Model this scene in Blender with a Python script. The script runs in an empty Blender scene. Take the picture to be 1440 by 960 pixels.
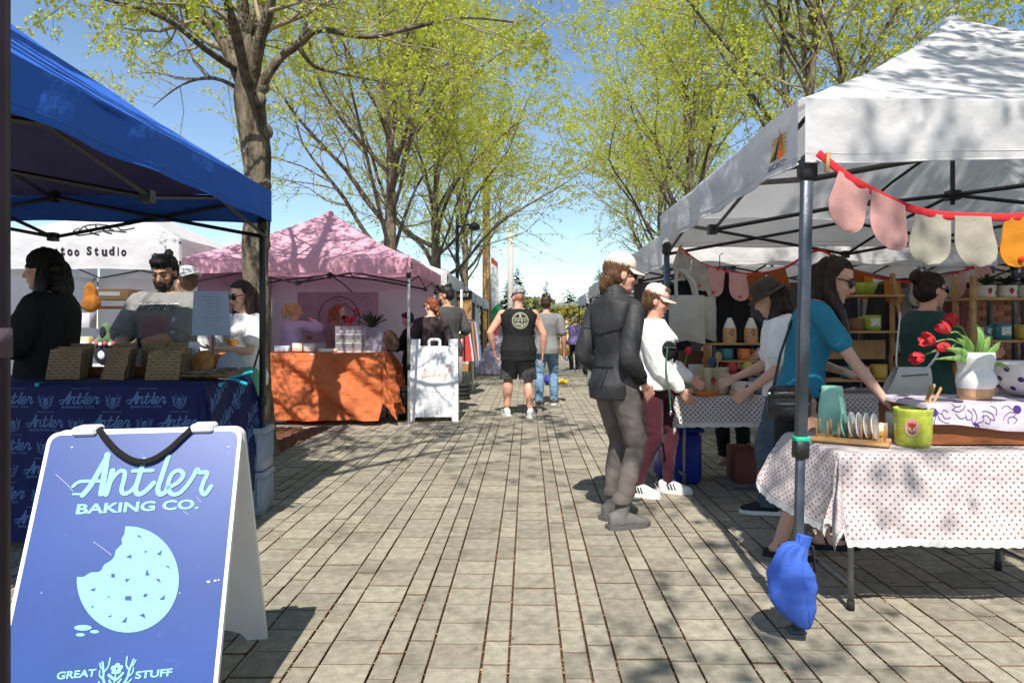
import bpy, bmesh, math, random
import numpy as np
from mathutils import Vector, Matrix, Quaternion, noise as mnoise
from mathutils.bvhtree import BVHTree
PI = math.pi
R = math.radians
rnd = random.Random(7)
sc = bpy.context.scene
col = sc.collection

# ---------------------------------------------------------------- camera, world, sun, exposure
cam_d = bpy.data.cameras.new('camera')
cam = bpy.data.objects.new('camera', cam_d)
col.objects.link(cam)
sc.camera = cam
cam.location = (0, 0, 1.3)
cam.rotation_euler = (R(90), 0, 0)
cam_d.sensor_width = 36
cam_d.lens = 24.0
cam_d.shift_x = -22 / 1440
cam_d.shift_y = -19 / 1440
cam_d.clip_start = 0.05
cam_d.clip_end = 3000

SUN_EL = 52.0
SUN_DIR = Vector((-0.03, -math.cos(R(SUN_EL)), math.sin(R(SUN_EL)))).normalized()
world = bpy.data.worlds.new('World')
sc.world = world
world.use_nodes = True
wt = world.node_tree
for n in list(wt.nodes):
    wt.nodes.remove(n)
w_out = wt.nodes.new('ShaderNodeOutputWorld')
w_bg = wt.nodes.new('ShaderNodeBackground')
w_sky = wt.nodes.new('ShaderNodeTexSky')
w_sky.sky_type = 'NISHITA'
w_sky.sun_disc = False
w_sky.sun_elevation = R(SUN_EL)
w_sky.sun_rotation = R(180)
w_sky.air_density = 1.0
w_sky.dust_density = 0.15
w_sky.ozone_density = 2.6
w_bg.inputs['Strength'].default_value = 0.122
# a few low cumulus clouds, all round the horizon
w_tc = wt.nodes.new('ShaderNodeTexCoord')
w_sep = wt.nodes.new('ShaderNodeSeparateXYZ')
w_map = wt.nodes.new('ShaderNodeMapping')
w_map.inputs['Scale'].default_value = (5.0, 5.0, 15.0)
w_noise = wt.nodes.new('ShaderNodeTexNoise')
w_noise.inputs['Scale'].default_value = 1.6
w_noise.inputs['Detail'].default_value = 6
w_r = wt.nodes.new('ShaderNodeMapRange')
w_r.inputs['From Min'].default_value = 0.58
w_r.inputs['From Max'].default_value = 0.74
w_b = wt.nodes.new('ShaderNodeValToRGB')
cr = w_b.color_ramp
cr.elements[0].position = 0.0
cr.elements[0].color = (0.5, 0.5, 0.5, 1)
cr.elements[1].position = 0.26
cr.elements[1].color = (0, 0, 0, 1)
e = cr.elements.new(0.1)
e.color = (0.8, 0.8, 0.8, 1)
w_mul = wt.nodes.new('ShaderNodeMath')
w_mul.operation = 'MULTIPLY'
w_mix = wt.nodes.new('ShaderNodeMixRGB')
w_mix.inputs['Color2'].default_value = (7.0, 7.2, 7.6, 1)
L = wt.links.new
L(w_tc.outputs['Generated'], w_map.inputs['Vector'])
L(w_map.outputs['Vector'], w_noise.inputs['Vector'])
L(w_noise.outputs['Fac'], w_r.inputs['Value'])
L(w_tc.outputs['Generated'], w_sep.inputs['Vector'])
L(w_sep.outputs['Z'], w_b.inputs['Fac'])
L(w_r.outputs['Result'], w_mul.inputs[0])
L(w_b.outputs['Color'], w_mul.inputs[1])
L(w_mul.outputs['Value'], w_mix.inputs['Fac'])
L(w_sky.outputs['Color'], w_mix.inputs['Color1'])
L(w_mix.outputs['Color'], w_bg.inputs['Color'])
L(w_bg.outputs['Background'], w_out.inputs['Surface'])

sun_d = bpy.data.lights.new('sun', 'SUN')
sun_d.energy = 5.0
sun_d.angle = R(0.5)
sun_d.color = (1.0, 0.95, 0.87)
sun = bpy.data.objects.new('sun', sun_d)
col.objects.link(sun)
sun.location = (0, -5, 30)
sun.rotation_euler = SUN_DIR.to_track_quat('Z', 'Y').to_euler()

sc.view_settings.view_transform = 'Standard'
sc.view_settings.look = 'None'
sc.view_settings.exposure = 0.52
sc.view_settings.gamma = 1.0

def at(px, py, Y):
    """a photo pixel at depth Y as a place in metres"""
    return Vector(((px - 742) * Y / 960, Y, 1.3 - (py - 461) * Y / 960))

def gx(px, Y):
    return (px - 742) * Y / 960

# ---------------------------------------------------------------- materials
MATS = {}

def M(name, c, rough=0.75, var=0.12, vs=5.0, bump=0.15, bs=70.0, metal=0.0, transl=0.0, spec=0.3,
      coat=0.0, stretch=(1, 1, 1), rand=0.0, trans=0.0, bdist=0.01, sheen=0.0, tcol=None, alpha=1.0):
    if name in MATS:
        return MATS[name]
    m = bpy.data.materials.new(name)
    m.use_nodes = True
    nt = m.node_tree
    ns, lk = nt.nodes, nt.links.new
    p = ns['Principled BSDF']
    out = ns['Material Output']
    tc = ns.new('ShaderNodeTexCoord')
    mp = ns.new('ShaderNodeMapping')
    mp.inputs['Scale'].default_value = stretch
    lk(tc.outputs['Object'], mp.inputs['Vector'])
    nz = ns.new('ShaderNodeTexNoise')
    nz.inputs['Scale'].default_value = vs
    nz.inputs['Detail'].default_value = 5
    lk(mp.outputs['Vector'], nz.inputs['Vector'])
    mr = ns.new('ShaderNodeMapRange')
    mr.inputs['From Min'].default_value = 0.3
    mr.inputs['From Max'].default_value = 0.7
    mr.inputs['To Min'].default_value = 1 - var
    mr.inputs['To Max'].default_value = 1 + var
    lk(nz.outputs['Fac'], mr.inputs['Value'])
    val = mr.outputs['Result']
    if rand:
        oi = ns.new('ShaderNodeObjectInfo')
        ge = ns.new('ShaderNodeNewGeometry')
        ad = ns.new('ShaderNodeMath')
        ad.operation = 'ADD'
        lk(oi.outputs['Random'], ad.inputs[0])
        lk(ge.outputs['Random Per Island'], ad.inputs[1])
        fr = ns.new('ShaderNodeMath')
        fr.operation = 'FRACT'
        lk(ad.outputs[0], fr.inputs[0])
        m2 = ns.new('ShaderNodeMapRange')
        m2.inputs['To Min'].default_value = 1 - rand
        m2.inputs['To Max'].default_value = 1 + rand
        lk(fr.outputs[0], m2.inputs['Value'])
        mm = ns.new('ShaderNodeMath')
        mm.operation = 'MULTIPLY'
        lk(val, mm.inputs[0])
        lk(m2.outputs['Result'], mm.inputs[1])
        val = mm.outputs[0]
    hs = ns.new('ShaderNodeHueSaturation')
    hs.inputs['Color'].default_value = (*c, 1)
    lk(val, hs.inputs['Value'])
    lk(hs.outputs['Color'], p.inputs['Base Color'])
    p.inputs['Roughness'].default_value = rough
    p.inputs['Metallic'].default_value = metal
    p.inputs['Specular IOR Level'].default_value = spec
    p.inputs['Coat Weight'].default_value = coat
    p.inputs['Transmission Weight'].default_value = trans
    p.inputs['Alpha'].default_value = alpha
    p.inputs['Sheen Weight'].default_value = sheen
    if bump:
        nb = ns.new('ShaderNodeTexNoise')
        nb.inputs['Scale'].default_value = bs
        nb.inputs['Detail'].default_value = 4
        lk(mp.outputs['Vector'], nb.inputs['Vector'])
        bp = ns.new('ShaderNodeBump')
        bp.inputs['Strength'].default_value = min(1, bump * 2)
        bp.inputs['Distance'].default_value = bdist
        lk(nb.outputs['Fac'], bp.inputs['Height'])
        lk(bp.outputs['Normal'], p.inputs['Normal'])
    if transl:
        tr = ns.new('ShaderNodeBsdfTranslucent')
        if tcol:
            tr.inputs['Color'].default_value = (*tcol, 1)
        else:
            lk(hs.outputs['Color'], tr.inputs['Color'])
        mx = ns.new('ShaderNodeMixShader')
        mx.inputs[0].default_value = transl
        lk(p.outputs[0], mx.inputs[1])
        lk(tr.outputs[0], mx.inputs[2])
        lk(mx.outputs[0], out.inputs['Surface'])
    MATS[name] = m
    return m

def dots(name, base, dot, pitch, rad, dot2=None, transl=0.15):
    """cloth with a small printed repeat, laid on the cloth's own UV in metres"""
    if name in MATS:
        return MATS[name]
    m = M(name, base, rough=0.85, var=0.05, vs=9, bump=0.25, bs=18, bdist=0.02, transl=transl)
    nt = m.node_tree
    ns, lk = nt.nodes, nt.links.new
    p = ns['Principled BSDF']
    uv = ns.new('ShaderNodeUVMap')
    sep = None
    masks = []
    for k in (0, 1):
        mp = ns.new('ShaderNodeMapping')
        mp.inputs['Scale'].default_value = (1 / pitch, 1 / pitch, 1)
        mp.inputs['Location'].default_value = (0.5 * k, 0.5 * k, 0)
        lk(uv.outputs['UV'], mp.inputs['Vector'])
        fr = ns.new('ShaderNodeVectorMath')
        fr.operation = 'FRACTION'
        lk(mp.outputs['Vector'], fr.inputs[0])
        sb = ns.new('ShaderNodeVectorMath')
        sb.operation = 'SUBTRACT'
        sb.inputs[1].default_value = (0.5, 0.5, 0)
        lk(fr.outputs[0], sb.inputs[0])
        ln = ns.new('ShaderNodeVectorMath')
        ln.operation = 'LENGTH'
        lk(sb.outputs[0], ln.inputs[0])
        masks.append(ln.outputs['Value'])
    mn = ns.new('ShaderNodeMath')
    mn.operation = 'MINIMUM'
    lk(masks[0], mn.inputs[0])
    lk(masks[1], mn.inputs[1])
    lt = ns.new('ShaderNodeMath')
    lt.operation = 'LESS_THAN'
    lt.inputs[1].default_value = rad
    lk(mn.outputs[0], lt.inputs[0])
    mix = ns.new('ShaderNodeMixRGB')
    lk(lt.outputs[0], mix.inputs['Fac'])
    old = p.inputs['Base Color'].links[0].from_socket
    lk(old, mix.inputs['Color1'])
    mix.inputs['Color2'].default_value = (*dot, 1)
    lk(mix.outputs[0], p.inputs['Base Color'])
    return m

# ---------------------------------------------------------------- mesh builder
def rotm(a, b, c):
    from mathutils import Euler
    return Euler((R(a), R(b), R(c))).to_matrix()

def frame_z(d):
    d = Vector(d).normalized()
    return d.to_track_quat('Z', 'Y').to_matrix()

class MB:
    def __init__(s):
        s.v, s.f, s.uv, s.mi, s.cur = [], [], {}, [], 0

    def add(s, vs, fs):
        b = len(s.v)
        s.v.extend([tuple(x) for x in vs])
        for f in fs:
            s.f.append(tuple(b + i for i in f))
            s.mi.append(s.cur)
        return b

    def box(s, c, d, rot=None, bev=0.0):
        c = Vector(c)
        hx, hy, hz = d[0] / 2, d[1] / 2, d[2] / 2
        if bev <= 0:
            vs = [Vector((x * hx, y * hy, z * hz)) for z in (-1, 1) for y in (-1, 1) for x in (-1, 1)]
            fs = [(0, 2, 3, 1), (4, 5, 7, 6), (0, 1, 5, 4), (2, 6, 7, 3), (0, 4, 6, 2), (1, 3, 7, 5)]
        else:
            b = min(bev, hx * .9, hy * .9, hz * .9)
            ring = [(-hx + b, -hy), (hx - b, -hy), (hx, -hy + b), (hx, hy - b), (hx - b, hy), (-hx + b, hy), (-hx, hy - b), (-hx, -hy + b)]
            inn = [(-hx + b, -hy + b), (hx - b, -hy + b), (hx - b, -hy + b), (hx - b, hy - b), (hx - b, hy - b), (-hx + b, hy - b), (-hx + b, hy - b), (-hx + b, -hy + b)]
            vs = [Vector((x, y, -hz)) for x, y in [inn[0], inn[2], inn[4], inn[6]]]
            vs += [Vector((x, y, -hz + b)) for x, y in ring] + [Vector((x, y, hz - b)) for x, y in ring]
            vs += [Vector((x, y, hz)) for x, y in [inn[0], inn[2], inn[4], inn[6]]]
            fs = [(3, 2, 1, 0), (20, 21, 22, 23)]
            for i in range(8):
                j = (i + 1) % 8
                fs.append((4 + i, 4 + j, 12 + j, 12 + i))
            for k in range(4):
                i0, i1 = (2 * k) % 8, (2 * k + 1) % 8
                pk = (2 * k - 1) % 8
                fs.append((k, (k + 1) % 4, 4 + i1, 4 + i0))
                fs.append((20 + (k + 1) % 4, 20 + k, 12 + i0, 12 + i1))
                fs.append((k, 4 + i0, 4 + pk))
                fs.append((20 + k, 12 + pk, 12 + i0))
        if rot is not None:
            vs = [rot @ x for x in vs]
        s.add([x + c for x in vs], fs)
        return s

    def tube(s, pts, rad, seg=8, caps=True, flat=1.0, up=None):
        pts = [Vector(p) for p in pts]
        n = len(pts)
        if not hasattr(rad, '__len__'):
            rad = [rad] * n
        vs = []
        t0 = (pts[1] - pts[0]).normalized()
        u = Vector(up) if up is not None else (Vector((0, 0, 1)) if abs(t0.z) < .9 else Vector((0, 1, 0)))
        for i in range(n):
            t = (pts[min(i + 1, n - 1)] - pts[max(i - 1, 0)])
            t = t.normalized() if t.length > 1e-9 else t0
            a = t.cross(u)
            a = a.normalized() if a.length > 1e-6 else t.orthogonal().normalized()
            b = a.cross(t).normalized()
            u = b if up is None else u
            for k in range(seg):
                an = 2 * PI * k / seg
                vs.append(pts[i] + a * (math.cos(an) * rad[i]) + b * (math.sin(an) * rad[i] * flat))
        fs = []
        for i in range(n - 1):
            for k in range(seg):
                q = (k + 1) % seg
                fs.append((i * seg + k, i * seg + q, (i + 1) * seg + q, (i + 1) * seg + k))
        if caps:
            fs.append(tuple(range(seg))[::-1])
            fs.append(tuple((n - 1) * seg + k for k in range(seg)))
        s.add(vs, fs)
        return s

    def capsule(s, p0, p1, r0, r1, seg=10):
        """tapered limb with rounded ends"""
        p0, p1 = Vector(p0), Vector(p1)
        d = (p1 - p0)
        d = d.normalized() if d.length > 1e-6 else Vector((0, 0, 1))
        pts, rr = [], []
        for a in (85, 55, 25, 0):
            pts.append(p0 - d * r0 * math.sin(R(a)))
            rr.append(r0 * math.cos(R(a)))
        for a in (0, 25, 55, 85):
            pts.append(p1 + d * r1 * math.sin(R(a)))
            rr.append(r1 * math.cos(R(a)))
        s.tube(pts, rr, seg)
        return s

    def chain(s, pts, rad, seg=12):
        """smooth limb through several radii, rounded ends"""
        pts = [Vector(p) for p in pts]
        q, rr = smooth_path(pts, rad, 4)
        d0 = (q[0] - q[1]).normalized()
        d1 = (q[-1] - q[-2]).normalized()
        a, ra = [], []
        for an in (85, 50, 20):
            a.append(q[0] + d0 * rr[0] * math.sin(R(an)))
            ra.append(rr[0] * math.cos(R(an)))
        e_, re_ = [], []
        for an in (20, 50, 85):
            e_.append(q[-1] + d1 * rr[-1] * math.sin(R(an)))
            re_.append(rr[-1] * math.cos(R(an)))
        s.tube(a + q + e_, ra + rr + re_, seg)
        return s

    def ell(s, c, r, m=None, nu=14, nv=9):
        c = Vector(c)
        vs, fs = [], []
        for j in range(1, nv):
            th = PI * j / nv
            for i in range(nu):
                ph = 2 * PI * i / nu
                vs.append(Vector((r[0] * math.sin(th) * math.cos(ph), r[1] * math.sin(th) * math.sin(ph), r[2] * math.cos(th))))
        vs.append(Vector((0, 0, r[2])))
        vs.append(Vector((0, 0, -r[2])))
        for j in range(nv - 2):
            for i in range(nu):
                q = (i + 1) % nu
                fs.append((j * nu + i, (j + 1) * nu + i, (j + 1) * nu + q, j * nu + q))
        t, b = (nv - 1) * nu, (nv - 1) * nu + 1
        for i in range(nu):
            q = (i + 1) % nu
            fs.append((t, i, q))
            fs.append((b, (nv - 2) * nu + q, (nv - 2) * nu + i))
        if m is not None:
            vs = [m @ x for x in vs]
        s.add([x + c for x in vs], fs)
        return s

    def loft(s, secs):
        """secs: list of (centre, right axis * half width, front axis * half depth); closed ends"""
        n, seg = len(secs), 18
        vs, fs = [], []
        for c, a, b in secs:
            for k in range(seg):
                an = 2 * PI * k / seg
                ca, sa = math.cos(an), math.sin(an)
                ca = math.copysign(abs(ca) ** .85, ca)
                sa = math.copysign(abs(sa) ** .85, sa)
                vs.append(c + a * ca + b * sa)
        for i in range(n - 1):
            for k in range(seg):
                q = (k + 1) % seg
                fs.append((i * seg + k, i * seg + q, (i + 1) * seg + q, (i + 1) * seg + k))
        fs.append(tuple(range(seg))[::-1])
        fs.append(tuple((n - 1) * seg + k for k in range(seg)))
        s.add(vs, fs)
        return s

    def lathe(s, prof, seg=20, c=(0, 0, 0), sx=1.0, sy=1.0, close=True):
        c = Vector(c)
        vs, fs = [], []
        n = len(prof)
        for r, z in prof:
            for k in range(seg):
                an = 2 * PI * k / seg
                vs.append(c + Vector((math.cos(an) * r * sx, math.sin(an) * r * sy, z)))
        for i in range(n - 1):
            for k in range(seg):
                q = (k + 1) % seg
                fs.append((i * seg + k, i * seg + q, (i + 1) * seg + q, (i + 1) * seg + k))
        if close:
            fs.append(tuple(range(seg))[::-1])
            fs.append(tuple((n - 1) * seg + k for k in range(seg)))
        s.add(vs, fs)
        return s

    def prism(s, poly, m, depth):
        """2D polygon extruded by depth along the local -z of matrix m (4x4); the face lies at z = 0"""
        n = len(poly)
        vs = [m @ Vector((x, y, 0)) for x, y in poly] + [m @ Vector((x, y, -depth)) for x, y in poly]
        fs = [tuple(range(n)), tuple(range(n, 2 * n))[::-1]]
        for i in range(n):
            j = (i + 1) % n
            fs.append((i, n + i, n + j, j))
        s.add(vs, fs)
        return s

    def grid(s, fn, nu, nv, uvf=None):
        vs, uvs = [], []
        for j in range(nv + 1):
            for i in range(nu + 1):
                vs.append(Vector(fn(i / nu, j / nv)))
                if uvf:
                    uvs.append(uvf(i / nu, j / nv))
        fs = []
        for j in range(nv):
            for i in range(nu):
                a = j * (nu + 1) + i
                fs.append((a, a + 1, a + nu + 2, a + nu + 1))
        b = s.add(vs, fs)
        for k, u in enumerate(uvs):
            s.uv[b + k] = u
        return s

    def build(s, name, mat, parent=None, smooth=True, kind=None, label=None, auto=None):
        me = bpy.data.meshes.new(name)
        me.from_pydata(s.v, [], s.f)
        mats = mat if isinstance(mat, (list, tuple)) else [mat]
        for m_ in mats:
            me.materials.append(m_)
        if len(mats) > 1:
            me.polygons.foreach_set('material_index', s.mi)
        if s.uv:
            ul = me.uv_layers.new(name='UVMap')
            idx = np.empty(len(me.loops), dtype=np.int32)
            me.loops.foreach_get('vertex_index', idx)
            ul.data.foreach_set('uv', np.array([s.uv.get(int(i), (0, 0)) for i in idx], dtype=np.float32).ravel())
        if smooth:
            me.polygons.foreach_set('use_smooth', [True] * len(me.polygons))
            if auto:
                me.set_sharp_from_angle(angle=R(auto))
        me.update()
        o = bpy.data.objects.new(name, me)
        col.objects.link(o)
        if parent is not None:
            o.parent = parent
        if kind:
            o['kind'] = kind
        if label:
            o['label'] = label
        return o

def smooth_path(pts, rad, k):
    pts = [Vector(p) for p in pts]
    if not hasattr(rad, '__len__'):
        rad = [rad] * len(pts)
    q, rr = [], []
    n = len(pts)
    for i in range(n - 1):
        p0, p1, p2, p3 = pts[max(i - 1, 0)], pts[i], pts[i + 1], pts[min(i + 2, n - 1)]
        for j in range(k):
            t = j / k
            q.append(0.5 * ((2 * p1) + (p2 - p0) * t + (2 * p0 - 5 * p1 + 4 * p2 - p3) * t * t + (3 * p1 - p0 - 3 * p2 + p3) * t ** 3))
            rr.append(rad[i] * (1 - t) + rad[i + 1] * t)
    q.append(pts[-1])
    rr.append(rad[-1])
    return q, rr

def tag(o, label, cat, group=None, kind=None):
    o['label'] = label
    o['category'] = cat
    if group:
        o['group'] = group
    if kind:
        o['kind'] = kind
    return o

def thing(name, label, cat, loc=(0, 0, 0), rz=0.0, group=None):
    o = bpy.data.objects.new(name, None)
    o.empty_display_size = .1
    col.objects.link(o)
    o.location = loc
    o.rotation_euler = (0, 0, R(rz))
    return tag(o, label, cat, group)

def struct(o):
    o['kind'] = 'structure'
    return o

def children(o):
    return [c for c in col.objects if c.parent == o]

def copy_tree(o, kids, loc=None, rz=None, label=None):
    """kids: nested list [(child, [(grandchild, [])])]"""
    c = o.copy()
    col.objects.link(c)
    if loc is not None:
        c.location = loc
    if rz is not None:
        c.rotation_euler = (0, 0, R(rz))
    if label:
        c['label'] = label
    def rec(par, ks):
        for k, sub in ks:
            d = k.copy()
            col.objects.link(d)
            d.parent = par
            rec(d, sub)
    rec(c, kids)
    return c

# flat lettering -------------------------------------------------------------
TXT = {}

def text_geo(s, bold=0.0):
    key = (s, bold)
    if key not in TXT:
        cu = bpy.data.curves.new('lettering', 'FONT')
        cu.body = s
        cu.size = 1.0
        cu.offset = bold
        cu.resolution_u = 3
        cu.align_x = 'CENTER'
        o = bpy.data.objects.new('lettering', cu)
        col.objects.link(o)
        dg = bpy.context.evaluated_depsgraph_get()
        me = bpy.data.meshes.new_from_object(o.evaluated_get(dg))
        vs = [v.co.copy() for v in me.vertices]
        fs = [tuple(p.vertices) for p in me.polygons]
        bpy.data.objects.remove(o)
        bpy.data.curves.remove(cu)
        bpy.data.meshes.remove(me)
        TXT[key] = (vs, fs)
    return TXT[key]

def put_text(mb, s, m, width, height=None, bold=0.0, shear=0.0):
    """centre of the baseline at the matrix's origin"""
    vs, fs = text_geo(s, bold)
    x0, x1 = min(v.x for v in vs), max(v.x for v in vs)
    y1 = max(v.y for v in vs)
    k = width / (x1 - x0)
    ky = k if height is None else height / y1
    cx = (x0 + x1) / 2
    mb.add([m @ Vector(((v.x - cx) * k + shear * v.y * ky, v.y * ky, 0)) for v in vs], fs)

def stroke(mb, pts, w, m, dz=0.0, k=6, cap=True):
    """a brush stroke: flat ribbon of width w with round ends, in the xy plane of m"""
    q, rr = smooth_path([Vector((x, y, 0)) for x, y in pts], w, k) if len(pts) > 2 else ([Vector((x, y, 0)) for x, y in pts], [w] * 2)
    n = len(q)
    left, right = [], []
    for i in range(n):
        t = (q[min(i + 1, n - 1)] - q[max(i - 1, 0)]).normalized()
        nn = Vector((-t.y, t.x, 0)) * (rr[i] / 2)
        left.append(q[i] + nn)
        right.append(q[i] - nn)
    vs = left + right
    fs = [(i, n + i, n + i + 1, i + 1) for i in range(n - 1)]
    b = mb.add([m @ (v + Vector((0, 0, dz))) for v in vs], fs)
    if cap:
        for i, sgn in ((0, -1), (n - 1, 1)):
            t = (q[min(i + 1, n - 1)] - q[max(i - 1, 0)]).normalized() * sgn
            nn = Vector((-t.y, t.x, 0))
            arc = [q[i] + (nn * math.cos(a) + t * math.sin(a)) * (rr[i] / 2) for a in [PI * j / 6 for j in range(7)]]
            mb.add([m @ (v + Vector((0, 0, dz))) for v in arc], [tuple(range(7))])

def project(mb, target, d, off, dist=2.0):
    """lay flat lettering onto a curved surface: every point slides along d until it meets the target"""
    me = target.data
    bvh = BVHTree.FromPolygons([v.co for v in me.vertices], [tuple(p.vertices) for p in me.polygons])
    d = Vector(d).normalized()
    out, ok = [], []
    for v in mb.v:
        o_ = Vector(v) - d * dist
        hit, nor, idx, ds = bvh.ray_cast(o_, d, dist * 2)
        ok.append(hit is not None)
        out.append(tuple((hit - d * off) if hit is not None else Vector(v)))
    mb.v = out
    mb.f = [f for f in mb.f if all(ok[i] for i in f)]
    mb.mi = [0] * len(mb.f)
# ================================================================ SETTING
# ---------------- ground, pavement, pavers
g = MB()
g.grid(lambda u, v: (-900 + 1800 * u, -60 + 1500 * v, -0.09), 12, 12)
struct(g.build('ground', M('asphalt', (0.075, 0.075, 0.07), rough=.9, var=.2, vs=.6, bump=.2, bs=40)))
g = MB()
g.box((0, 16.0, -0.041), (17.0, 40.0, 0.05))
pavement = struct(g.build('pavement', M('joint_sand', (0.12, 0.062, 0.034), rough=1, var=.6, vs=30, bump=.5, bs=200), smooth=False))
pav_mat = M('concrete_paver', (0.285, 0.258, 0.20), rough=.92, var=.2, vs=26, bump=.5, bs=140, rand=.17, spec=.15, bdist=.004)
# a second, finer speckle in the concrete
def speckle(m, c, scale, lo, hi):
    nt = m.node_tree
    ns, lk = nt.nodes, nt.links.new
    p = ns['Principled BSDF']
    tc = ns.new('ShaderNodeNewGeometry')
    nz = ns.new('ShaderNodeTexNoise')
    nz.inputs['Scale'].default_value = scale
    nz.inputs['Detail'].default_value = 3
    nz.inputs['Roughness'].default_value = .7
    lk(tc.outputs['Position'], nz.inputs['Vector'])
    mr = ns.new('ShaderNodeMapRange')
    mr.inputs['From Min'].default_value = lo
    mr.inputs['From Max'].default_value = hi
    lk(nz.outputs['Fac'], mr.inputs['Value'])
    mix = ns.new('ShaderNodeMixRGB')
    lk(mr.outputs['Result'], mix.inputs['Fac'])
    old = p.inputs['Base Color'].links[0].from_socket
    lk(old, mix.inputs['Color1'])
    mix.inputs['Color2'].default_value = (*c, 1)
    lk(mix.outputs[0], p.inputs['Base Color'])
speckle(pav_mat, (0.42, 0.39, 0.33), 95, .62, .72)
speckle(pav_mat, (0.11, 0.10, 0.085), 60, .64, .76)
speckle(pav_mat, (0.15, 0.135, 0.11), 3.1, .54, .74)
speckle(pav_mat, (0.12, 0.105, 0.085), 11, .66, .74)
U, JW, JT = 0.1047, 0.0068, 0.0042
PL = 0.2015
cols_x = []
x = -0.596 - 0.733 * 10
pat = [1, 1, 2, 1, 2]
while x < 7.6:
    for k in pat:
        cols_x.append((x, k))
        x += U * k
soil = M('paver_edge_soil', (.15, .095, .058), rough=1, var=.5, vs=60, bump=.4, bs=200)
def soil_sides(me):
    me.materials.clear()
    me.materials.append(pav_mat)
    me.materials.append(soil)
    nz = np.empty(len(me.polygons) * 3, np.float32)
    me.polygons.foreach_get('normal', nz)
    me.polygons.foreach_set('material_index', (nz.reshape(-1, 3)[:, 2] < .9).astype(np.int32))
    me.update()
paver_mesh = {}
for k in (1, 2):
    b = MB()
    b.box((0, 0, 0), (U * k - JW, PL - JT, .06), bev=.0022)
    me_o = b.build('paver', pav_mat, smooth=False)
    paver_mesh[k] = me_o.data
    soil_sides(me_o.data)
    bpy.data.objects.remove(me_o)
cand = []
rp = random.Random(3)
for ci, (x0, k) in enumerate(cols_x):
    w = U * k
    yo = rp.uniform(0, PL)
    y = -3.0 + yo
    far = 33.5
    while y < far:
        xc, yc = x0 + w / 2, y + PL / 2
        zz = -0.03 + rp.uniform(-.0025, .0025)
        cand.append((xc, yc, zz, k, rp.uniform(-.006, .006), rp.uniform(-.006, .006)))
        y += PL
pit = (-3.55, -2.56, 6.5, 8.9)
cand = [c for c in cand if not (pit[0] < c[0] < pit[1] and pit[2] < c[1] < pit[3])]

def pav_seen(c):
    px, py = 742 + 960 * c[0] / c[1] if c[1] > .5 else -999, 461 + 1248 / c[1] if c[1] > .5 else 9999
    if not (300 < px < 1440 and py < 958):
        return 0
    if px < 380 and py < 900:
        return 0
    if c[0] > 1.25 and 3.7 < c[1] < 5.6:
        return 0
    return c[3] / c[1] ** 3
order = sorted(range(len(cand)), key=lambda i: -pav_seen(cand[i]))
single = set(order[:296])
b = MB()
for i, (xc, yc, zz, k, a, r_) in enumerate(cand):
    if i in single:
        o = bpy.data.objects.new('paver', paver_mesh[k])
        col.objects.link(o)
        o.parent = pavement
        o.location = (xc, yc, zz)
        o.rotation_euler = (a, r_, 0)
    elif yc < 9:
        b.box((xc, yc, zz), (U * k - JW, PL - JT, .06), rot=Matrix(((1, 0, r_), (0, 1, -a), (-r_, a, 1))), bev=.0022)
    else:
        hx, hy = (U * k - JW) / 2, (PL - JT) / 2
        zt = zz + .03
        b.add([(xc - hx, yc - hy, zt + r_ * .05), (xc + hx, yc - hy, zt - r_ * .05), (xc + hx, yc + hy, zt - r_ * .05), (xc - hx, yc + hy, zt + r_ * .05),
               (xc - hx, yc - hy, zt - .04), (xc + hx, yc - hy, zt - .04), (xc + hx, yc + hy, zt - .04), (xc - hx, yc + hy, zt - .04)],
              [(0, 1, 2, 3), (0, 4, 5, 1), (1, 5, 6, 2), (2, 6, 7, 3), (3, 7, 4, 0)])
soil_sides(b.build('paver', pav_mat, pavement, smooth=False, kind='stuff').data)
# fallen blossom and bud scales caught in the long joints
b = MB()
rb = random.Random(11)
for i in range(11000):
    x0, k = rb.choice(cols_x)
    if abs(x0) > 3:
        continue
    yy = 2.1 + 9 * rb.random() ** 1.8
    s_ = rb.uniform(.002, .0085)
    px_ = x0 + rb.gauss(0, .003)
    a = rb.uniform(0, PI)
    z = rb.uniform(-.006, .001)
    u_ = Vector((math.cos(a), math.sin(a), rb.uniform(-.3, .3))) * s_
    v_ = Vector((-math.sin(a), math.cos(a), 0)) * s_ * .6
    c = Vector((px_, yy, z))
    b.add([c - u_, c + v_, c + u_, c - v_], [(0, 1, 2, 3)])
for i in range(1500):
    yy = 2.1 + 12 * rb.random() ** 1.6
    c = Vector((rb.uniform(-2.5, 3), yy, .0035))
    s_ = rb.uniform(.0015, .004)
    a = rb.uniform(0, PI)
    u_ = Vector((math.cos(a), math.sin(a), .1)) * s_
    v_ = Vector((-math.sin(a), math.cos(a), 0)) * s_ * .6
    b.add([c - u_, c + v_, c + u_, c - v_], [(0, 1, 2, 3)])
o = b.build('debris', M('bud_scales', (0.42, 0.22, 0.08), rough=.9, rand=.5), smooth=False, kind='stuff')
tag(o, 'small tan bud scales and petals caught in the paver joints', 'debris', kind='stuff')
# mulch round the nearest tree
b = MB()
b.grid(lambda u, v: (pit[0] + (pit[1] - pit[0]) * u, pit[2] + (pit[3] - pit[2]) * v, .004 + .03 * mnoise.noise((u * 14, v * 26, 1)) + .02 * mnoise.noise((u * 50, v * 90, 4))), 40, 70)
struct(b.build('tree_pit', M('mulch', (0.13, 0.055, 0.03), rough=1, var=.5, vs=40, bump=.8, bs=120)))

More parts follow.
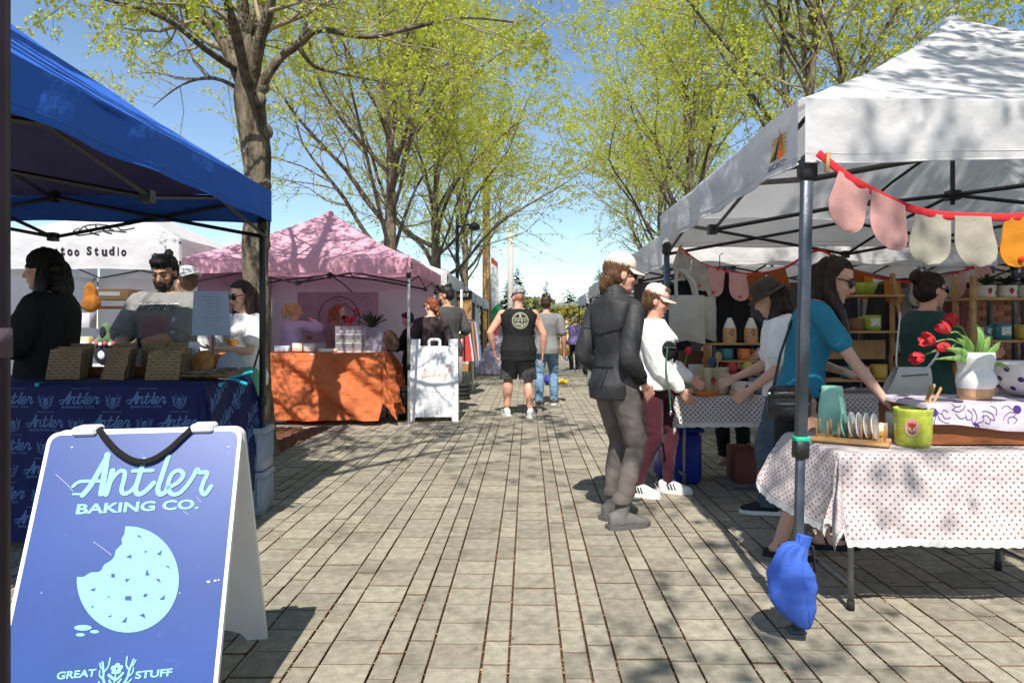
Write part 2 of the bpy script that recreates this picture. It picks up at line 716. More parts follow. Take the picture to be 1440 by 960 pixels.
# ---------------- trees
bark = M('bark', (0.145, 0.118, 0.085), rough=.95, var=.6, vs=14, bump=1, bs=26, stretch=(1, 1, .22), bdist=.05, spec=.1)
bark2 = M('young_bark', (0.30, 0.25, 0.16), rough=.95, var=.3, vs=6, bump=.5, bs=30, stretch=(1, 1, .3), bdist=.02, spec=.1)
leafm = M('spring_leaf', (0.42, 0.46, 0.055), rough=.6, var=.25, vs=1.2, bump=0, rand=.35, transl=.58, tcol=(0.78, 0.82, 0.11))

class Tree:
    def __init__(s, seed, leaf=.05, nleaf=9, lev=(7, 7, 6, 4), shape=1.0, droop=0.0):
        s.r = random.Random(seed)
        s.wood, s.twig, s.leaves = MB(), MB(), []
        s.leaf, s.nleaf, s.lev, s.droop = leaf, nleaf, lev, droop

    def branch(s, p, d, ln, r0, level, maxl=3, path=None):
        rr = s.r
        n = 6 if level <= 1 else (4 if level == 2 else 3)
        if path is None:
            pts = [Vector(p)]
            d = Vector(d).normalized()
            for i in range(n):
                wob = (.26, .20, .24, .34)[min(level, 3)]
                d = (d + Vector((rr.gauss(0, wob), rr.gauss(0, wob), rr.gauss(0, wob) * .7 + (.10 if level <= 2 else -.03 - s.droop)))).normalized()
                pts.append(pts[-1] + d * ln / n)
            if level <= 1:
                pts, _ = smooth_path(pts, 1, 2)
        else:
            pts, _ = smooth_path(path, 1, 4)
            ln = sum((pts[i + 1] - pts[i]).length for i in range(len(pts) - 1))
        m = len(pts)
        tip = max(.0022, r0 * (.35 if level == 0 else .16))
        rad = [r0 + (tip - r0) * (i / (m - 1)) ** .85 for i in range(m)]
        if level <= 1:
            rad = [x * (1 + .07 * rr.gauss(0, 1)) for x in rad]
        seg = (12, 7, 5, 3)[min(level, 3)]
        (s.wood if level <= 1 else s.twig).tube(pts, rad, seg, caps=False)
        if level >= maxl:
            for k in range(s.nleaf):
                t = rr.random() ** .7 * (m - 1)
                i = min(int(t), m - 2)
                s.leaves.append(pts[i].lerp(pts[i + 1], t - i))
            return pts
        nc = s.lev[min(level, len(s.lev) - 1)]
        for k in range(nc):
            t = (.28 + .72 * (k + rr.random()) / nc) * (m - 1)
            i = min(int(t), m - 2)
            q = pts[i].lerp(pts[i + 1], t - i)
            ax = (pts[i + 1] - pts[i]).normalized()
            side = ax.orthogonal().normalized()
            side.rotate(Quaternion(ax, rr.uniform(0, 2 * PI)))
            an = R(rr.uniform(28, 62))
            nd = ax * math.cos(an) + side * math.sin(an)
            f = 1 - .45 * t / (m - 1)
            s.branch(q, nd, ln * rr.uniform(.42, .68) * f, rad[min(i, m - 1)] * rr.uniform(.4, .62), level + 1, maxl)
        return pts

    def crown(s, extra=1):
        n = len(s.leaves)
        rs = np.random.RandomState(s.r.randint(0, 9999))
        base = np.array([tuple(x) for x in s.leaves]) + rs.normal(0, .022, (n, 3))
        d = rs.normal(0, 1, (n, 3))
        d[:, 2] -= .9
        d /= np.linalg.norm(d, axis=1)[:, None]
        e_ = rs.normal(0, 1, (n, 3))
        w = np.cross(d, e_)
        w /= np.linalg.norm(w, axis=1)[:, None]
        nn = np.cross(w, d)
        L_ = s.leaf * rs.uniform(.55, 1.25, n)[:, None]
        v0 = base
        v1 = base + d * L_ * .5 + w * L_ * .36 + nn * L_ * .12
        v2 = base + d * L_
        v3 = base + d * L_ * .5 - w * L_ * .36 + nn * L_ * .12
        V = np.stack([v0, v1, v2, v3], 1).reshape(-1, 3)
        mb = MB()
        mb.v = V.tolist()
        mb.f = [(4 * i, 4 * i + 1, 4 * i + 2, 4 * i + 3) for i in range(n)]
        mb.mi = [0] * n
        return mb

    def place(s, label, loc, rz=0, group='street trees along the market', bk=None):
        t = thing('tree', label, 'tree', loc, rz, group)
        tr = s.wood.build('trunk', bk or bark, t)
        s.twig.build('twig', bark2, tr, kind='stuff')
        s.crown().build('crown', leafm, t, smooth=False, kind='stuff')
        return t

# the big tree by the blue canopy, limbs traced at its own depth
HY = 7.0
hb = Vector((gx(362, HY), HY, 0))
def hp(px, py, dy=0.0):
    return at(px, py, HY + dy) - hb
H_ = Tree(21, leaf=.042, nleaf=12, lev=(6, 9, 7, 5))
H_.wood.tube(*smooth_path([hp(362, 645), hp(362, 610), hp(361, 500), hp(360, 330), hp(361, 240), hp(357, 190), hp(351, 140), hp(349, 95), hp(348, 50)], [.25, .17, .135, .127, .123, .135, .15, .09, .04], 16), seg=54)
for i_, v_ in enumerate(H_.wood.v):
    c_ = hp(361, 461 + (1.3 - v_[2] - hb.z) * 960 / HY)
    d_ = Vector((v_[0] - c_.x, v_[1], 0))
    a_ = math.atan2(d_.y, d_.x)
    n_ = mnoise.noise((a_ * 5.5, math.sin(a_) * 2, v_[2] * 3.2)) + .6 * mnoise.noise((a_ * 13, math.cos(a_) * 3, v_[2] * 7))
    k_ = (.5 - 1.9 * abs(n_)) * .013 + .03 * mnoise.noise((a_ * 1.2, 3.3, v_[2] * 1.6))
    H_.wood.v[i_] = tuple(Vector(v_) + d_.normalized() * k_)
limbs = [
    ([hp(353, 165), hp(333, 95), hp(300, 40), hp(262, 10), hp(215, -20), hp(160, -60)], .095),
    ([hp(348, 150), hp(345, 90, .1), hp(343, 30, .2), hp(338, -60, .3), hp(350, -200, .5)], .12),
    ([hp(353, 140), hp(362, 70, -.2), hp(380, 10, -.4), hp(400, -80, -.7), hp(440, -200, -.9)], .085),
    ([hp(345, 120), hp(325, 60, .3), hp(318, 0, .7), hp(290, -90, 1.2)], .075),
    ([hp(360, 150), hp(372, 112, -.1), hp(396, 80, -.15), hp(420, 62, -.2), hp(450, 42, -.2), hp(517, 52, -.3), hp(594, 36, -.3), hp(655, 25, -.2), hp(735, 33, 0)], .058),
    ([hp(420, 66, -.2), hp(440, 92, -.1), hp(470, 102, .1), hp(520, 112, .3), hp(560, 122, .5)], .026),
    ([hp(350, 130), hp(330, 40, -.7), hp(300, -50, -1.5), hp(240, -120, -2.4)], .07),
    ([hp(352, 130), hp(365, 20, .6), hp(390, -60, 1.6), hp(430, -130, 2.6)], .07),
    ([hp(335, 100, 0), hp(290, 70, -.5), hp(230, 25, -.9), hp(150, 0, -1.3), hp(70, -20, -1.6)], .04),
    ([hp(345, 130, .1), hp(300, 110, .6), hp(255, 120, 1.2), hp(215, 150, 1.8)], .03),
]
for pth, r0 in limbs:
    H_.branch(None, None, 0, r0, 1, 4 if r0 > .05 else 3, path=pth)
# bark knots
for zz, an in ((1.75, .5), (2.35, -.4), (2.9, .2), (3.2, .9), (3.35, -.6)):
    H_.wood.ell((math.cos(an) * .12 - .01, -abs(math.sin(an)) * .12, zz + .4), (.06, .06, .08))
H_.place('tall street tree with thick rough trunk rising between the blue and pink canopies', hb)

def std_tree(seed, h, th, r0, nl, spread, leaf=.055, nleaf=9, lev=(6, 7, 6, 5), lean=(0, 0)):
    T = Tree(seed, leaf=leaf, nleaf=nleaf, lev=lev)
    rr = T.r
    top = Vector((lean[0], lean[1], th))
    T.wood.tube(*smooth_path([(0, 0, -.1), (0, 0, .12), top * .35 + Vector((rr.gauss(0, .04), 0, 0)), top * .7, top, top + Vector((lean[0] * .2, 0, (h - th) * .25)), top + Vector((rr.gauss(0, .2), rr.gauss(0, .2), (h - th) * .6))], [r0 * 1.6, r0 * 1.2, r0, r0 * .95, r0 * .85, r0 * .5, r0 * .15], 4), seg=14)
    for k in range(nl):
        an = 2 * PI * (k + rr.uniform(-.25, .25)) * .382
        f = k / nl
        q = top + Vector((0, 0, -.25 * th + f * ((h - th) * .5 + .25 * th)))
        el = R(rr.uniform(28, 48) + 32 * f)
        d = Vector((math.cos(an) * math.cos(el), math.sin(an) * math.cos(el), math.sin(el)))
        T.branch(q, d, spread * rr.uniform(.9, 1.25) * (1.15 - .25 * f), r0 * rr.uniform(.32, .5) * (1 - .4 * f), 1, 3)
    return T

T1 = std_tree(5, 9.5, 3.1, .135, 19, 3.5, lev=(6, 11, 11, 7), leaf=.052, nleaf=22)
t1 = T1.place('bushy street tree with forked trunk directly behind the pink canopy', (-2.62, 13, 0), 20)
T2 = std_tree(8, 10, 3.3, .14, 19, 3.6, lev=(6, 11, 11, 7), leaf=.054, nleaf=22)
t2 = T2.place('slim trunked street tree between the forked tree and the lamp post', (-2.35, 17.5, 0), 0)
def kidlist(o):
    return [(c, kidlist(c)) for c in col.objects if c.parent == o]
k1, k2 = kidlist(t1), kidlist(t2)
copy_tree(t2, k2, (-2.3, 25, 0), 130, 'farthest street tree of the left row, by the wooden utility pole')
copy_tree(t1, k1, (4.2, 10.2, 0), 200, 'street tree rising behind the big white canopy on the right')
copy_tree(t2, k2, (4.0, 16.8, 0), 250, 'street tree with low hanging twigs over the man in the dark jacket')
copy_tree(t1, k1, (4.6, 23.5, 0), 75, 'farthest street tree of the right row, above the far stalls')
copy_tree(t2, k2, (8.2, 9.0, 0), 40, 'leafy tree behind the peak of the white canopy')
# the same rows go on beside and behind the photographer and throw the dappled shade
T4 = std_tree(8, 10, 3.3, .14, 19, 3.7, lev=(6, 9, 9, 6), leaf=.08, nleaf=14)
t4 = T4.place('street tree beside the white canopy shading its roof', (4.9, 2.2, 0), 110)
copy_tree(t4, kidlist(t4), (4.3, -2.0, 0), 200, 'street tree behind the viewer on the right of the path')
copy_tree(t4, kidlist(t4), (4.9, -4.2, 0), 310, 'farthest street tree behind the viewer on the right of the path')
T3 = Tree(31, leaf=.09, nleaf=15, lev=(5, 7, 7, 5))
T3.wood.tube(*smooth_path([(0, 0, -.1), (0, 0, .3), (.05, 0, 2.5), (.1, .05, 5.2), (.1, .1, 8), (.2, .1, 11)], [.22, .17, .14, .12, .07, .02], 4), seg=14)
for pth, r0 in (([(.1, .05, 5.0), (.7, .3, 6.0), (1.5, .8, 7.0), (2.3, 1.2, 7.6), (3.3, 1.5, 8.0)], .07), ([(.1, .05, 5.4), (.8, .6, 6.6), (1.6, 1.5, 7.6), (2.6, 2.2, 8.4)], .06), ([(.1, .1, 6), (.5, -.3, 7.4), (1.2, -.3, 9), (1.8, -.2, 10.5)], .05), ([(.1, .1, 6.2), (-.6, .2, 7.6), (-1.3, .3, 9.2)], .05)):
    T3.branch(None, None, 0, r0, 1, 3, path=pth)
T3.place('tall thin street tree at the near corner of the blue canopy', (-2.95, .6, 0))

# far conifers, shrubs and trees past the end of the market
confm = M('conifer_needles', (0.028, 0.05, 0.03), rough=.9, var=.4, vs=1.5, bump=0, rand=.4)
def conifer(seed, h, w):
    rr = random.Random(seed)
    b, tr = MB(), MB()
    tr.tube([(0, 0, 0), (0, 0, h * .95)], [h * .02, .03], 6)
    n = int(h * 3.2)
    for j in range(n):
        f = j / n
        z = h * (.12 + .88 * f)
        for k in range(int(10 - 5 * f)):
            an = rr.uniform(0, 2 * PI)
            ln = w * (1 - f) ** .8 * rr.uniform(.5, 1.15) + .15
            p0 = Vector((0, 0, z))
            p1 = Vector((math.cos(an) * ln, math.sin(an) * ln, z - ln * rr.uniform(.05, .4)))
            for q in range(3):
                c = p0.lerp(p1, .35 + .3 * q)
                s_ = ln * .28 + .1
                u_ = (p1 - p0).normalized() * s_
                v_ = Vector((-u_.y, u_.x, rr.uniform(-.3, .3) * s_)) * .7
                b.add([c - u_ * .6, c + v_, c + u_, c - v_], [(0, 1, 2, 3)])
    return tr, b
spots = [(713, 140, 396, 4.0, 'leftmost dark conifer behind the capped man, beside the pale pole'), (727, 150, 377, 4.4, 'tallest dark conifer rising over the pale pole'),
         (768, 170, 397, 3.2, 'small pointed conifer above the dark haired man'), (798, 120, 409, 5.0, 'broad dark conifer beside the gold bush'),
         (842, 150, 378, 4.0, 'lone conifer tip above the far right stall roofs'), (694, 150, 402, 3.6, 'dark conifer behind the green and white flag'), (806, 118, 416, 4.0, 'shorter conifer right beside the broad dark one')]
for i, (px, Y, py, w, lb) in enumerate(spots):
    p = at(px, py, Y)
    tr, b = conifer(i + 3, p.z + 1, w)
    t = thing('conifer', lb, 'tree', (p.x, Y, -.5), 0, 'conifers past the end of the market')
    tr.build('trunk', bark, t)
    b.build('crown', confm, t, smooth=False, kind='stuff')
shrubm = {}
def shrub(seed, h, w, m):
    rr = random.Random(seed)
    b = MB()
    for k in range(900):
        a, f = rr.uniform(0, 2 * PI), rr.random()
        rad = w * math.sqrt(rr.random()) * (1 - .5 * f * f) * (1 + .25 * mnoise.noise((math.cos(a) * 2 + seed, math.sin(a) * 2, f * 3)))
        c = Vector((math.cos(a) * rad, math.sin(a) * rad, h * f))
        s_ = w * rr.uniform(.06, .14)
        u_ = Vector((rr.gauss(0, 1), rr.gauss(0, 1), rr.gauss(0, 1))).normalized() * s_
        v_ = u_.orthogonal().normalized() * s_ * .7
        b.add([c - u_, c + v_, c + u_, c - v_], [(0, 1, 2, 3)])
    return b
sm = [M('shrub_gold', (0.22, 0.19, 0.03), rand=.35, bump=0, transl=.25), M('shrub_green', (0.08, 0.11, 0.03), rand=.4, bump=0, transl=.2), M('shrub_pale', (0.20, 0.20, 0.08), rand=.35, bump=0, transl=.2)]
for i, (px, Y, py, w, k, lb) in enumerate([(802, 60, 430, 1.9, 0, 'gold leaved bush left of the far right stalls'), (750, 90, 420, 4.5, 2, 'pale budding bush between the two walking men'),
                                        (700, 75, 440, 3.4, 2, 'low pale bush at the foot of the pale pole'), (725, 80, 436, 3.2, 1, 'low green bush behind the capped man'),
                                        (780, 85, 434, 3.6, 1, 'green bush right of the dark haired man'), (835, 80, 436, 4, 1, 'green bush behind the far right stalls'), (660, 80, 438, 4, 1, 'green bush behind the left stall roofs'), (815, 70, 444, 2.4, 2, 'pale low bush behind the gold bush')]):
    p = at(px, py, Y)
    o = shrub(i, p.z + .1, w, sm[k]).build('bush', sm[k], smooth=False)
    o.location = (p.x, Y, -.09)
    tag(o, lb, 'bush', 'bushes past the end of the market')
# far low buildings
def house(name, px0, px1, ytop, Y, dpt, wall, roof, label):
    x0, x1 = gx(px0, Y), gx(px1, Y)
    zt = at(0, ytop, Y).z
    t = thing(name, label, 'building', ((x0 + x1) / 2, Y, -.09))
    b = MB()
    b.box((0, dpt / 2, zt / 2), (x1 - x0, dpt, zt))
    b.build('wall', wall, t, smooth=False)
    b = MB()
    w = (x1 - x0) / 2 + .5
    b.add([(-w, -.6, zt), (w, -.6, zt), (w, dpt + .6, zt), (-w, dpt + .6, zt), (-w * .8, dpt / 2, zt + 1.6), (w * .8, dpt / 2, zt + 1.6)], [(0, 1, 5, 4), (2, 3, 4, 5), (1, 2, 5), (3, 0, 4), (3, 2, 1, 0)])
    b.build('roof', roof, t, smooth=False)
    n = max(3, int((x1 - x0) / 3))
    for k in range(n):
        xx = x0 - (x0 + x1) / 2 + (x1 - x0) * (k + .5) / n
        b = MB()
        b.box((xx, -.02, zt * .55), (1.3, .08, 1.2))
        f = b.build('window', M('window_frame', (.7, .7, .68)), t, smooth=False)
        b = MB()
        b.box((xx, -.05, zt * .55), (1.1, .06, 1.0))
        b.build('pane', M('dark_glass', (.03, .04, .05), rough=.1, bump=0), f, smooth=False)
house('low_building', 765, 872, 440, 95, 9, M('pale_render', (.62, .6, .54)), M('roof_shingle', (.16, .17, .15)), 'low pale building with a grey roof at the end of the street')
house('low_building', 610, 700, 438, 100, 9, M('tan_render', (.45, .40, .3)), M('roof_shingle'if 0 else 'roof_brown', (.14, .11, .09)), 'tan building with a brown roof behind the left stalls')

# ---------------- canopies (pop-up stalls)
frame_dark = M('frame_black', (.012, .012, .014), rough=.45, bump=.05, spec=.5)
frame_grey = M('frame_steel', (.10, .115, .14), rough=.42, metal=.55, var=.2, bump=.1, bs=40)
def canvas(name, c, transl=.25, bs=6, tcol=None):
    return M(name, c, rough=.8, var=.05, vs=2.5, bump=.35, bs=bs, bdist=.03, transl=transl, spec=.2, tcol=tcol)
cv_white = canvas('white_canvas', (.76, .75, .76), .4)
cv_blue = canvas('blue_canvas', (.03, .12, .50), 0)
cv_pink = canvas('pink_canvas', (.80, .42, .52), .28)
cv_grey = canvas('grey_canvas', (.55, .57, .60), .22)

def tent(label, x0, x1, y0, y1, E, vh, peak, cv, fr=None, leg_r=.019, drop=None, lin=1.0, group='pop-up canopies along both sides of the market', seed=1, legm=None, collar=None, wrinkle=1.0, slope=1.0, lining=None):
    fr = fr or frame_dark
    cx, cy = (x0 + x1) / 2, (y0 + y1) / 2
    t = thing('canopy', label, 'canopy', (cx, cy, 0), 0, group)
    hx, hy = (x1 - x0) / 2, (y1 - y0) / 2
    top = E + vh
    b = MB()
    def roofpt(k, tt, s):
        w = 1 - s
        ox = hx + .02
        oy = hy + .02
        cs = [(-ox, -oy), (ox, -oy), (ox, oy), (-ox, oy)]
        a, c = cs[k], cs[(k + 1) % 4]
        X = (a[0] + (c[0] - a[0]) * tt) * w
        Y = (a[1] + (c[1] - a[1]) * tt) * w
        z = top + (peak - top) * (s ** slope) - .05 * math.sin(PI * tt) * (1 - s) * math.sin(PI * min(1, s * 1.2 + .1)) - .10 * math.sin(PI * min(1, s)) * .5
        z += wrinkle * .016 * mnoise.noise((X * 2.2 + seed, Y * 2.2, 3)) * (1 - abs(2 * s - 1)) + wrinkle * .006 * mnoise.noise((X * 9, Y * 9, seed))
        return (X, Y, z)
    for k in range(4):
        b.grid(lambda u, v: roofpt(k, u, v), 24, 20)
    roof = b.build('roof', cv, t)
    if lining:
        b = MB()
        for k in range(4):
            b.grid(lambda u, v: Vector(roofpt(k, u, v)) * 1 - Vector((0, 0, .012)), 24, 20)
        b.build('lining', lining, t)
    b = MB()
    b.lathe([(.06, -.03), (.055, .0), (.03, .02), (.004, .03)], 10, (0, 0, peak - .01))
    b.build('peak_cap', cv, t)
    cs = [(-hx, -hy), (hx, -hy), (hx, hy), (-hx, hy)]
    nrm = [(0, -1), (1, 0), (0, 1), (-1, 0)]
    for k in range(4):
        a, c = cs[k], cs[(k + 1) % 4]
        n = nrm[k]
        def vp(u, v):
            X = a[0] + (c[0] - a[0]) * u + n[0] * .022
            Y = a[1] + (c[1] - a[1]) * u + n[1] * .022
            edge = min(u, 1 - u)
            f = min(1, edge * 25)
            out = .010 * math.sin(u * 31 + seed + k) * (1 - v) * wrinkle * f + .014 * mnoise.noise((u * 9, v * 2.5, seed + k)) * wrinkle * f
            X += n[0] * out
            Y += n[1] * out
            z = E + vh * v + (.012 * math.sin(PI * u) - .006 * math.sin(u * 17 + k)) * (1 - v)
            return (X, Y, z)
        vb = MB()
        vb.grid(vp, 48, 6)
        vo = vb.build('valance', cv, t)
        hb_ = MB()
        hb_.tube([vp(i / 40, 0.0) for i in range(41)], .0045, 5)
        hb_.tube([vp(i / 40, 0.14) for i in range(41)], .0022, 4)
        hb_.build('hem', cv, vo)
    # legs
    for k, (X, Y) in enumerate(cs):
        X -= math.copysign(.03, X)
        Y -= math.copysign(.03, Y)
        b = MB()
        b.box((X, Y, (E + .04 + .78) / 2 + .0), (leg_r * 2, leg_r * 2, E + .04 - .78 + .0 if False else E - .74), bev=.004)
        lg = b.build('leg', legm or fr, t)
        b = MB()
        b.box((X, Y, .40), (leg_r * 1.55, leg_r * 1.55, .80), bev=.003)
        b.box((X, Y, .006), (.07, .07, .012), bev=.004)
        b.build('lower_leg', legm or fr, lg)
        b = MB()
        b.box((X, Y, .78), (leg_r * 2.7, leg_r * 2.7, .075), bev=.006)
        b.build('slider', collar or frame_dark, lg)
        b = MB()
        b.box((X, Y, E - .02), (leg_r * 3.2, leg_r * 3.2, .09), bev=.008)
        b.build('corner_bracket', frame_dark, lg)
    zt, zb = E + vh - .05, E + vh - .33
    for k in range(4):
        a, c = Vector((*cs[k], 0)) * .985, Vector((*cs[(k + 1) % 4], 0)) * .985
        for h in range(2):
            p, q = a.lerp(c, h * .5), a.lerp(c, h * .5 + .5)
            off = Vector((nrm[k][0], nrm[k][1], 0)) * .012
            for (z0, z1, sg) in ((zt, zb, 1), (zb, zt, -1)):
                b = MB()
                b.tube([p + Vector((0, 0, z0)) + off * sg, q + Vector((0, 0, z1)) + off * sg], .013, 4)
                b.build('truss_bar', frame_dark, t, smooth=False)
        m_ = a.lerp(c, .5)
        for zj in (zt, zb):
            b = MB()
            b.box(m_ + Vector((0, 0, zj)), (.055, .055, .06))
            b.build('joint', frame_dark, t, smooth=False)
    # roof frame
    for k in range(4):
        m_ = (Vector((*cs[k], 0)) + Vector((*cs[(k + 1) % 4], 0))) * .49
        for z0, z1 in ((zt, zt + .30), (zb, zb + .22)):
            b = MB()
            b.tube([m_ + Vector((0, 0, z0)), m_ * .5 + Vector((0, 0, (z0 + z1) / 2 + .03)), Vector((0, 0, z1)) + m_ * .02], .013, 4)
            b.build('truss_bar', frame_dark, t, smooth=False)
    b = MB()
    b.tube([(0, 0, zb + .16), (0, 0, peak - .05)], .016, 6)
    b.box((0, 0, zt + .30), (.07, .07, .06))
    b.box((0, 0, zb + .22), (.07, .07, .06))
    b.build('centre_pole', frame_dark, t, smooth=False)
    return t

W1 = tent('large white canopy with red felt bunting on the right, nearest stall', 1.17, 4.32, 2.9, 5.92, 2.0, .265, 3.30, cv_white, seed=3, legm=frame_grey, leg_r=.0215, wrinkle=1.3)
_lg = [c for c in children(W1) if c.name.startswith('leg')][0]
for o in [_lg] + children(_lg):      # this leg stands a little askew
    for v_ in o.data.vertices:
        v_.co.x += min(0, v_.co.z - 1.97) * .024
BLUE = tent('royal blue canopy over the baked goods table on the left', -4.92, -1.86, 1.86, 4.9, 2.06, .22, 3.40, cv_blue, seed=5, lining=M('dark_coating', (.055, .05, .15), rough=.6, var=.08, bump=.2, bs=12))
PINK = tent('pink canopy over the stall with the orange cloth', -4.58, -1.56, 9.1, 12.1, 2.03, .20, 3.10, cv_pink, legm=M('frame_pale', (.38, .38, .38), metal=.6, rough=.4), seed=8)
TAT = tent('white canopy with black hand lettering behind the baker', -7.85, -4.84, 9.5, 12.5, 2.11, .43, 3.3, cv_white, seed=9)
tent('white canopy peeking up between the lettered and pink canopies', -7.2, -4.3, 14.5, 17.5, 2.1, .25, 3.55, cv_white, seed=11)
tent('white canopy just past the pink one, side wall of grey mesh', -4.5, -1.5, 12.7, 15.7, 2.06, .28, 3.1, cv_white, seed=12)
tent('white canopy over the dress racks, third on the left past the grey mesh', -4.5, -1.5, 16.1, 19.1, 2.0, .28, 3.0, cv_white, seed=13)
tent('far white canopy over the lilac tulle gown', -4.5, -1.5, 19.5, 22.5, 2.0, .28, 3.0, cv_white, seed=14)
tent('last white canopy of the left row, by the utility pole', -4.5, -1.5, 23.0, 26.0, 2.0, .28, 3.0, cv_white, seed=15)
tent('white canopy right behind the stall with the bunting', 1.25, 4.28, 6.25, 9.2, 1.86, .30, 2.75, cv_white, seed=16)
tent('white canopy behind the plant shelf at the right edge', 4.45, 7.45, 6.25, 9.2, 1.9, .30, 2.75, cv_white, seed=20)
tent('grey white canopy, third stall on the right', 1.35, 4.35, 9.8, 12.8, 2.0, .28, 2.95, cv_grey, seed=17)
tent('white canopy, fourth stall on the right past the man in the dark jacket', 1.5, 4.5, 13.6, 16.6, 2.0, .28, 2.95, cv_white, seed=18)
tent('last white canopy on the right, above the woman in the purple vest', 1.66, 4.66, 19.4, 22.4, 2.0, .28, 2.9, cv_white, seed=19)

def wall_cloth(name, label, p0, p1, z0, z1, m, cat='backdrop', amp=.02, fold=14, seed=0, group=None):
    p0, p1 = Vector((*p0, 0)), Vector((*p1, 0))
    d = p1 - p0
    n = Vector((d.y, -d.x, 0)).normalized()
    b = MB()
    def fn(u, v):
        q = p0 + d * u + n * (amp * math.sin(u * fold + mnoise.noise((u * 5, v, seed)) * 2) + amp * mnoise.noise((u * 6, v * 3, seed)))
        return (q.x, q.y, z0 + (z1 - z0) * v)
    b.grid(fn, 50, 14, lambda u, v: (u, v))
    o = b.build(name, m)
    return tag(o, label, cat, group)
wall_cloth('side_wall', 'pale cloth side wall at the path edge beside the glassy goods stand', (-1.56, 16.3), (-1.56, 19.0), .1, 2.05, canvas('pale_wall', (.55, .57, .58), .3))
wall_cloth('side_wall', 'white cloth side wall of the stall behind the lilac tulle gown', (-1.6, 19.7), (-1.6, 22.4), .1, 2.05, cv_white)
wall_cloth('side_wall', 'white cloth wall at the back of the fourth stall on the right', (4.4, 13.8), (4.4, 16.5), .1, 2.05, cv_white)
wall_cloth('side_wall', 'white cloth wall at the back of the last stall on the right', (4.5, 22.3), (1.9, 22.3), .1, 2.05, cv_white)
sheet = canvas('sidewall_cloth', (.62, .60, .70), .3)
wall_cloth('side_wall', 'pale lilac white cloth wall along the back of the pink stall', (-4.5, 12.0), (-1.65, 12.0), .15, 2.2, sheet)
wall_cloth('side_wall', 'pale cloth wall on the left side of the pink stall', (-4.52, 9.35), (-4.52, 12.0), .15, 2.2, canvas('sidewall_mauve', (.36, .26, .36), .3))
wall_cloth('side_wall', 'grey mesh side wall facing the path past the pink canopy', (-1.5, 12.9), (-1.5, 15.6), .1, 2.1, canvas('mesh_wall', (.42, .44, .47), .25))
wall_cloth('side_wall', 'white cloth wall at the back of the stall behind the black lettering', (-7.8, 12.4), (-4.9, 12.4), .1, 2.2, cv_white)
wall_cloth('side_wall', 'white cloth wall on the far left beyond the woman in the dark hat', (-7.84, 9.6), (-7.84, 12.4), .1, 2.2, cv_white)
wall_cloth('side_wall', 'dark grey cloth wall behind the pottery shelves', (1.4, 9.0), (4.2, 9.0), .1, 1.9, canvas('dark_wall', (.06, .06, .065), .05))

# brick building behind the right stalls, only a low stretch of it is seen under the canopies
brick_mats = [M('brick_red', (.22, .085, .055), rough=.9, var=.3, vs=20, bump=.5, bs=60, rand=.35)]
bw = thing('brick_building', 'red brick building front seen under the white canopy on the right', 'building', (0, 0, 0))
b = MB()
b.box((8.7, 9.6, 1.45), (8.0, .4, 2.9))
b.build('wall', M('mortar', (.30, .27, .23), rough=.95), bw, smooth=False)
bm_mesh = None
cnt = 0
bb = MB()
for r_ in range(38):
    z = .04 + r_ * .075
    xo = 4.72 + (.11 if r_ % 2 else 0)
    k = 0
    while xo < 12.6:
        c = (xo + .105, 9.395, z + .034)
        vis = 5.4 < xo < 7.4 and .9 < z < 2.0
        if vis and cnt < 130:
            o_ = MB().box((0, 0, 0), (.206, .03, .064), bev=.003) if bm_mesh is None else None
            if bm_mesh is None:
                tmp = o_.build('brick', brick_mats[0], bw, smooth=False)
                bm_mesh = tmp.data
            else:
                tmp = bpy.data.objects.new('brick', bm_mesh)
                col.objects.link(tmp)
                tmp.parent = bw
            tmp.location = (c[0], c[1] + rnd.uniform(-.003, .003), c[2])
            cnt += 1
        else:
            bb.box((c[0], c[1] + rnd.uniform(-.003, .003), c[2]), (.206, .03, .064))
        xo += .217
bb.build('brick', brick_mats[0], bw, smooth=False, kind='stuff')
b = MB()
b.box((5.9, 9.33, 1.2), (.12, .12, 2.4))
b.build('downpipe', frame_dark, bw, smooth=False)

# ---------------- poles, lamp, flag
p = MB()
p.tube([(0, 0, -.1), (0, 0, 4), (0, 0, 9.6)], [.17, .155, .13], 12)
t = thing('utility_pole', 'tall brown wooden utility pole rising above the left stalls', 'pole', (gx(684, 27), 27, 0))
p.build('post', M('pole_wood', (.46, .27, .12), rough=.9, var=.3, vs=8, stretch=(1, 1, .1), bump=.5, bs=30), t)
b = MB().box((0, -.14, 8.9), (2.4, .1, .12))
b.build('crossarm', M('pole_wood', (.30, .19, .1)), t, smooth=False)
p = MB()
p.tube([(0, 0, -.1), (0, 0, 7.2)], [.20, .16], 12)
t = thing('concrete_pole', 'pale weathered pole behind the capped man', 'pole', (gx(718, 40), 40, 0))
p.build('post', M('pale_pole', (.46, .42, .36), rough=.9), t)
t = thing('street_lamp', 'slim dark green street lamp behind the left stalls', 'street lamp', (gx(643, 20), 20, 0))
dg_ = M('lamp_green', (.012, .02, .018), rough=.4, spec=.5)
p = MB()
p.tube([(0, 0, 0), (0, 0, .5), (0, 0, .55), (0, 0, 4.6)], [.1, .1, .06, .05], 10)
p.build('post', dg_, t)
p = MB()
p.tube([(0, 0, 4.25), (.3, 0, 4.32), (.45, 0, 4.3)], .03, 8)
p.build('arm', dg_, t)
p = MB()
p.lathe([(.02, .2), (.16, .12), (.18, .0), (.1, -.04), (.02, -.05)], 12, (.5, 0, 4.2))
p.build('lamp_head', dg_, t)
t = thing('feather_flag', 'tall green and white feather flag by the last left stalls', 'flag', (gx(690, 24), 24, 0))
p = MB()
p.tube([(0, 0, 0), (0, 0, 2.5), (.02, 0, 3.6), (.16, 0, 3.85)], [.02, .016, .012, .008], 6)
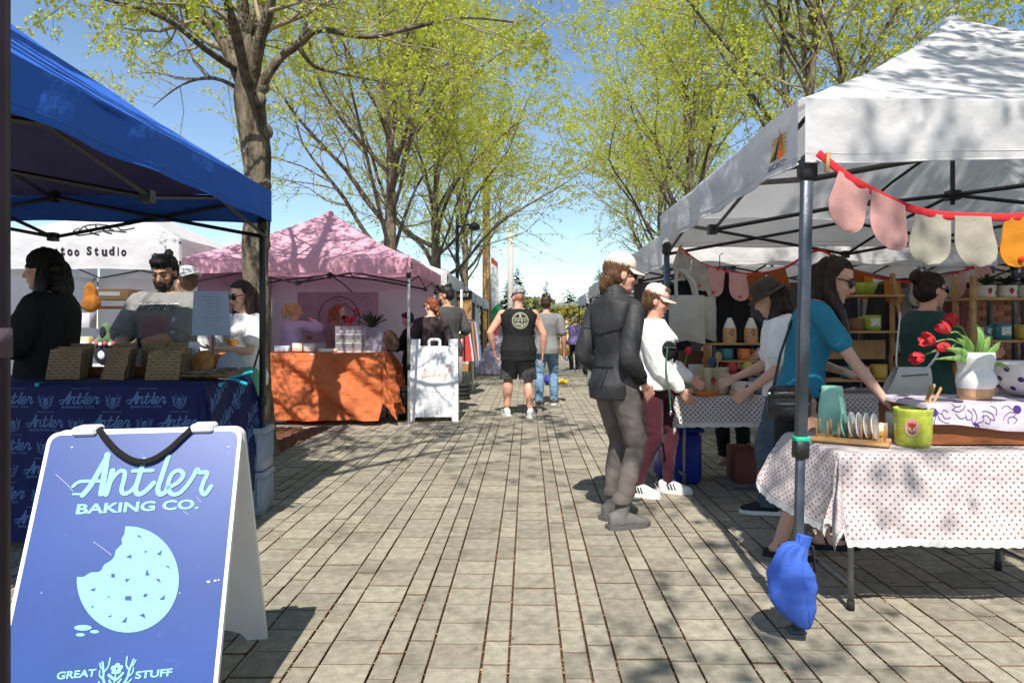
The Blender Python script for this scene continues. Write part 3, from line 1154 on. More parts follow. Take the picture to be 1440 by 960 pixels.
p.build('pole', frame_grey, t)
def flagpt(u, v):
    return (.02 + u * (.40 - .18 * v) , .06 * math.sin(u * 4 + v * 5), .75 + v * 3.05 - .18 * u * v)
for nm, mm, v0, v1 in (('green_panel', M('flag_green', (.02, .22, .09), transl=.3), 0, .45), ('white_panel', M('flag_white', (.75, .75, .75), transl=.3), .45, .93), ('red_panel', M('flag_red', (.42, .09, .05), transl=.3), .93, 1)):
    p = MB()
    p.grid(lambda u, v: flagpt(u, v0 + (v1 - v0) * v + (.25 * (u - .5) * (1 if v == 1 and v1 == .45 or v == 0 and v0 == .45 else 0) * .6)), 8, 14)
    p.build(nm, mm, t)
# ================================================================ PEOPLE
def remeshed(name, mb, vox, mat, parent, smooth=4, wrinkle=0.0, wscale=9.0, wst=(1, 1, .45), seed=0, post=None, hairy=0.0):
    me = bpy.data.meshes.new('tmp')
    me.from_pydata(mb.v, [], mb.f)
    me.update()
    o = bpy.data.objects.new(name, me)
    col.objects.link(o)
    bm = bmesh.new()
    bm.from_mesh(me)
    bmesh.ops.recalc_face_normals(bm, faces=bm.faces)
    bm.to_mesh(me)
    bm.free()
    md = o.modifiers.new('r', 'REMESH')
    md.mode = 'VOXEL'
    md.voxel_size = vox
    if smooth:
        ms = o.modifiers.new('s', 'SMOOTH')
        ms.factor = .5
        ms.iterations = smooth
    dg = bpy.context.evaluated_depsgraph_get()
    m2 = bpy.data.meshes.new_from_object(o.evaluated_get(dg))
    o.modifiers.clear()
    o.data = m2
    m2.name = name
    bpy.data.meshes.remove(me)
    if wrinkle or hairy or post:
        n = len(m2.vertices)
        co = np.empty(n * 3, np.float32)
        m2.vertices.foreach_get('co', co)
        no = np.empty(n * 3, np.float32)
        m2.vertex_normals.foreach_get('vector', no)
        co, no = co.reshape(-1, 3), no.reshape(-1, 3)
        d = np.zeros(n, np.float32)
        if wrinkle:
            for i in range(n):
                x, y, z = co[i]
                q = (x * wscale * wst[0] + seed, y * wscale * wst[1], z * wscale * wst[2] + x * 4)
                w1 = mnoise.noise(q)
                w2 = mnoise.noise((q[0] * 2.3 + 5, q[1] * 2.3, q[2] * 2.3 + y * 11))
                d[i] = wrinkle * ((1 - 2.2 * abs(w1)) * .9 + (.5 - 1.6 * abs(w2)) * .55 - .3)
        if hairy:
            for i in range(n):
                x, y, z = co[i]
                a = math.atan2(y, x)
                d[i] += hairy * (mnoise.noise((a * 9 + seed, z * 9, 1.5)) + .6 * mnoise.noise((a * 22, z * 14 + seed, x * 20)))
        co += no * d[:, None]
        if post:
            co = post(co)
        m2.vertices.foreach_set('co', co.ravel())
    m2.materials.clear()
    m2.materials.append(mat)
    m2.polygons.foreach_set('use_smooth', [True] * len(m2.polygons))
    m2.update()
    if parent is not None:
        o.parent = parent
    return o

def skin_m(nm, c):
    m = M('skin_' + nm, c, rough=.5, var=.07, vs=14, bump=.05, bs=180, spec=.4)
    p = m.node_tree.nodes['Principled BSDF']
    p.inputs['Subsurface Weight'].default_value = .12
    p.inputs['Subsurface Radius'].default_value = (.012, .005, .003)
    return m
SK = dict(fair=skin_m('fair', (.60, .36, .27)), tan=skin_m('tan', (.40, .22, .14)), pink=skin_m('pink', (.60, .31, .22)), olive=skin_m('olive', (.48, .28, .19)))
hair_mats = {}
def hair_m(nm, c):
    return M('hair_' + nm, c, rough=.45, var=.35, vs=50, stretch=(1, 1, .15), bump=.6, bs=90, spec=.4, bdist=.01)
HB, HD, HR, HL, HBR = hair_m('black', (.012, .009, .008)), hair_m('dark', (.035, .018, .012)), hair_m('red', (.22, .055, .02)), hair_m('blonde', (.52, .36, .16)), hair_m('brown', (.13, .065, .03))
def fab(nm, c, var=.1, rough=.9, bump=.3, bs=120, sheen=0, **k):
    return M('fabric_' + nm, c, rough=rough, var=var, vs=7, bump=bump, bs=bs, sheen=sheen, bdist=.004, **k)
lens_m = M('dark_lens', (.008, .007, .007), rough=.12, bump=0, spec=.6)
lip_m = M('lips', (.42, .13, .11), rough=.4, bump=0)
eye_m = M('eye_dark', (.02, .012, .01), rough=.2, bump=0)
eyew_m = M('eye_white', (.42, .38, .36), rough=.3, bump=0)
rubber_m = M('sole_black', (.02, .02, .02), rough=.8)
solew_m = M('sole_white', (.7, .7, .68), rough=.7)

def ik(a, b, l1, l2, pole):
    d = b - a
    L_ = min(d.length, (l1 + l2) * .999)
    dn = d.normalized()
    x = (l1 * l1 - l2 * l2 + L_ * L_) / (2 * L_)
    h = math.sqrt(max(0, l1 * l1 - x * x))
    pv = Vector(pole)
    pv = (pv - dn * pv.dot(dn))
    pv = pv.normalized() if pv.length > 1e-5 else dn.orthogonal().normalized()
    return a + dn * x + pv * h, a + dn * L_

def person(label, X, Y, face, H=1.75, fat=1.0, belly=0.0, lean=0.0, side=0.0, hip=(0, 0, 0), twist=0.0, head=(0, 0, 0), neckfwd=0.0,
           wr=None, pole=None, feet=None, skin='fair', vox=.008, top=None, legs=None, shoes=None, hair=None, hat=None, glasses=False,
           facedet=False, mask=None, beard=None, bust=0.0, curl=.5, fem=False, hipw=1.0, group=None):
    """x right, y forwards, z up; wr = wrist places, feet = ankle places (x, y, heading)"""
    root = thing('person', label, 'person', (X, Y, 0), face, group)
    sk = SK[skin]
    k = H / 1.75
    P = Vector((hip[0], hip[1], .525 * H + hip[2]))
    u = Vector((math.sin(R(side)), math.sin(R(lean)), math.cos(R(lean)) * math.cos(R(side)))).normalized()
    rt = Vector((math.cos(R(twist)), math.sin(R(twist)), 0))
    fr = u.cross(rt) * -1
    fr = Vector((-math.sin(R(twist)), math.cos(R(twist)), 0))
    fr = (fr - u * fr.dot(u)).normalized()
    rt2 = fr.cross(u).normalized()
    def spine(t):
        q = t / .31
        return P + (Vector((0, 0, 1)) * (1 - min(1, q * .6)) + u * min(1, q * .6)).normalized() * t * H if t > 0 else P + Vector((0, 0, t * H))
    def fr_at(t):
        f = max(0, min(1, t / .25))
        r_ = (Vector((1, 0, 0)) * (1 - f) + rt2 * f).normalized()
        g_ = (Vector((0, 1, 0)) * (1 - f) + fr * f).normalized()
        return r_, g_
    shw = .100 if fem else .112
    prof = [(-.06, .088 * hipw, .075, -.004), (-.01, .097 * hipw, .078, -.006), (.05, .088, .066, 0), (.10, .075 if fem else .082, .060, .004), (.16, .082 if fem else .088, .064, .002), (.215, .092 if fem else .1, .068, 0),
            (.262, .098 if fem else .108, .058, -.004), (.292, .080 if fem else .088, .046, -.008), (.312, .045, .036, -.008)]
    def torso(mb, t0, t1, grow, k2=1.0, flare=0.0):
        secs = []
        ts = [p_ for p_ in prof if t0 < p_[0] < t1]
        def val(t):
            if t <= prof[0][0]:
                return prof[0][1:]
            for a, b in zip(prof, prof[1:]):
                if a[0] <= t <= b[0]:
                    f = (t - a[0]) / (b[0] - a[0])
                    return tuple(a[i] * (1 - f) + b[i] * f for i in (1, 2, 3))
            return prof[-1][1:]
        for t in [t0] + [p_[0] for p_ in ts] + [t1]:
            w, d, off = val(t)
            bl = belly * max(0, 1 - abs(t - .07) / .13)
            bs_ = bust * max(0, 1 - abs(t - .205) / .06)
            r_, g_ = fr_at(t)
            fl = flare * max(0, (.08 - t)) * 6
            fw = 1 + (fat - 1) * (1 if t < .27 else .4)
            wv = w * H * fw * k2 + grow + fl * .5
            dv = d * H * fw * k2 + grow + (bl + bs_) * H * .5 + fl * .5
            secs.append((spine(t) + g_ * (off * H + (bl + bs_) * H * .5), r_ * wv, g_ * dv))
        mb.loft(secs)
    nb = spine(.305)
    sh = {s: spine(.264) + rt2 * (s * shw * H * (1 + (fat - 1) * .35)) for s in (-1, 1)}
    # head
    hm = Matrix.Rotation(R(head[1]), 3, 'Z') @ Matrix.Rotation(R(-head[0]), 3, 'X') @ Matrix.Rotation(R(head[2]), 3, 'Y')
    tw = Matrix.Rotation(R(twist), 3, 'Z')
    hm = tw @ hm
    un = (u * .55 + Vector((0, 0, 1)) * .45).normalized()
    hc = nb + un * (.088 * H) + fr * (.018 * H + neckfwd)
    kb = k
    k = k * 1.06
    def hp_(x, y, z):
        return hc + hm @ (Vector((x, y, z)) * k)
    al1, al2 = .172 * H, .148 * H
    wr = wr or {}
    pole = pole or {}
    arm = {}
    for s, nm in ((-1, 'L'), (1, 'R')):
        w_ = Vector(wr[nm]) if nm in wr else sh[s] + Vector((s * .05 * H, .02 * H, -.31 * H))
        pl = pole.get(nm, (s * .5, -1, -.3))
        el, w_ = ik(sh[s], w_, al1, al2, pl)
        arm[s] = (sh[s], el, w_)
    k_head = k
    hips = {s: P + Vector((s * .052 * H * hipw, 0, -.005 * H)) for s in (-1, 1)}
    feet = feet or {'L': (-.09, 0, 5), 'R': (.09, 0, -5)}
    ll1, ll2 = .245 * H, .245 * H
    leg = {}
    for s, nm in ((-1, 'L'), (1, 'R')):
        f = feet[nm]
        az = f[3] if len(f) > 3 else 0
        an = Vector((f[0], f[1], .045 * H + az))
        kn, an = ik(hips[s], an, ll1, ll2, (s * .12, 1, 0))
        leg[s] = (hips[s], kn, an, f[2])
    # ---- body, one surface
    b = MB()
    torso(b, -.06, .312, 0)
    b.chain([spine(.295), nb, nb.lerp(hc, .55) + fr * .004, hc - hm @ Vector((0, .012, .03)) * k], [.052 * k * fat ** .3, .05 * k * fat ** .4, .05 * k * fat ** .3, .05 * k], 12)
    b.ell(hp_(0, -.012, .03), (.074 * k, .093 * k, .088 * k), hm)
    b.ell(hp_(0, .03, -.025), (.062 * k, .058 * k, .075 * k), hm)
    b.ell(hp_(0, .04, -.072), (.047 * k * (1.08 if not fem else .95), .042 * k, .036 * k), hm)
    b.ell(hp_(0, .068, -.098), (.02 * k, .017 * k, .016 * k), hm)
    b.ell(hp_(0, .074, .028), (.05 * k, .016 * k, .012 * k), hm)
    b.chain([hp_(0, .080, .015), hp_(0, .093, -.008), hp_(0, .103, -.026), hp_(0, .092, -.034)], [.008 * k, .010 * k, .0125 * k, .010 * k], 8)
    b.ell(hp_(0, .083, -.060), (.022 * k, .010 * k, .008 * k), hm)
    for s in (-1, 1):
        b.ell(hp_(s * .036, .058, -.022), (.026 * k, .024 * k, .024 * k), hm)
        b.ell(hp_(s * .074, -.006, -.008), (.010 * k, .022 * k, .031 * k), hm)
    af = 1 + (fat - 1) * .7
    hands = []
    for s in (-1, 1):
        a, e_, w_ = arm[s]
        g_ = .85 if fem else 1.0
        b.chain([a, a.lerp(e_, .35), a.lerp(e_, .8), e_], [.033 * H * af * g_, .029 * H * af * g_, .0245 * H * af * g_, .0225 * H * af * g_], 12)
        b.chain([e_, e_.lerp(w_, .3), e_.lerp(w_, .75), w_], [.0225 * H * af * g_, .0235 * H * af * g_, .0175 * H * af * g_, .0145 * H * g_], 12)
        # hand: palm, four bent fingers, thumb
        d = (w_ - e_).normalized()
        inward = Vector((-s, .15, 0))
        pn = inward - d * inward.dot(d)
        if isinstance(pole.get('palm' + ('L' if s < 0 else 'R')), tuple):
            pn = Vector(pole['palm' + ('L' if s < 0 else 'R')])
            pn = pn - d * pn.dot(d)
        pn = pn.normalized()
        wd = d.cross(pn).normalized() * s      # towards the thumb side
        if wd.dot(Vector((0, 1, .2))) < 0:
            wd = -wd
        hs = k * (1.06 if vox > .009 else 1.0)
        fr_r = max(.0082 * hs, vox * .95)
        pc = w_ + d * .045 * hs
        for f_ in (-1, -.33, .33, 1):
            b.capsule(w_ + d * .008 * hs + wd * f_ * .016 * hs, w_ + d * .086 * hs + wd * f_ * .029 * hs, .013 * hs, .0115 * hs, 8)
        for f_, ln in ((1, .074), (.33, .083), (-.33, .077), (-1, .06)):
            r0 = w_ + d * .084 * hs + wd * f_ * .030 * hs
            c_ = curl * (1 + .1 * f_)
            q1 = r0 + (d * math.cos(c_ * .7) + pn * math.sin(c_ * .7)) * ln * .45 * hs
            q2 = q1 + (d * math.cos(c_ * 1.7) + pn * math.sin(c_ * 1.7)) * ln * .32 * hs
            q3 = q2 + (d * math.cos(c_ * 2.4) + pn * math.sin(c_ * 2.4)) * ln * .25 * hs
            b.chain([r0, q1, q2, q3], [fr_r * 1.05, fr_r, fr_r * .92, fr_r * .8], 8)
        t0 = w_ + d * .025 * hs + wd * .020 * hs
        t1 = t0 + (d * .6 + wd * .75 + pn * .3).normalized() * .036 * hs
        t2 = t1 + (d * .9 + wd * .15 + pn * .45).normalized() * .032 * hs
        b.chain([t0, t1, t2], [.012 * hs, .0105 * hs, .0085 * hs], 8)
        hands.append((w_, d, wd, pn))
    lf = 1 + (fat - 1) * .6
    cov = .010 if legs and legs['s'] in ('trousers',) else (.003 if legs and legs['s'] == 'leggings' else 0)
    for s in (-1, 1):
        h_, kn, an, hd = leg[s]
        b.chain([h_, h_.lerp(kn, .3), h_.lerp(kn, .75), kn], [.052 * H * lf * hipw - cov, .05 * H * lf - cov, .036 * H * lf - cov, .031 * H * lf - cov], 12)
        back = Vector((0, -.012 * H, 0))
        b.chain([kn, kn.lerp(an, .3) + back, kn.lerp(an, .62) + back * .6, an], [.030 * H * lf - cov, .0345 * H * lf - cov, .026 * H * lf - cov, .021 * H], 12)
        fd = Vector((-math.sin(R(hd)), math.cos(R(hd)), 0))
        b.chain([an - fd * .03 * k - Vector((0, 0, .035 * k)), an - Vector((0, 0, .03 * k)), an + fd * .07 * k - Vector((0, 0, .052 * k)), an + fd * .15 * k - Vector((0, 0, .062 * k))], [.030 * k, .034 * k, .032 * k, .018 * k], 10)
    remeshed('body', b, vox, sk, root, smooth=3 if vox < .008 else 2)
    # ---- face
    if facedet and not glasses:
        for s in (-1, 1):
            e_ = MB()
            e_.ell(hp_(s * .031, .0755, .005), (.0125 * k, .009 * k, .0042 * k), hm)
            ew = e_.build('eye', eyew_m, root)
            e_ = MB()
            e_.ell(hp_(s * .031, .0845, .006), (.006 * k, .004 * k, .006 * k), hm)
            e_.build('iris', eye_m, ew)
    if facedet:
        for s in (-1, 1):
            e_ = MB()
            e_.chain([hp_(s * .012, .089, .026), hp_(s * .032, .086, .034), hp_(s * .052, .070, .026)], [.004 * k, .0055 * k, .003 * k], 6)
            e_.build('eyebrow', hair or HD, root) if not isinstance(hair, dict) else e_.build('eyebrow', hair['m'], root)
        e_ = MB()
        e_.chain([hp_(-.023, .080, -.058), hp_(-.008, .0925, -.0555), hp_(0, .092, -.0575), hp_(.008, .0925, -.0555), hp_(.023, .080, -.058)], [.0025 * k, .0048 * k, .0042 * k, .0048 * k, .0025 * k], 6)
        e_.chain([hp_(-.018, .080, -.064), hp_(0, .090, -.067), hp_(.018, .080, -.064)], [.003 * k, .006 * k, .003 * k], 6)
        e_.build('mouth', lip_m, root)
    if beard:
        e_ = MB()
        e_.ell(hp_(0, .043, -.082), (.052 * k, .046 * k, .040 * k), hm)
        e_.ell(hp_(0, .07, -.104), (.030 * k, .022 * k, .022 * k), hm)
        e_.chain([hp_(-.066, .02, -.01), hp_(-.058, .035, -.055), hp_(-.035, .062, -.09)], [.010 * k, .016 * k, .02 * k], 8)
        e_.chain([hp_(.066, .02, -.01), hp_(.058, .035, -.055), hp_(.035, .062, -.09)], [.010 * k, .016 * k, .02 * k], 8)
        e_.chain([hp_(-.026, .078, -.058), hp_(-.012, .092, -.047), hp_(.012, .092, -.047), hp_(.026, .078, -.058)], [.007 * k, .0075 * k, .0075 * k, .007 * k], 6)
        remeshed('beard', e_, max(.005, vox * .8), beard, root, smooth=2, hairy=.0025)
    if glasses:
        e_ = MB()
        for s in (-1, 1):
            e_.ell(hp_(s * .034, .088, .004), (.029 * k, .008 * k, .022 * k), hm @ Matrix.Rotation(R(-s * 14), 3, 'Z'), 14, 8)
            e_.tube([hp_(s * .060, .078, .012), hp_(s * .074, .03, .012), hp_(s * .077, -.015, .004)], [.005 * k, .004 * k, .003 * k], 6)
        e_.tube([hp_(-.02, .096, .012), hp_(.02, .096, .012)], .0045 * k, 6)
        e_.build('sunglasses', lens_m, root)
    if mask:
        e_ = MB()
        e_.ell(hp_(0, .062, -.055), (.05 * k, .048 * k, .045 * k), hm)
        e_.build('face_mask', mask, root)
    # ---- hair
    if hair:
        hs_ = hair['s']
        e_ = MB()
        if hs_ != 'none':
            e_.ell(hp_(0, -.022, .040), (.082 * k, .096 * k, .088 * k), hm)
            e_.ell(hp_(0, -.045, -.005), (.078 * k, .068 * k, .075 * k), hm)
        if hs_ in ('short', 'curly'):
            e_.ell(hp_(0, .02, .092), (.066 * k, .066 * k, .035 * k), hm)
        if hs_ == 'curly':
            rr = random.Random(3)
            for q in range(26):
                a, f = rr.uniform(0, 2 * PI), rr.random()
                e_.ell(hp_(math.cos(a) * .070 * (1 - .4 * f), -.02 + math.sin(a) * .075, .045 + .085 * f), (.020 * k,) * 3)
        if hs_ in ('long', 'longcurly'):
            ln = hair.get('len', .3)
            for s in (-1, 1):
                e_.chain([hp_(s * .05, -.03, .05), hp_(s * .082, -.015, -.05), hc + Vector((0, 0, -.17 * k)) + rt2 * s * .095 * k - fr * .02 + fr * hair.get('fwd', 0) * .5, hc + Vector((0, 0, -.1 - ln)) + rt2 * s * .1 * k + fr * hair.get('fwd', 0)], [.04 * k, .036 * k, .032 * k, .012 * k], 10)
            e_.chain([hp_(0, -.08, .0), hc - fr * .10 * k + Vector((0, 0, -.12 * k)), hc - fr * .12 * k + Vector((0, 0, -.1 - ln))], [.07 * k, .075 * k, .03 * k], 12)
            if hs_ == 'longcurly':
                rr = random.Random(9)
                for q in range(40):
                    a = rr.uniform(-.4, PI + .4)
                    z = rr.uniform(-.27, .02)
                    e_.ell(hc + rt2 * math.cos(a) * .095 * k - fr * (math.sin(a) * .1 + .03) * k + Vector((0, 0, z)), (.028 * k,) * 3)
        if hs_ == 'bun':
            e_.ell(hp_(0, -.115, .085), (.042 * k, .042 * k, .042 * k), hm)
            e_.ell(hp_(.015, -.125, .105), (.028 * k, .028 * k, .028 * k), hm)
        if hs_ == 'ponytail':
            e_.chain([hp_(0, -.10, .075), hp_(0, -.15, .06), hp_(0, -.165, -.03), hp_(0, -.15, -.12)], [.025 * k, .04 * k, .045 * k, .015 * k], 10)
        if hs_ == 'low':
            e_.ell(hp_(0, -.075, -.045), (.06 * k, .05 * k, .055 * k), hm)
            e_.chain([hp_(0, -.06, -.03), hp_(0, -.085, -.08), hp_(0, -.08, -.12)], [.05 * k, .045 * k, .02 * k], 10)
        if hs_ == 'braid':
            for q in range(9):
                e_.ell(hp_(.012 * (-1) ** q, -.1 - .004 * q, -.03 - .032 * q), (.028 * k * (1 - q * .05), .022 * k, .026 * k), hm)
        if hair.get('extra'):
            hair['extra'](e_, hp_, hm, k)
        if e_.v:
            # keep the face open: pull hair that lies in front of the hairline back onto the skull
            hmi = hm.inverted()
            hcn = np.array(hc)
            A = np.array(hmi)
            keep = hair.get('open', True)
            hl = hair.get('line', .08 if hs_ == 'long' else .045)
            def post(co):
                if not keep:
                    return co
                loc = (co - hcn) @ A.T / k
                lim = np.where(loc[:, 2] < hl, np.clip(.018 - .3 * (hl - loc[:, 2]), -.03, .02), 9)
                front = (loc[:, 1] > lim) & (loc[:, 2] > -.13) & (np.abs(loc[:, 0]) < .082)
                loc[:, 1] = np.where(front, lim + (loc[:, 1] - lim) * .12, loc[:, 1])
                return (loc * k) @ np.array(hm).T + hcn
            ho = remeshed('hair', e_, max(.006, vox * .8), hair['m'], root, smooth=3, hairy=hair.get('rough', .0035), post=post, seed=X)
            if vox < .0095:
                me = ho.data
                bv = BVHTree.FromPolygons([v.co for v in me.vertices], [tuple(p.vertices) for p in me.polygons])
                rr = random.Random(int(abs(X) * 100))
                top_z = hc.z + .02
                src = [v.co for v in me.vertices if v.co.z > top_z - (.04 if hs_ in ('short', 'curly') else 0)]
                st = MB()
                for q in range(260):
                    p_ = Vector(rr.choice(src))
                    pts = []
                    jit = Vector((rr.gauss(0, .35), rr.gauss(0, .35), 0))
                    lift_ = rr.uniform(.0005, .006)
                    for i in range(int(rr.uniform(6, 26))):
                        nn, nrm_, _, _ = bv.find_nearest(p_)
                        if nn is None:
                            break
                        dn = Vector((jit.x, jit.y, -1)) * .014
                        dn = dn - nrm_ * dn.dot(nrm_)
                        if dn.length < .003:
                            dn = dn + Vector((rr.gauss(0, 1), rr.gauss(0, 1), -.2)) * .005
                        pts.append(nn + nrm_ * lift_)
                        p_ = nn + dn.normalized() * .014
                        jit += Vector((rr.gauss(0, .12), rr.gauss(0, .12), 0))
                    if len(pts) > 4:
                        n_ = len(pts)
                        st.tube(pts, [.0022 * k * (1 - i / n_) + .0006 for i in range(n_)], 4, caps=False)
                if st.v:
                    st.build('hair_strand', hair['m'], ho, kind='stuff')
    # ---- hats
    if hat:
        e_ = MB()
        ty = hat['s']
        if ty in ('cap', 'backcap'):
            z0 = .058
            prof_ = [(.088, 0), (.090, .02), (.084, .05), (.066, .078), (.036, .094), (.004, .099)]
            ring = []
            mm = hm @ Matrix.Rotation(R(-6), 3, 'X')
            n0 = len(e_.v)
            e_.lathe([(r_ * k, z * k) for r_, z in prof_], 22, (0, 0, 0), .93, 1.13)
            for i in range(n0, len(e_.v)):
                e_.v[i] = tuple(hp_(0, -.014, z0 - .012) + mm @ Vector(e_.v[i]))
            cp = e_.build('cap', hat['m'], root)
            e_ = MB()
            sg = -1 if ty == 'backcap' else 1
            def brim(u, v):
                a = (u - .5) * PI * .80
                r0 = Vector((math.sin(a) * .083, math.cos(a) * .100 * sg, 0))
                ext = Vector((0, .072 * sg * math.cos(a * .95) ** .6, -.014 - .012 * abs(math.sin(a))))
                q = r0 + ext * v + Vector((0, 0, .010 * math.cos(a * 1.1) * v))
                return hp_(0, -.014, z0 - .010) + mm @ (q * k)
            def brim2(u, v):
                return Vector(brim(u, v)) + hm @ Vector((0, 0, -.005 * k))
            e_.grid(brim, 14, 6)
            e_.grid(brim2, 14, 6)
            for fn_ in (lambda u, v: Vector(brim(u, 1)).lerp(brim2(u, 1), v),):
                e_.grid(fn_, 14, 1)
            e_.build('brim', hat.get('brim', hat['m']), cp)
            e_ = MB()
            e_.ell(hp_(0, -.014, z0 - .012) + mm @ Vector((0, 0, .101 * k)), (.008 * k, .008 * k, .005 * k), mm)
            e_.build('button', hat['m'], cp)
        elif ty == 'beanie':
            e_.ell(hp_(0, -.022, .058), (.088 * k, .104 * k, .088 * k), hm)
            e_.ell(hp_(0, -.016, .032), (.092 * k, .108 * k, .032 * k), hm)
            remeshed('beanie', e_, .008, hat['m'], root, smooth=3, wrinkle=.003, wscale=20)
        elif ty == 'brimmed':
            mm = hm @ Matrix.Rotation(R(-5), 3, 'X')
            n0 = len(e_.v)
            e_.lathe([(.14 * k, -.022 * k), (.138 * k, -.016 * k), (.092 * k, .0), (.09 * k, .03 * k), (.085 * k, .065 * k), (.062 * k, .09 * k), (.02 * k, .096 * k), (.003 * k, .096 * k)], 24, (0, 0, 0), .95, 1.12)
            for i in range(n0, len(e_.v)):
                e_.v[i] = tuple(hp_(0, -.012, .05) + mm @ Vector(e_.v[i]))
            e_.build('hat', hat['m'], root)
    # ---- clothes
    out = dict(root=root, hp=hp_, hm=hm, arm=arm, leg=leg, spine=spine, fr=fr, rt=rt2, hands=hands, hc=hc, k=k, P=P)
    cv = max(vox, .0075)
    if legs:
        ty = legs['s']
        e_ = MB()
        zcut = 0
        g_ = legs.get('loose', .012)
        if ty in ('trousers', 'shorts', 'leggings'):
            torso(e_, -.06, legs.get('waist', .05), g_ * .8, 1.0)
            for s in (-1, 1):
                h_, kn, an, hd = leg[s]
                back = Vector((0, -.012 * H, 0)) * (1 if ty == 'leggings' else .4)
                h2 = h_ + Vector((-s * .008, 0, 0))
                if ty == 'shorts':
                    f_ = legs.get('len', .95)
                    end = h2.lerp(kn, f_)
                    zcut = max(zcut, end.z - .012)
                    e_.chain([h2, h2.lerp(kn, f_ * .4), h2.lerp(kn, f_ * .8), end], [.055 * H * lf * hipw + g_, .052 * H * lf + g_ * 1.5, .046 * H * lf + g_ * 2.2, .043 * H * lf + g_ * 2.4], 14)
                else:
                    lo = an + Vector((0, 0, legs.get('lift', -.005)))
                    if ty == 'trousers':
                        zcut = max(zcut, lo.z - .012)
                    gk = g_ if ty == 'trousers' else g_
                    e_.chain([h2, h2.lerp(kn, .35), h2.lerp(kn, .8), kn, kn.lerp(an, .35) + back, kn.lerp(an, .7) + back * .5, lo],
                             [.054 * H * lf * hipw + g_, .05 * H * lf + g_, .038 * H * lf + g_, .033 * H * lf + gk, .0345 * H * lf + gk, (.027 if ty == 'leggings' else .030) * H * lf + gk, (.022 if ty == 'leggings' else .028) * H + gk], 14)
        else:
            zb_ = legs.get('hem', .25)
            secs = []
            for f in (0, .3, .7, 1):
                c = P.lerp(Vector((P.x, P.y, zb_ * H)), f) + Vector((0, 0, .03 * H * (1 - f)))
                w = (.1 + legs.get('flare', .03) * f) * H * fat * hipw
                secs.append((c, Vector((w, 0, 0)), Vector((0, w * .8, 0))))
            e_.loft(secs)
        out['legwear'] = remeshed(legs.get('n', 'trousers'), e_, cv, legs['m'], root, smooth=3, wrinkle=legs.get('w', .006), wscale=legs.get('ws', 11), wst=(.8, .8, 1.3), seed=X * 3,
                                 post=(lambda co: np.column_stack((co[:, 0], co[:, 1], np.maximum(co[:, 2], zcut)))) if zcut else None)
    if top:
        e_ = MB()
        g_ = top.get('loose', .016)
        torso(e_, top.get('hem', -.05), .318 if top.get('collar') else .306, g_, 1.0, top.get('flare', .05))
        sl = top.get('sleeve', .5)
        for s in (-1, 1):
            a, el, w_ = arm[s]
            if sl <= 0:
                e_.chain([spine(.29) + rt2 * s * .05 * H, sh[s] * .75 + spine(.27) * .25, spine(.2) + rt2 * s * .09 * H * fat], [.03 * H, .022 * H, .03 * H], 10)
                continue
            sa = top.get('arm', .013)
            pts = [spine(.272) + rt2 * s * .06 * H, a]
            rr_ = [.030 * H, .0325 * H * af + sa * .55]
            if sl <= 1:
                en = a.lerp(el, sl)
                pts += [a.lerp(el, sl * .5), en]
                rr_ += [.031 * H * af + sa, (.029 - .006 * sl) * H * af + sa * 1.45]
            else:
                en = el.lerp(w_, sl - 1)
                pts += [a.lerp(el, .5), el, el.lerp(w_, (sl - 1) * .5), en]
                rr_ += [.030 * H * af + sa, .026 * H * af + sa, .025 * H * af + sa, (.0235 - .007 * (sl - 1)) * H * af + sa * top.get('cuff', .8)]
            e_.chain(pts, rr_, 14)
        if top.get('collar'):
            e_.chain([spine(.275), nb + (hc - nb) * .22 - fr * .01], [.085 * k, .070 * k], 14)
        out['top'] = remeshed(top.get('n', 'shirt'), e_, cv, top['m'], root, smooth=3, wrinkle=top.get('w', .006), wscale=top.get('ws', 8), seed=X * 5 + 1)
    if top and not top.get('collar') and vox < .0125:
        e_ = MB()
        c0 = spine(.303) - fr * .006 * k
        e_.tube([c0 + rt2 * (.070 * k * math.cos(a)) + fr * (.064 * k * math.sin(a)) + u * (-.022 * k * max(0, math.sin(a)) + .006) for a in [2 * PI * q / 24 for q in range(25)]], .0055 * k, 6)
        e_.build('neckband', top['m'], out['top'])
        sl = top.get('sleeve', .5)
        if 0 < sl <= 1:
            for s in (-1, 1):
                a_, el_, w_ = arm[s]
                ax = (el_ - a_).normalized()
                p_ = a_.lerp(el_, sl) + ax * .006
                rr_ = (.029 - .006 * sl) * H * af + top.get('arm', .013) * 1.45
                o1 = ax.orthogonal().normalized()
                o2 = ax.cross(o1)
                e_ = MB()
                e_.tube([p_ + o1 * rr_ * math.cos(a) + o2 * rr_ * math.sin(a) for a in [2 * PI * q / 20 for q in range(21)]], .006, 6)
                e_.build('sleeve_hem', top['m'], out['top'])
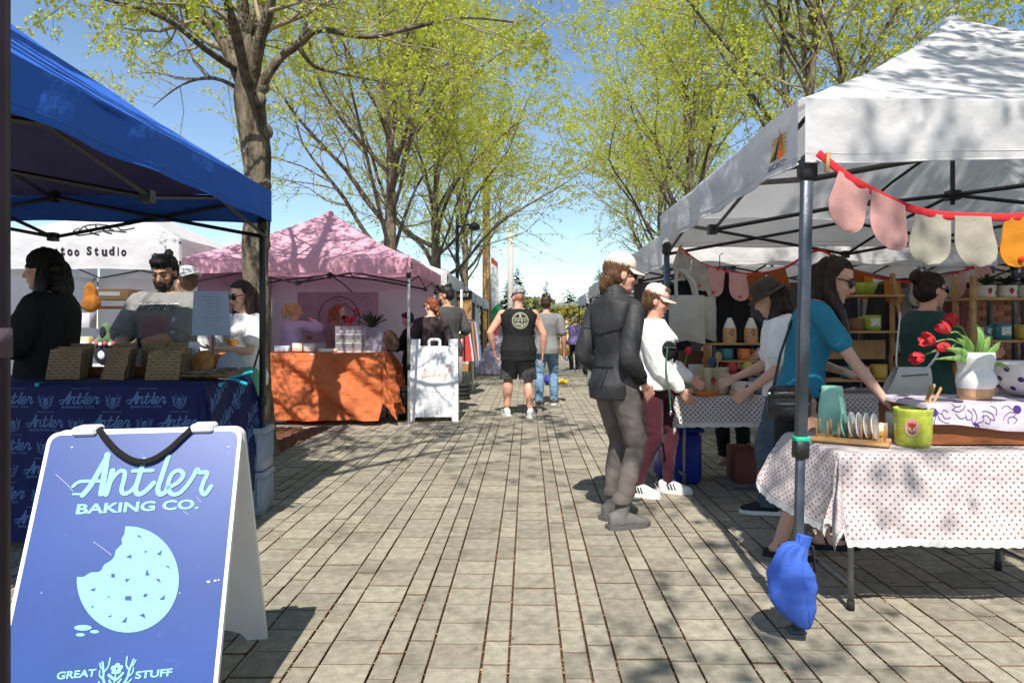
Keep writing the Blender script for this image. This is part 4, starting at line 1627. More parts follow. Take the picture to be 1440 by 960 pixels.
    if shoes:
        for s in (-1, 1):
            h_, kn, an, hd = leg[s]
            fd = Vector((-math.sin(R(hd)), math.cos(R(hd)), 0))
            z0 = an.z - .045 * H
            g0 = Vector((an.x, an.y, z0))
            rs = Vector((fd.y, -fd.x, 0))
            e_ = MB()
            def sec(y, z, w, h):
                return (g0 + fd * y * k + Vector((0, 0, z * k)), rs * w * k, Vector((0, 0, h * k)))
            e_.loft([sec(-.075, .05, .02, .032), sec(-.06, .052, .036, .046), sec(.0, .056, .041, .052), sec(.06, .048, .045, .042), sec(.12, .036, .047, .03), sec(.165, .031, .036, .024), sec(.185, .027, .014, .014)])
            if shoes['s'] == 'boot':
                e_.chain([an + Vector((0, 0, -.03)), an + (kn - an).normalized() * .03, an + (kn - an).normalized() * .115 * k], [.046 * k, .044 * k, .048 * k], 14)
            else:
                e_.chain([an + Vector((0, 0, -.02 * k)), an + Vector((0, -.004, .012 * k))], [.042 * k, .042 * k], 12)
            if shoes['s'] == 'sandal':
                e_ = MB()
                for y_, zz_ in ((.02, .07), (.09, .05)):
                    e_.tube([g0 + fd * y_ * k + rs * .044 * k * math.cos(t) + Vector((0, 0, (.012 + zz_ * max(0, math.sin(t))) * k)) + fd * .05 * math.sin(t) * (1 if y_ > .05 else -.6) for t in [PI * q / 8 for q in range(9)]], .006 * k, 6)
                so = e_.build('sandal', shoes['m'], root)
            else:
                so = remeshed('shoe', e_, max(.006, vox * .8), shoes['m'], root, smooth=2)
            e_ = MB()
            pl = [(-.036, -.085), (-.046, -.03), (-.045, .03), (-.053, .10), (-.046, .15), (-.018, .192), (.018, .192), (.046, .15), (.053, .10), (.045, .03), (.046, -.03), (.036, -.085)]
            m4 = Matrix(((rs.x, fd.x, 0, g0.x), (rs.y, fd.y, 0, g0.y), (0, 0, 1, z0 + .026 * k), (0, 0, 0, 1)))
            e_.prism([(a_ * k, b_ * k) for a_, b_ in pl][::-1], m4, .026 * k)
            e_.build('sole', shoes.get('sole', solew_m), so, smooth=False)
            if shoes.get('stripes'):
                e_ = MB()
                for s2 in (-1, 1):
                    for q in range(3):
                        yy = .015 + q * .024
                        e_.tube([g0 + fd * yy * k + rs * s2 * (.0455 - .001 * q) * k + Vector((0, 0, .032 * k)), g0 + fd * (yy - .018) * k + rs * s2 * .0425 * k + Vector((0, 0, .078 * k))], .0055 * k, 6)
                e_.build('stripe', rubber_m, so)
            if shoes.get('sock'):
                e_ = MB()
                e_.tube([an + Vector((0, 0, -.02)), an + (kn - an).normalized() * .06], [.027 * H, .0255 * H], 12)
                e_.build('sock', shoes['sock'], root)
    return out

def front_mat(o, t, x=0.0, y=0.5, back=False):
    """a 4x4 whose xy plane stands upright in front of (or behind) a torso, for lettering to be laid onto the shirt"""
    c = o['spine'](t) + o['rt'] * x
    f = o['fr'] if not back else -o['fr']
    r_ = o['rt'] if back else -o['rt']
    c = c + f * y
    return Matrix(((r_.x, 0, f.x, c.x), (r_.y, 0, f.y, c.y), (r_.z, 1, f.z, c.z), (0, 0, 0, 1)))

def dense(mb, lim=.02):
    """split long edges of flat lettering so that it follows a curved shirt"""
    me = bpy.data.meshes.new('tmp')
    me.from_pydata(mb.v, [], mb.f)
    bm = bmesh.new()
    bm.from_mesh(me)
    bmesh.ops.triangulate(bm, faces=bm.faces)
    for _ in range(3):
        es = [e for e in bm.edges if e.calc_length() > lim]
        if not es:
            break
        bmesh.ops.subdivide_edges(bm, edges=es, cuts=1)
        bmesh.ops.triangulate(bm, faces=bm.faces)
    bm.verts.index_update()
    r_ = MB()
    r_.v = [tuple(v.co) for v in bm.verts]
    r_.f = [tuple(v.index for v in f.verts) for f in bm.faces]
    r_.mi = [0] * len(r_.f)
    bm.free()
    bpy.data.meshes.remove(me)
    return r_

def printed(o, mb, mat, d, off=.004, name='printed_lettering'):
    mb = dense(mb)
    project(mb, o['top'], d, off)
    return mb.build(name, mat, o['top'], smooth=False)

tee_grey = fab('washed_grey', (.22, .215, .21))
tee_black = fab('black', (.012, .012, .013))
tee_white = fab('white', (.78, .78, .78))
denim = fab('denim', (.055, .12, .26), var=.3)
denim_lt = fab('light_denim', (.16, .27, .40), var=.35)

# 1 the baker in the grey printed tee
bk = person('bearded man in a grey printed T-shirt with crossed hands behind the baked goods table', gx(238, 5.72), 5.72, 178, H=1.92, fat=1.24, belly=.03, lean=5, head=(24, 4, 0),
            wr={'L': (.08, .32, 1.17), 'R': (.14, .35, 1.11)}, pole={'L': (-1, -.35, -.5), 'R': (1, -.35, -.5), 'palmL': (0, .4, -1), 'palmR': (0, .4, -1)}, skin='tan', vox=.008,
            top=dict(m=tee_grey, sleeve=.88, loose=.028, arm=.03, hem=-.10, flare=.08, w=.006), legs=dict(s='trousers', m=fab('charcoal', (.03, .03, .035))),
            shoes=dict(s='shoe', m=rubber_m), hair=dict(s='curly', m=HB, line=.055), beard=HB, facedet=True)
b = MB()
m4 = front_mat(bk, .232, 0, .5)
put_text(b, 'BIGTIME', m4, .33, .062, bold=.03, shear=.15)
printed(bk, b, M('print_pale', (.52, .50, .51)), bk['fr'] * -1)
b = MB()
put_text(b, 'BIGTIME', m4, .318, .052, bold=0, shear=.15)
printed(bk, b, M('print_dark', (.04, .04, .045)), bk['fr'] * -1, off=.0062)
b = MB()
m4 = front_mat(bk, .145, .0, .5)
for k_ in range(13):
    a = -1.1 + k_ * .183
    stroke(b, [(math.sin(a) * .05, .12), (math.sin(a) * .11, .06), (math.sin(a) * .125, -.02), (math.sin(a) * .10 + .02 * math.sin(k_ * 7), -.11)], .015, m4, .0002 * k_)
printed(bk, b, M('print_rose', (.30, .14, .16)), bk['fr'] * -1, off=.0035, name='printed_motif')
b = MB()
for sx_, sy_, s_ in ((.155, .10, .03), (.17, .0, .025), (.15, -.08, .02)):
    poly = [(sx_ + s_ * (1 if q % 2 == 0 else .42) * math.sin(q * PI / 5), sy_ + s_ * (1 if q % 2 == 0 else .42) * math.cos(q * PI / 5)) for q in range(10)]
    b.add([m4 @ Vector((x_, y_, 0)) for x_, y_ in poly], [tuple(range(10))])
printed(bk, b, M('print_pale', (.52, .50, .51)), bk['fr'] * -1, name='printed_star')
w_, d, wd, pn = bk['hands'][0]
b = MB()
b.tube([w_ - d * .03, w_ - d * .008], .034, 14)
wt_ = b.build('watch', rubber_m, bk['root'])
b = MB()
c = w_ - d * .019 + Vector((0, .0, .034))
b.tube([c, c + Vector((0, 0.004, .008))], .02, 14)
b.build('dial', lens_m, wt_)

# 2 woman in the dark hat
person('long haired person in black tee and knitted hat, in shade at far left', gx(74, 4.85), 4.85, 103, H=1.86, fat=1.15, belly=.02, lean=4, head=(6, 8, 0),
       wr={'L': (-.16, .40, 1.12), 'R': (.14, .42, 1.12)}, pole={'L': (-.4, -.6, -1), 'R': (.5, -.6, -1)}, vox=.009, fem=True, bust=.03,
       top=dict(m=tee_black, sleeve=1.0, loose=.03, arm=.03, hem=-.08, w=.007), legs=dict(s='trousers', m=tee_black), shoes=dict(s='shoe', m=rubber_m), hair=dict(s='longcurly', m=HB, len=.16), hat=dict(s='beanie', m=fab('hat_black', (.008, .007, .007))))
# 3 man in white cap
person('man in a white cap and white tee half hidden behind the bearded man', gx(264, 6.9), 6.9, 60, H=1.92, fat=1.1, vox=.011, skin='pink', head=(8, 0, 0),
       top=dict(m=tee_white, sleeve=.8, loose=.025), legs=dict(s='shorts', m=fab('plum', (.10, .07, .10))), shoes=dict(s='shoe', m=solew_m), hair=dict(s='short', m=HBR), hat=dict(s='backcap', m=tee_white))
# 4 woman in sunglasses
sg = person('dark haired woman in sunglasses and white printed tee by the tree', gx(345, 6.0), 6.0, 146, H=1.72, fat=1.0, lean=2, head=(14, -2, 0), fem=True, bust=.03,
            wr={'L': (-.10, .33, 1.13), 'R': (.20, .28, 1.07)}, pole={'L': (-.9, -.5, -.8), 'R': (.8, -.6, -.6), 'palmL': (0, 0, 1), 'palmR': (-.5, 0, 1)}, vox=.008, skin='fair', curl=.3,
            top=dict(m=tee_white, sleeve=.62, loose=.018, arm=.02, hem=-.06), legs=dict(s='trousers', m=denim, loose=.016), shoes=dict(s='shoe', m=fab('canvas_shoe', (.55, .55, .55))),
            hair=dict(s='long', m=HD, len=.22), glasses=True, facedet=True)
b = MB()
m4 = front_mat(sg, .135, 0, .5)
stroke(b, [(-.10, .045), (-.04, .055), (.03, .04), (.08, .05)], .05, m4, 0)
printed(sg, b, M('print_orange', (.75, .32, .08)), sg['fr'] * -1, name='printed_motif')
b = MB()
stroke(b, [(-.05, -.16), (.02, -.14), (.08, -.15)], .035, m4, 0)
printed(sg, b, M('print_yellow', (.85, .6, .05)), sg['fr'] * -1, name='printed_motif')
b = MB()
for q in range(7):
    stroke(b, [(-.10 + q * .03, .12 - .02 * (q % 3)), (-.085 + q * .03, .10), (-.07 + q * .03, .12 - .03 * (q % 2))], .006, m4, .0003 * q)
printed(sg, b, M('print_ink', (.12, .12, .13)), sg['fr'] * -1, name='printed_lettering')

# 5..9 around the pink stall
person('blonde woman with a ponytail in a shiny lilac jacket inside the pink stall', gx(412, 10.6), 10.6, -35, H=1.70, fat=1.08, fem=True, vox=.012, head=(4, -35, 0), lean=3,
       wr={'R': (.12, .28, 1.40), 'L': (-.10, .24, 1.12)}, pole={'R': (1, -.2, -.6)}, top=dict(m=M('satin_lilac', (.50, .42, .66), rough=.3, var=.08, bump=.1, bs=30), sleeve=1.85, loose=.035, arm=.028, hem=-.07, w=.010),
       legs=dict(s='trousers', m=tee_black), hair=dict(s='ponytail', m=HL))
person('red haired woman in a dark mask and mauve knit inside the pink stall', gx(470, 10.55), 10.55, -80, H=1.68, fem=True, vox=.012, head=(8, 5, 0), lean=6, bust=.03,
       wr={'R': (.14, .34, 1.02), 'L': (-.14, .34, 1.02)}, top=dict(m=fab('mauve', (.24, .13, .14)), sleeve=1.8, loose=.02), legs=dict(s='skirt', n='skirt', m=tee_black), hair=dict(s='long', m=HR, len=.16), mask=fab('mask_black', (.02, .025, .02)))
person('dark haired person in black leaning in at the right end of the orange cloth', gx(580, 10.5), 10.5, 75, H=1.56, vox=.012, head=(18, 0, 0), lean=8, fem=True,
       wr={'L': (-.12, .36, .98), 'R': (.14, .36, .98)}, top=dict(m=tee_black, sleeve=1.8, loose=.02), legs=dict(s='trousers', m=tee_black), hair=dict(s='short', m=HB))
lace = fab('lace_black', (.045, .03, .035), var=.8)
brd = person('woman with a red braid in a black lace top beside the white folding sign', gx(606, 9.95), 9.95, 8, H=1.76, fem=True, vox=.011, head=(4, 55, 0),
       wr={'L': (-.22, .06, .95), 'R': (.22, .06, .95)}, top=dict(m=lace, sleeve=1.8, loose=.014, hem=-.08), legs=dict(s='trousers', m=denim), shoes=dict(s='shoe', m=rubber_m), hair=dict(s='braid', m=HR), glasses=True)
person('tall dark haired man in a charcoal tee behind the woman with the braid', gx(629, 10.35), 10.35, 40, H=1.95, vox=.011, skin='olive', head=(14, 35, 0), fat=1.05,
       wr={'R': (.20, .16, 1.10)}, pole={'R': (.5, -1, -.3)}, top=dict(m=fab('charcoal_tee', (.07, .068, .066)), sleeve=.85, loose=.025, arm=.025, hem=-.08), legs=dict(s='trousers', m=tee_black), shoes=dict(s='shoe', m=rubber_m), hair=dict(s='curly', m=HB))

# 10 man in the tank top
tk = person('heavy man in a black printed tank top and grey shorts seen from behind', gx(729, 10.06), 10.06, 3, H=1.90, fat=1.30, belly=.03, skin='pink', vox=.009, head=(3, 20, 0),
            wr={'L': (-.36, .03, .97), 'R': (.36, .0, .93)}, pole={'L': (-1, -.6, 0), 'R': (1, -.8, 0)}, feet={'L': (-.17, .05, 14), 'R': (.17, -.12, -14)},
            top=dict(m=tee_black, sleeve=0, loose=.022, hem=-.09, n='tank_top'), legs=dict(s='shorts', m=fab('short_grey', (.075, .072, .075), var=.35), len=.98, loose=.014, n='shorts'),
            shoes=dict(s='shoe', m=solew_m, sock=tee_black), hat=dict(s='cap', m=fab('cap_camo', (.42, .43, .42), var=.5), brim=fab('cap_dark', (.06, .05, .05))))
b = MB()
m4 = front_mat(tk, .215, .02, .5, back=True)
ring = [(.115 * math.cos(a), .115 * math.sin(a)) for a in [2 * PI * q / 32 for q in range(33)]]
stroke(b, ring, .012, m4, 0, 1)
ring = [(.095 * math.cos(a), .095 * math.sin(a)) for a in [2 * PI * q / 32 for q in range(33)]]
stroke(b, ring, .005, m4, .0002, 1)
b.box((0, 0, 0), (0.0001, .0001, .0001))
stroke(b, [(-.105, .040), (.105, .036)], .008, m4, .0004)
stroke(b, [(-.105, -.034), (.105, -.038)], .008, m4, .0005)
for q, x_ in enumerate((-.072, -.045, -.018, .010, .036, .062)):
    stroke(b, [(x_, .022), (x_ + (.006 if q % 2 else -.004), -.020)], .011, m4, .0006)
    if q % 3 != 1:
        stroke(b, [(x_, .018), (x_ + .016, .004)], .006, m4, .0007)
stroke(b, [(-.012, .095), (.004, .078), (-.008, .060), (.014, .056)], .018, m4, .0008)
stroke(b, [(-.07, -.058), (-.02, -.052), (.03, -.064), (.075, -.054)], .022, m4, .0009)
stroke(b, [(-.045, -.085), (0, -.092), (.04, -.084)], .016, m4, .0010)
printed(tk, b, M('print_khaki', (.36, .36, .26)), tk['fr'], name='printed_badge')['kind'] = 'stuff'

# 11 man in jeans
person('man with curly dark hair in a grey tee and light jeans walking away', gx(768, 11.5), 11.5, -4, H=1.86, fat=1.06, skin='pink', vox=.010, head=(12, -6, 0),
       wr={'L': (-.26, .06, .93), 'R': (.30, .08, .90)}, feet={'L': (-.11, -.14, 4), 'R': (.13, .12, -6)},
       top=dict(m=fab('mid_grey', (.20, .20, .20)), sleeve=.8, loose=.022, arm=.02, hem=-.06), legs=dict(s='trousers', m=denim_lt, loose=.014, w=.008), shoes=dict(s='shoe', m=fab('worn_shoe', (.12, .09, .07))), hair=dict(s='curly', m=HD))
# 12 woman in the purple vest
person('woman in a purple vest over a white sleeved top, far down the path', gx(808, 20.8), 20.8, 10, H=1.66, fem=True, fat=1.1, vox=.013, head=(10, -20, 0),
       wr={'L': (-.26, .12, 1.0), 'R': (.20, .16, 1.02)}, pole={'R': (.8, -.8, 0)}, top=dict(m=fab('purple_vest', (.13, .10, .23)), sleeve=.2, loose=.04, hem=-.05), legs=dict(s='trousers', m=tee_black), shoes=dict(s='shoe', m=rubber_m), hair=dict(s='short', m=hair_m('grey', (.25, .24, .22))))

# 13 man in the dark jacket
jk = M('rain_jacket', (.030, .030, .032), rough=.6, var=.15, bump=.1, bs=90, spec=.35)
bt = person('man in a dark rain jacket and grey ankle boots looking toward the pottery stall', gx(868, 4.55), 4.55, -56, H=1.80, fat=.86, skin='pink', vox=.007, head=(8, -22, 0), neckfwd=.02, hip=(0, -.02, 0), lean=0,
            wr={'R': (.19, .07, .92), 'L': (-.19, .10, .95)}, pole={'R': (.25, -1, -.2), 'L': (-.25, -1, 0)}, feet={'L': (-.11, .05, 0), 'R': (.10, -.06, -16)}, curl=.9,
            top=dict(m=jk, sleeve=1.55, loose=.022, arm=.020, hem=-.062, flare=.02, collar=True, w=.0072, ws=7, cuff=1.0, n='jacket'),
            legs=dict(s='trousers', m=fab('taupe_cord', (.125, .103, .094), var=.2), loose=.010, w=.0045, ws=8, lift=.095),
            shoes=dict(s='boot', m=M('grey_suede', (.13, .125, .115), rough=.85, var=.15), sole=M('sole_grey', (.10, .095, .09))), hair=dict(s='low', m=HBR, line=.03), glasses=True,
            hat=dict(s='cap', m=fab('cap_cream', (.66, .60, .50)), brim=fab('cap_cream', (.66, .60, .50))))
# back yoke flap, pocket zip, sleeve cuff
b = MB()
o = bt
def backpt(xf, t):
    c = o['spine'](t)
    return c + o['rt'] * xf - o['fr'] * .5
b2 = MB()
b2.grid(lambda u, v: backpt(-.20 + .40 * u, .285 - v * (.085 + .025 * (1 - abs(2 * u - 1)))), 26, 10)
project(b2, bt['top'], bt['fr'], .009)
b2.build('back_yoke', jk, bt['top'])
b2 = MB()
stroke(b2, [(-.115, .02), (.10, .02)], .012, front_mat(bt, .045, 0, .5, True), 0)
stroke(b2, [(.07, .01), (.062, -.05), (.05, -.12)], .007, front_mat(bt, .045, 0, .5, True), .0004)
b2 = dense(b2)
project(b2, bt['top'], bt['fr'], .006)
b2.build('zip_pocket', M('zip_dark', (.01, .01, .012), rough=.4), bt['top'])
for s in (-1, 1):
    a, el, w_ = bt['arm'][s]
    q0, q1 = el.lerp(w_, .50), el.lerp(w_, .72)
    b2 = MB()
    b2.chain([q0, q0.lerp(q1, .5), q1], [.050, .049, .046], 14)
    remeshed('rolled_cuff', b2, .008, tee_black, bt['top'], wrinkle=.005, wscale=16, wst=(1, 1, 2))

# 14 woman in the pale cap
cw = person('smiling woman in a pink beige cap, white sweatshirt and burgundy leggings', gx(918, 5.35), 5.35, -112, H=1.64, fat=1.06, fem=True, skin='pink', vox=.0075, head=(14, 10, 0), bust=.03,
            wr={'R': (.15, .24, .84), 'L': (-.16, .26, .90)}, pole={'R': (.3, -1, -.3), 'L': (-.3, -1, -.2)}, feet={'L': (-.10, .10, 4), 'R': (.09, -.10, -14)},
            top=dict(m=fab('sweat_white', (.80, .79, .77)), sleeve=1.92, loose=.036, arm=.032, hem=-.02, cuff=.5, w=.010, ws=8, n='sweatshirt'),
            legs=dict(s='leggings', m=fab('burgundy', (.06, .010, .020), sheen=.1), loose=.004, w=.002, n='leggings', waist=.08), shoes=dict(s='shoe', m=fab('trainer_white', (.78, .78, .76)), stripes=True),
            hair=dict(s='short', m=HBR), hat=dict(s='cap', m=fab('cap_blush', (.66, .50, .43))), facedet=True)
b = MB()
sp = cw['spine']
b.tube([sp(.29) + cw['rt'] * .07 - cw['fr'] * .0, sp(.27) + cw['rt'] * .05 + cw['fr'] * .11, sp(.2) - cw['rt'] * .02 + cw['fr'] * .175, sp(.13) - cw['rt'] * .10 + cw['fr'] * .17, sp(.10) - cw['rt'] * .15 + cw['fr'] * .12], .018, 8, flat=.35)
strap = b.build('shoulder_strap', tee_black, cw['root'])
# 15 person in the white tee and brown hat
wt_p = person('person in a white tee and brown brimmed hat bending over the pottery shelf', gx(1096, 4.85), 4.85, 72, H=1.66, lean=15, vox=.0085, head=(26, 14, 0), skin='fair', hip=(0, -.05, 0), fat=1.04,
              wr={'L': (-.20, .20, .87), 'R': (.14, .30, .93)}, pole={'L': (-.4, -1, -.2), 'R': (.4, -.8, -.6)}, feet={'L': (-.1, .08, 5), 'R': (.1, -.08, -8)},
              top=dict(m=tee_white, sleeve=.72, loose=.026, arm=.024, hem=-.03), legs=dict(s='trousers', m=fab('slate_denim', (.07, .105, .14), var=.25), loose=.022, w=.009), shoes=dict(s='shoe', m=rubber_m),
              hair=dict(s='long', m=HD, len=.06), hat=dict(s='brimmed', m=fab('hat_umber', (.055, .045, .036))))
# 16 woman in the blue tee
bl = person('tall woman in a turquoise tee and sunglasses reaching over the front table', gx(1131, 3.98), 3.98, -103, H=1.76, fat=.94, fem=True, bust=.03, lean=20, head=(20, -14, 0), neckfwd=.02, skin='fair', vox=.0065, hip=(0, -.02, -.01),
            wr={'R': (.26, .37, .905), 'L': (-.06, .24, 1.04)}, pole={'R': (.5, -.8, -.6), 'L': (-.9, -.4, -.4), 'palmR': (0, -.3, -1), 'palmL': (.5, 0, 1)}, feet={'L': (-.09, .12, 6), 'R': (.12, -.15, -10)}, curl=.6,
            top=dict(m=fab('turquoise', (.025, .19, .30), var=.12), sleeve=.60, loose=.010, arm=.010, hem=-.005, w=.006, ws=10), legs=dict(s='skirt', n='skirt', m=tee_black, hem=.27, flare=.012), shoes=dict(s='sandal', m=rubber_m, sole=rubber_m),
            hair=dict(s='long', m=HD, len=.22, fwd=.05), glasses=True, facedet=True)
# 17 woman in the green tee
gr = person('woman with her hair in a bun, dark green tee, at the plant shelf', gx(1300, 4.75), 4.75, -88, H=1.70, fat=1.08, fem=True, bust=.035, lean=3, head=(4, 4, 0), skin='pink', vox=.0075,
            wr={'L': (-.16, .50, 1.14), 'R': (.18, .30, .92)}, pole={'R': (.6, -1, -.4), 'L': (-.8, -.4, -1)}, top=dict(m=fab('forest', (.022, .06, .05)), sleeve=.75, loose=.02, arm=.018, hem=-.03),
            legs=dict(s='trousers', m=fab('navy', (.02, .02, .05))), shoes=dict(s='shoe', m=rubber_m), hair=dict(s='bun', m=HD), glasses=True, facedet=True)
# 18 seller in black
person('seller in a black tee partly hidden behind the person in the brown hat', gx(1032, 6.6), 6.6, 150, H=1.70, vox=.011, skin='fair', head=(20, 10, 0), top=dict(m=tee_black, sleeve=.7, loose=.022), legs=dict(s='trousers', m=tee_black),
       wr={'L': (-.2, .3, 1.0), 'R': (.2, .3, 1.0)}, hair=dict(s='short', m=HB))
person('small far figure in black walking at the end of the path, right side', gx(822, 25.0), 25.0, 20, H=1.72, vox=.014, top=dict(m=tee_black, sleeve=1.8), legs=dict(s='trousers', m=tee_black), hair=dict(s='short', m=HB))
person('small far figure in a pale yellow top at the end of the path', gx(797, 27.0), 27.0, 170, H=1.68, vox=.014, fem=True, top=dict(m=fab('pale_yellow', (.55, .42, .16)), sleeve=.7), legs=dict(s='trousers', m=denim), hair=dict(s='short', m=HBR))
person('small far figure in a blue shirt near the last left stalls', gx(703, 28.0), 28.0, -30, H=1.75, vox=.014, top=dict(m=fab('far_blue', (.08, .12, .24)), sleeve=.8), legs=dict(s='trousers', m=tee_black), hair=dict(s='short', m=HD))
# ================================================================ OBJECTS
CAMP = Vector((0, 0, 1.3))
plastic_white = M('plastic_white', (.74, .74, .76), rough=.4, var=.06, bump=.05, spec=.5)
wood = M('light_wood', (.42, .24, .10), rough=.6, var=.25, vs=10, stretch=(1, .2, 1), bump=.2, bs=50)
wood_d = M('stained_wood', (.26, .085, .028), rough=.5, var=.3, vs=9, stretch=(.25, 1, 1), bump=.25, bs=60)
glaze_w = M('white_glaze', (.76, .75, .72), rough=.25, var=.05, bump=.08, bs=30, spec=.5, coat=.3)
glaze_lime = M('lime_glaze', (.42, .47, .06), rough=.3, var=.2, vs=30, bump=.1, bs=60, coat=.3)
clay = M('bare_clay', (.58, .35, .19), rough=.8, var=.12, vs=40)
ink_w = M('print_mint', (.22, .50, .48), rough=.5, bump=0, var=.03)

ANTLER = [  # brush strokes of the word, traced from its lettering: x right, y down
    ([(296, 293), (322, 262), (350, 215), (386, 152)], 24), ([(383, 150), (374, 215), (362, 288)], 26), ([(262, 262), (285, 246), (330, 244), (372, 243)], 15),
    ([(262, 290), (300, 290)], 9),
    ([(402, 207), (391, 250), (379, 290)], 24), ([(384, 268), (405, 230), (430, 208), (446, 214), (441, 245), (434, 274), (444, 289), (468, 278), (492, 250)], 19),
    ([(514, 168), (496, 230), (484, 272), (494, 290), (518, 280), (548, 250)], 22), ([(474, 208), (545, 206)], 16),
    ([(600, 157), (576, 230), (563, 272), (572, 291), (594, 280)], 22),
    ([(594, 270), (632, 250), (653, 224), (640, 206), (614, 218), (599, 258), (611, 289), (640, 286), (668, 258)], 19),
    ([(668, 258), (688, 228), (702, 202), (712, 214), (738, 214), (724, 250), (717, 276), (730, 291), (752, 262)], 19)]

def antler_word(mb, m4, width):
    """the script word, centred on the origin at its baseline"""
    k = width / 490
    for i, (pts, w) in enumerate(ANTLER):
        stroke(mb, [((x - 507) * k, (290 - y) * k) for x, y in pts], w * k, m4, .00012 * (i + 1), 5)

def emblem(mb, m4, s):
    """antlers round a flower; s = half width"""
    z = 0
    for sg in (-1, 1):
        main = [(.10, -.95), (.45, -.75), (.72, -.30), (.78, .15), (.95, .75)]
        for st, w in ((main, .13), ([(.72, -.28), (.98, -.05), (1.02, .25)], .09), ([(.76, .15), (.55, .45), (.52, .95)], .09), ([(.55, -.62), (.85, -.55), (.98, -.40)], .08), ([(.8, .3), (.98, .42), (1.1, .7)], .07)):
            z += .0001
            stroke(mb, [(sg * x * s, y * s) for x, y in st], w * s, m4, z, 4)
    for a in range(5):
        z += .0001
        an = a * 2 * PI / 5 + .3
        cx, cy = .22 * math.cos(an), .28 + .2 * math.sin(an)
        poly = [(cx + .17 * math.cos(t) , cy + .15 * math.sin(t)) for t in [2 * PI * q / 10 for q in range(10)]]
        mb.add([m4 @ Vector((x * s, y * s, z)) for x, y in poly], [tuple(range(10))])
    for st, w in (([(0, .1), (-.02, -.4), (0, -.95)], .09), ([(0, -.35), (-.25, -.2), (-.42, -.05)], .16), ([(0, -.4), (.25, -.22), (.42, -.02)], .16), ([(0, -.7), (-.22, -.55), (-.35, -.38)], .12), ([(0, -.7), (.22, -.55), (.35, -.38)], .12)):
        z += .0001
        stroke(mb, [(x * s, y * s) for x, y in st], w * s, m4, z, 4)

# ---------------- the blue folding sign
sgn = thing('folding_sign', 'blue and white folding sign with a bitten cookie, nearest the viewer', 'sign', (-1.31, 2.37, 0), 10.7)
TOPZ, DEP, WID = .95, .44, .612
SL = math.hypot(TOPZ, DEP)
th = math.atan2(DEP, TOPZ)
def sheet_m(front):
    # x across, y up the panel, z out of its printed face; origin at the middle of the panel's top edge
    sg = -1 if front else 1
    up = Vector((0, -sg * math.sin(th), math.cos(th)))
    xx = Vector((1, 0, 0)) if front else Vector((-1, 0, 0))
    n = xx.cross(up)
    o = Vector((0, sg * .022, TOPZ))
    return Matrix(((xx.x, up.x, n.x, o.x), (xx.y, up.y, n.y, o.y), (xx.z, up.z, n.z, o.z), (0, 0, 0, 1)))
def rr_poly(w, y0, y1, r, legs=True):
    p = []
    for cx, cy, a0 in ((w - r, y1 - r, 0), (-w + r, y1 - r, 90)):
        for q in range(6):
            a = R(a0 + q * 18)
            p.append((cx + r * math.cos(a), cy + r * math.sin(a)))
    if legs:
        p += [(-w, y0), (-w + .075, y0), (-w + .085, y0 + .03)]
        for q in range(1, 8):
            a = R(180 - q * 180 / 8)
            p.append((math.cos(a) * (w - .085), y0 + .03 + .07 * math.sin(a)))
        p += [(w - .085, y0 + .03), (w - .075, y0), (w, y0)]
    else:
        p += [(-w, y0), (w, y0)]
    return p
for front in (True, False):
    m4 = sheet_m(front)
    b = MB()
    b.prism(rr_poly(WID / 2, -SL, 0, .035), m4, .024)
    pnl = b.build('front_panel' if front else 'rear_panel', plastic_white, sgn, smooth=False)
    for sx in (-1, 1):
        b = MB()
        b.box(m4 @ Vector((sx * (WID / 2 - .04), -SL - .004, -.012)), (.05, .03, .02))
        b.build('rubber_foot', rubber_m, pnl, smooth=False)
m4 = sheet_m(True)
blue_print = M('blue_print', (.020, .057, .235), rough=.38, var=.10, vs=3, bump=.03, bs=60, bdist=.001, spec=.45)
speckle(blue_print, (.07, .10, .35), 21, .66, .8)
b = MB()
b.prism(rr_poly(WID / 2 - .012, -SL + .13, -.012, .03, False), m4 @ Matrix.Translation((0, 0, .0025)), .002)
face = b.build('printed_face', blue_print, sgn, smooth=False)
# where a point of the photographed print lies on the panel
MW = Matrix.Translation((-1.31, 2.37, 0)) @ Matrix.Rotation(R(10.7), 4, 'Z') @ m4
MWI = MW.inverted()
def on_sign(cx, cy):
    px, py = cx / 2.5273, 580 + cy / 2.5263
    d = Vector(((px - 742) / 960, 1, -(py - 461) / 960))
    o_, d_ = MWI @ CAMP, MWI.to_3x3() @ d
    t = -o_.z / d_.z
    p_ = o_ + d_ * t
    return (p_.x, p_.y)
def sign_mark(name, fill, mat=ink_w, lift=.0046):
    b = MB()
    fill(b, m4 @ Matrix.Translation((0, 0, lift)))
    return b.build(name, mat, face, smooth=False)
def f_(b, m):
    for i, (pts, w) in enumerate(ANTLER):
        x0, x1 = on_sign(505, 220)[0], on_sign(605, 220)[0]
        stroke(b, [on_sign(x, y) for x, y in pts], w * .80 * (x1 - x0) / 100, m, .00012 * (i + 1), 6)
sign_mark('lettering', f_)
def line_text(s, cx, cy, x0, x1, h, bold=.03, **k):
    def f(b, m):
        o_ = on_sign(cx, cy)
        w = on_sign(x1, cy)[0] - on_sign(x0, cy)[0]
        hh = on_sign(cx, cy - h)[1] - o_[1]
        put_text(b, s, m @ Matrix.Translation((o_[0], o_[1], 0)), w, hh, bold=bold, **k)
    return f
sign_mark('lettering', line_text('BAKING CO.', 492, 350, 276, 708, 34))
sign_mark('lettering', line_text('GREAT', 272, 940, 204, 341, 26))
sign_mark('lettering', line_text('STUFF', 547, 938, 483, 613, 26))
def f_(b, m):
    o_ = on_sign(415, 925)
    emblem(b, m @ Matrix.Translation((o_[0], o_[1], 0)), on_sign(473, 925)[0] - o_[0])
sign_mark('emblem', f_)
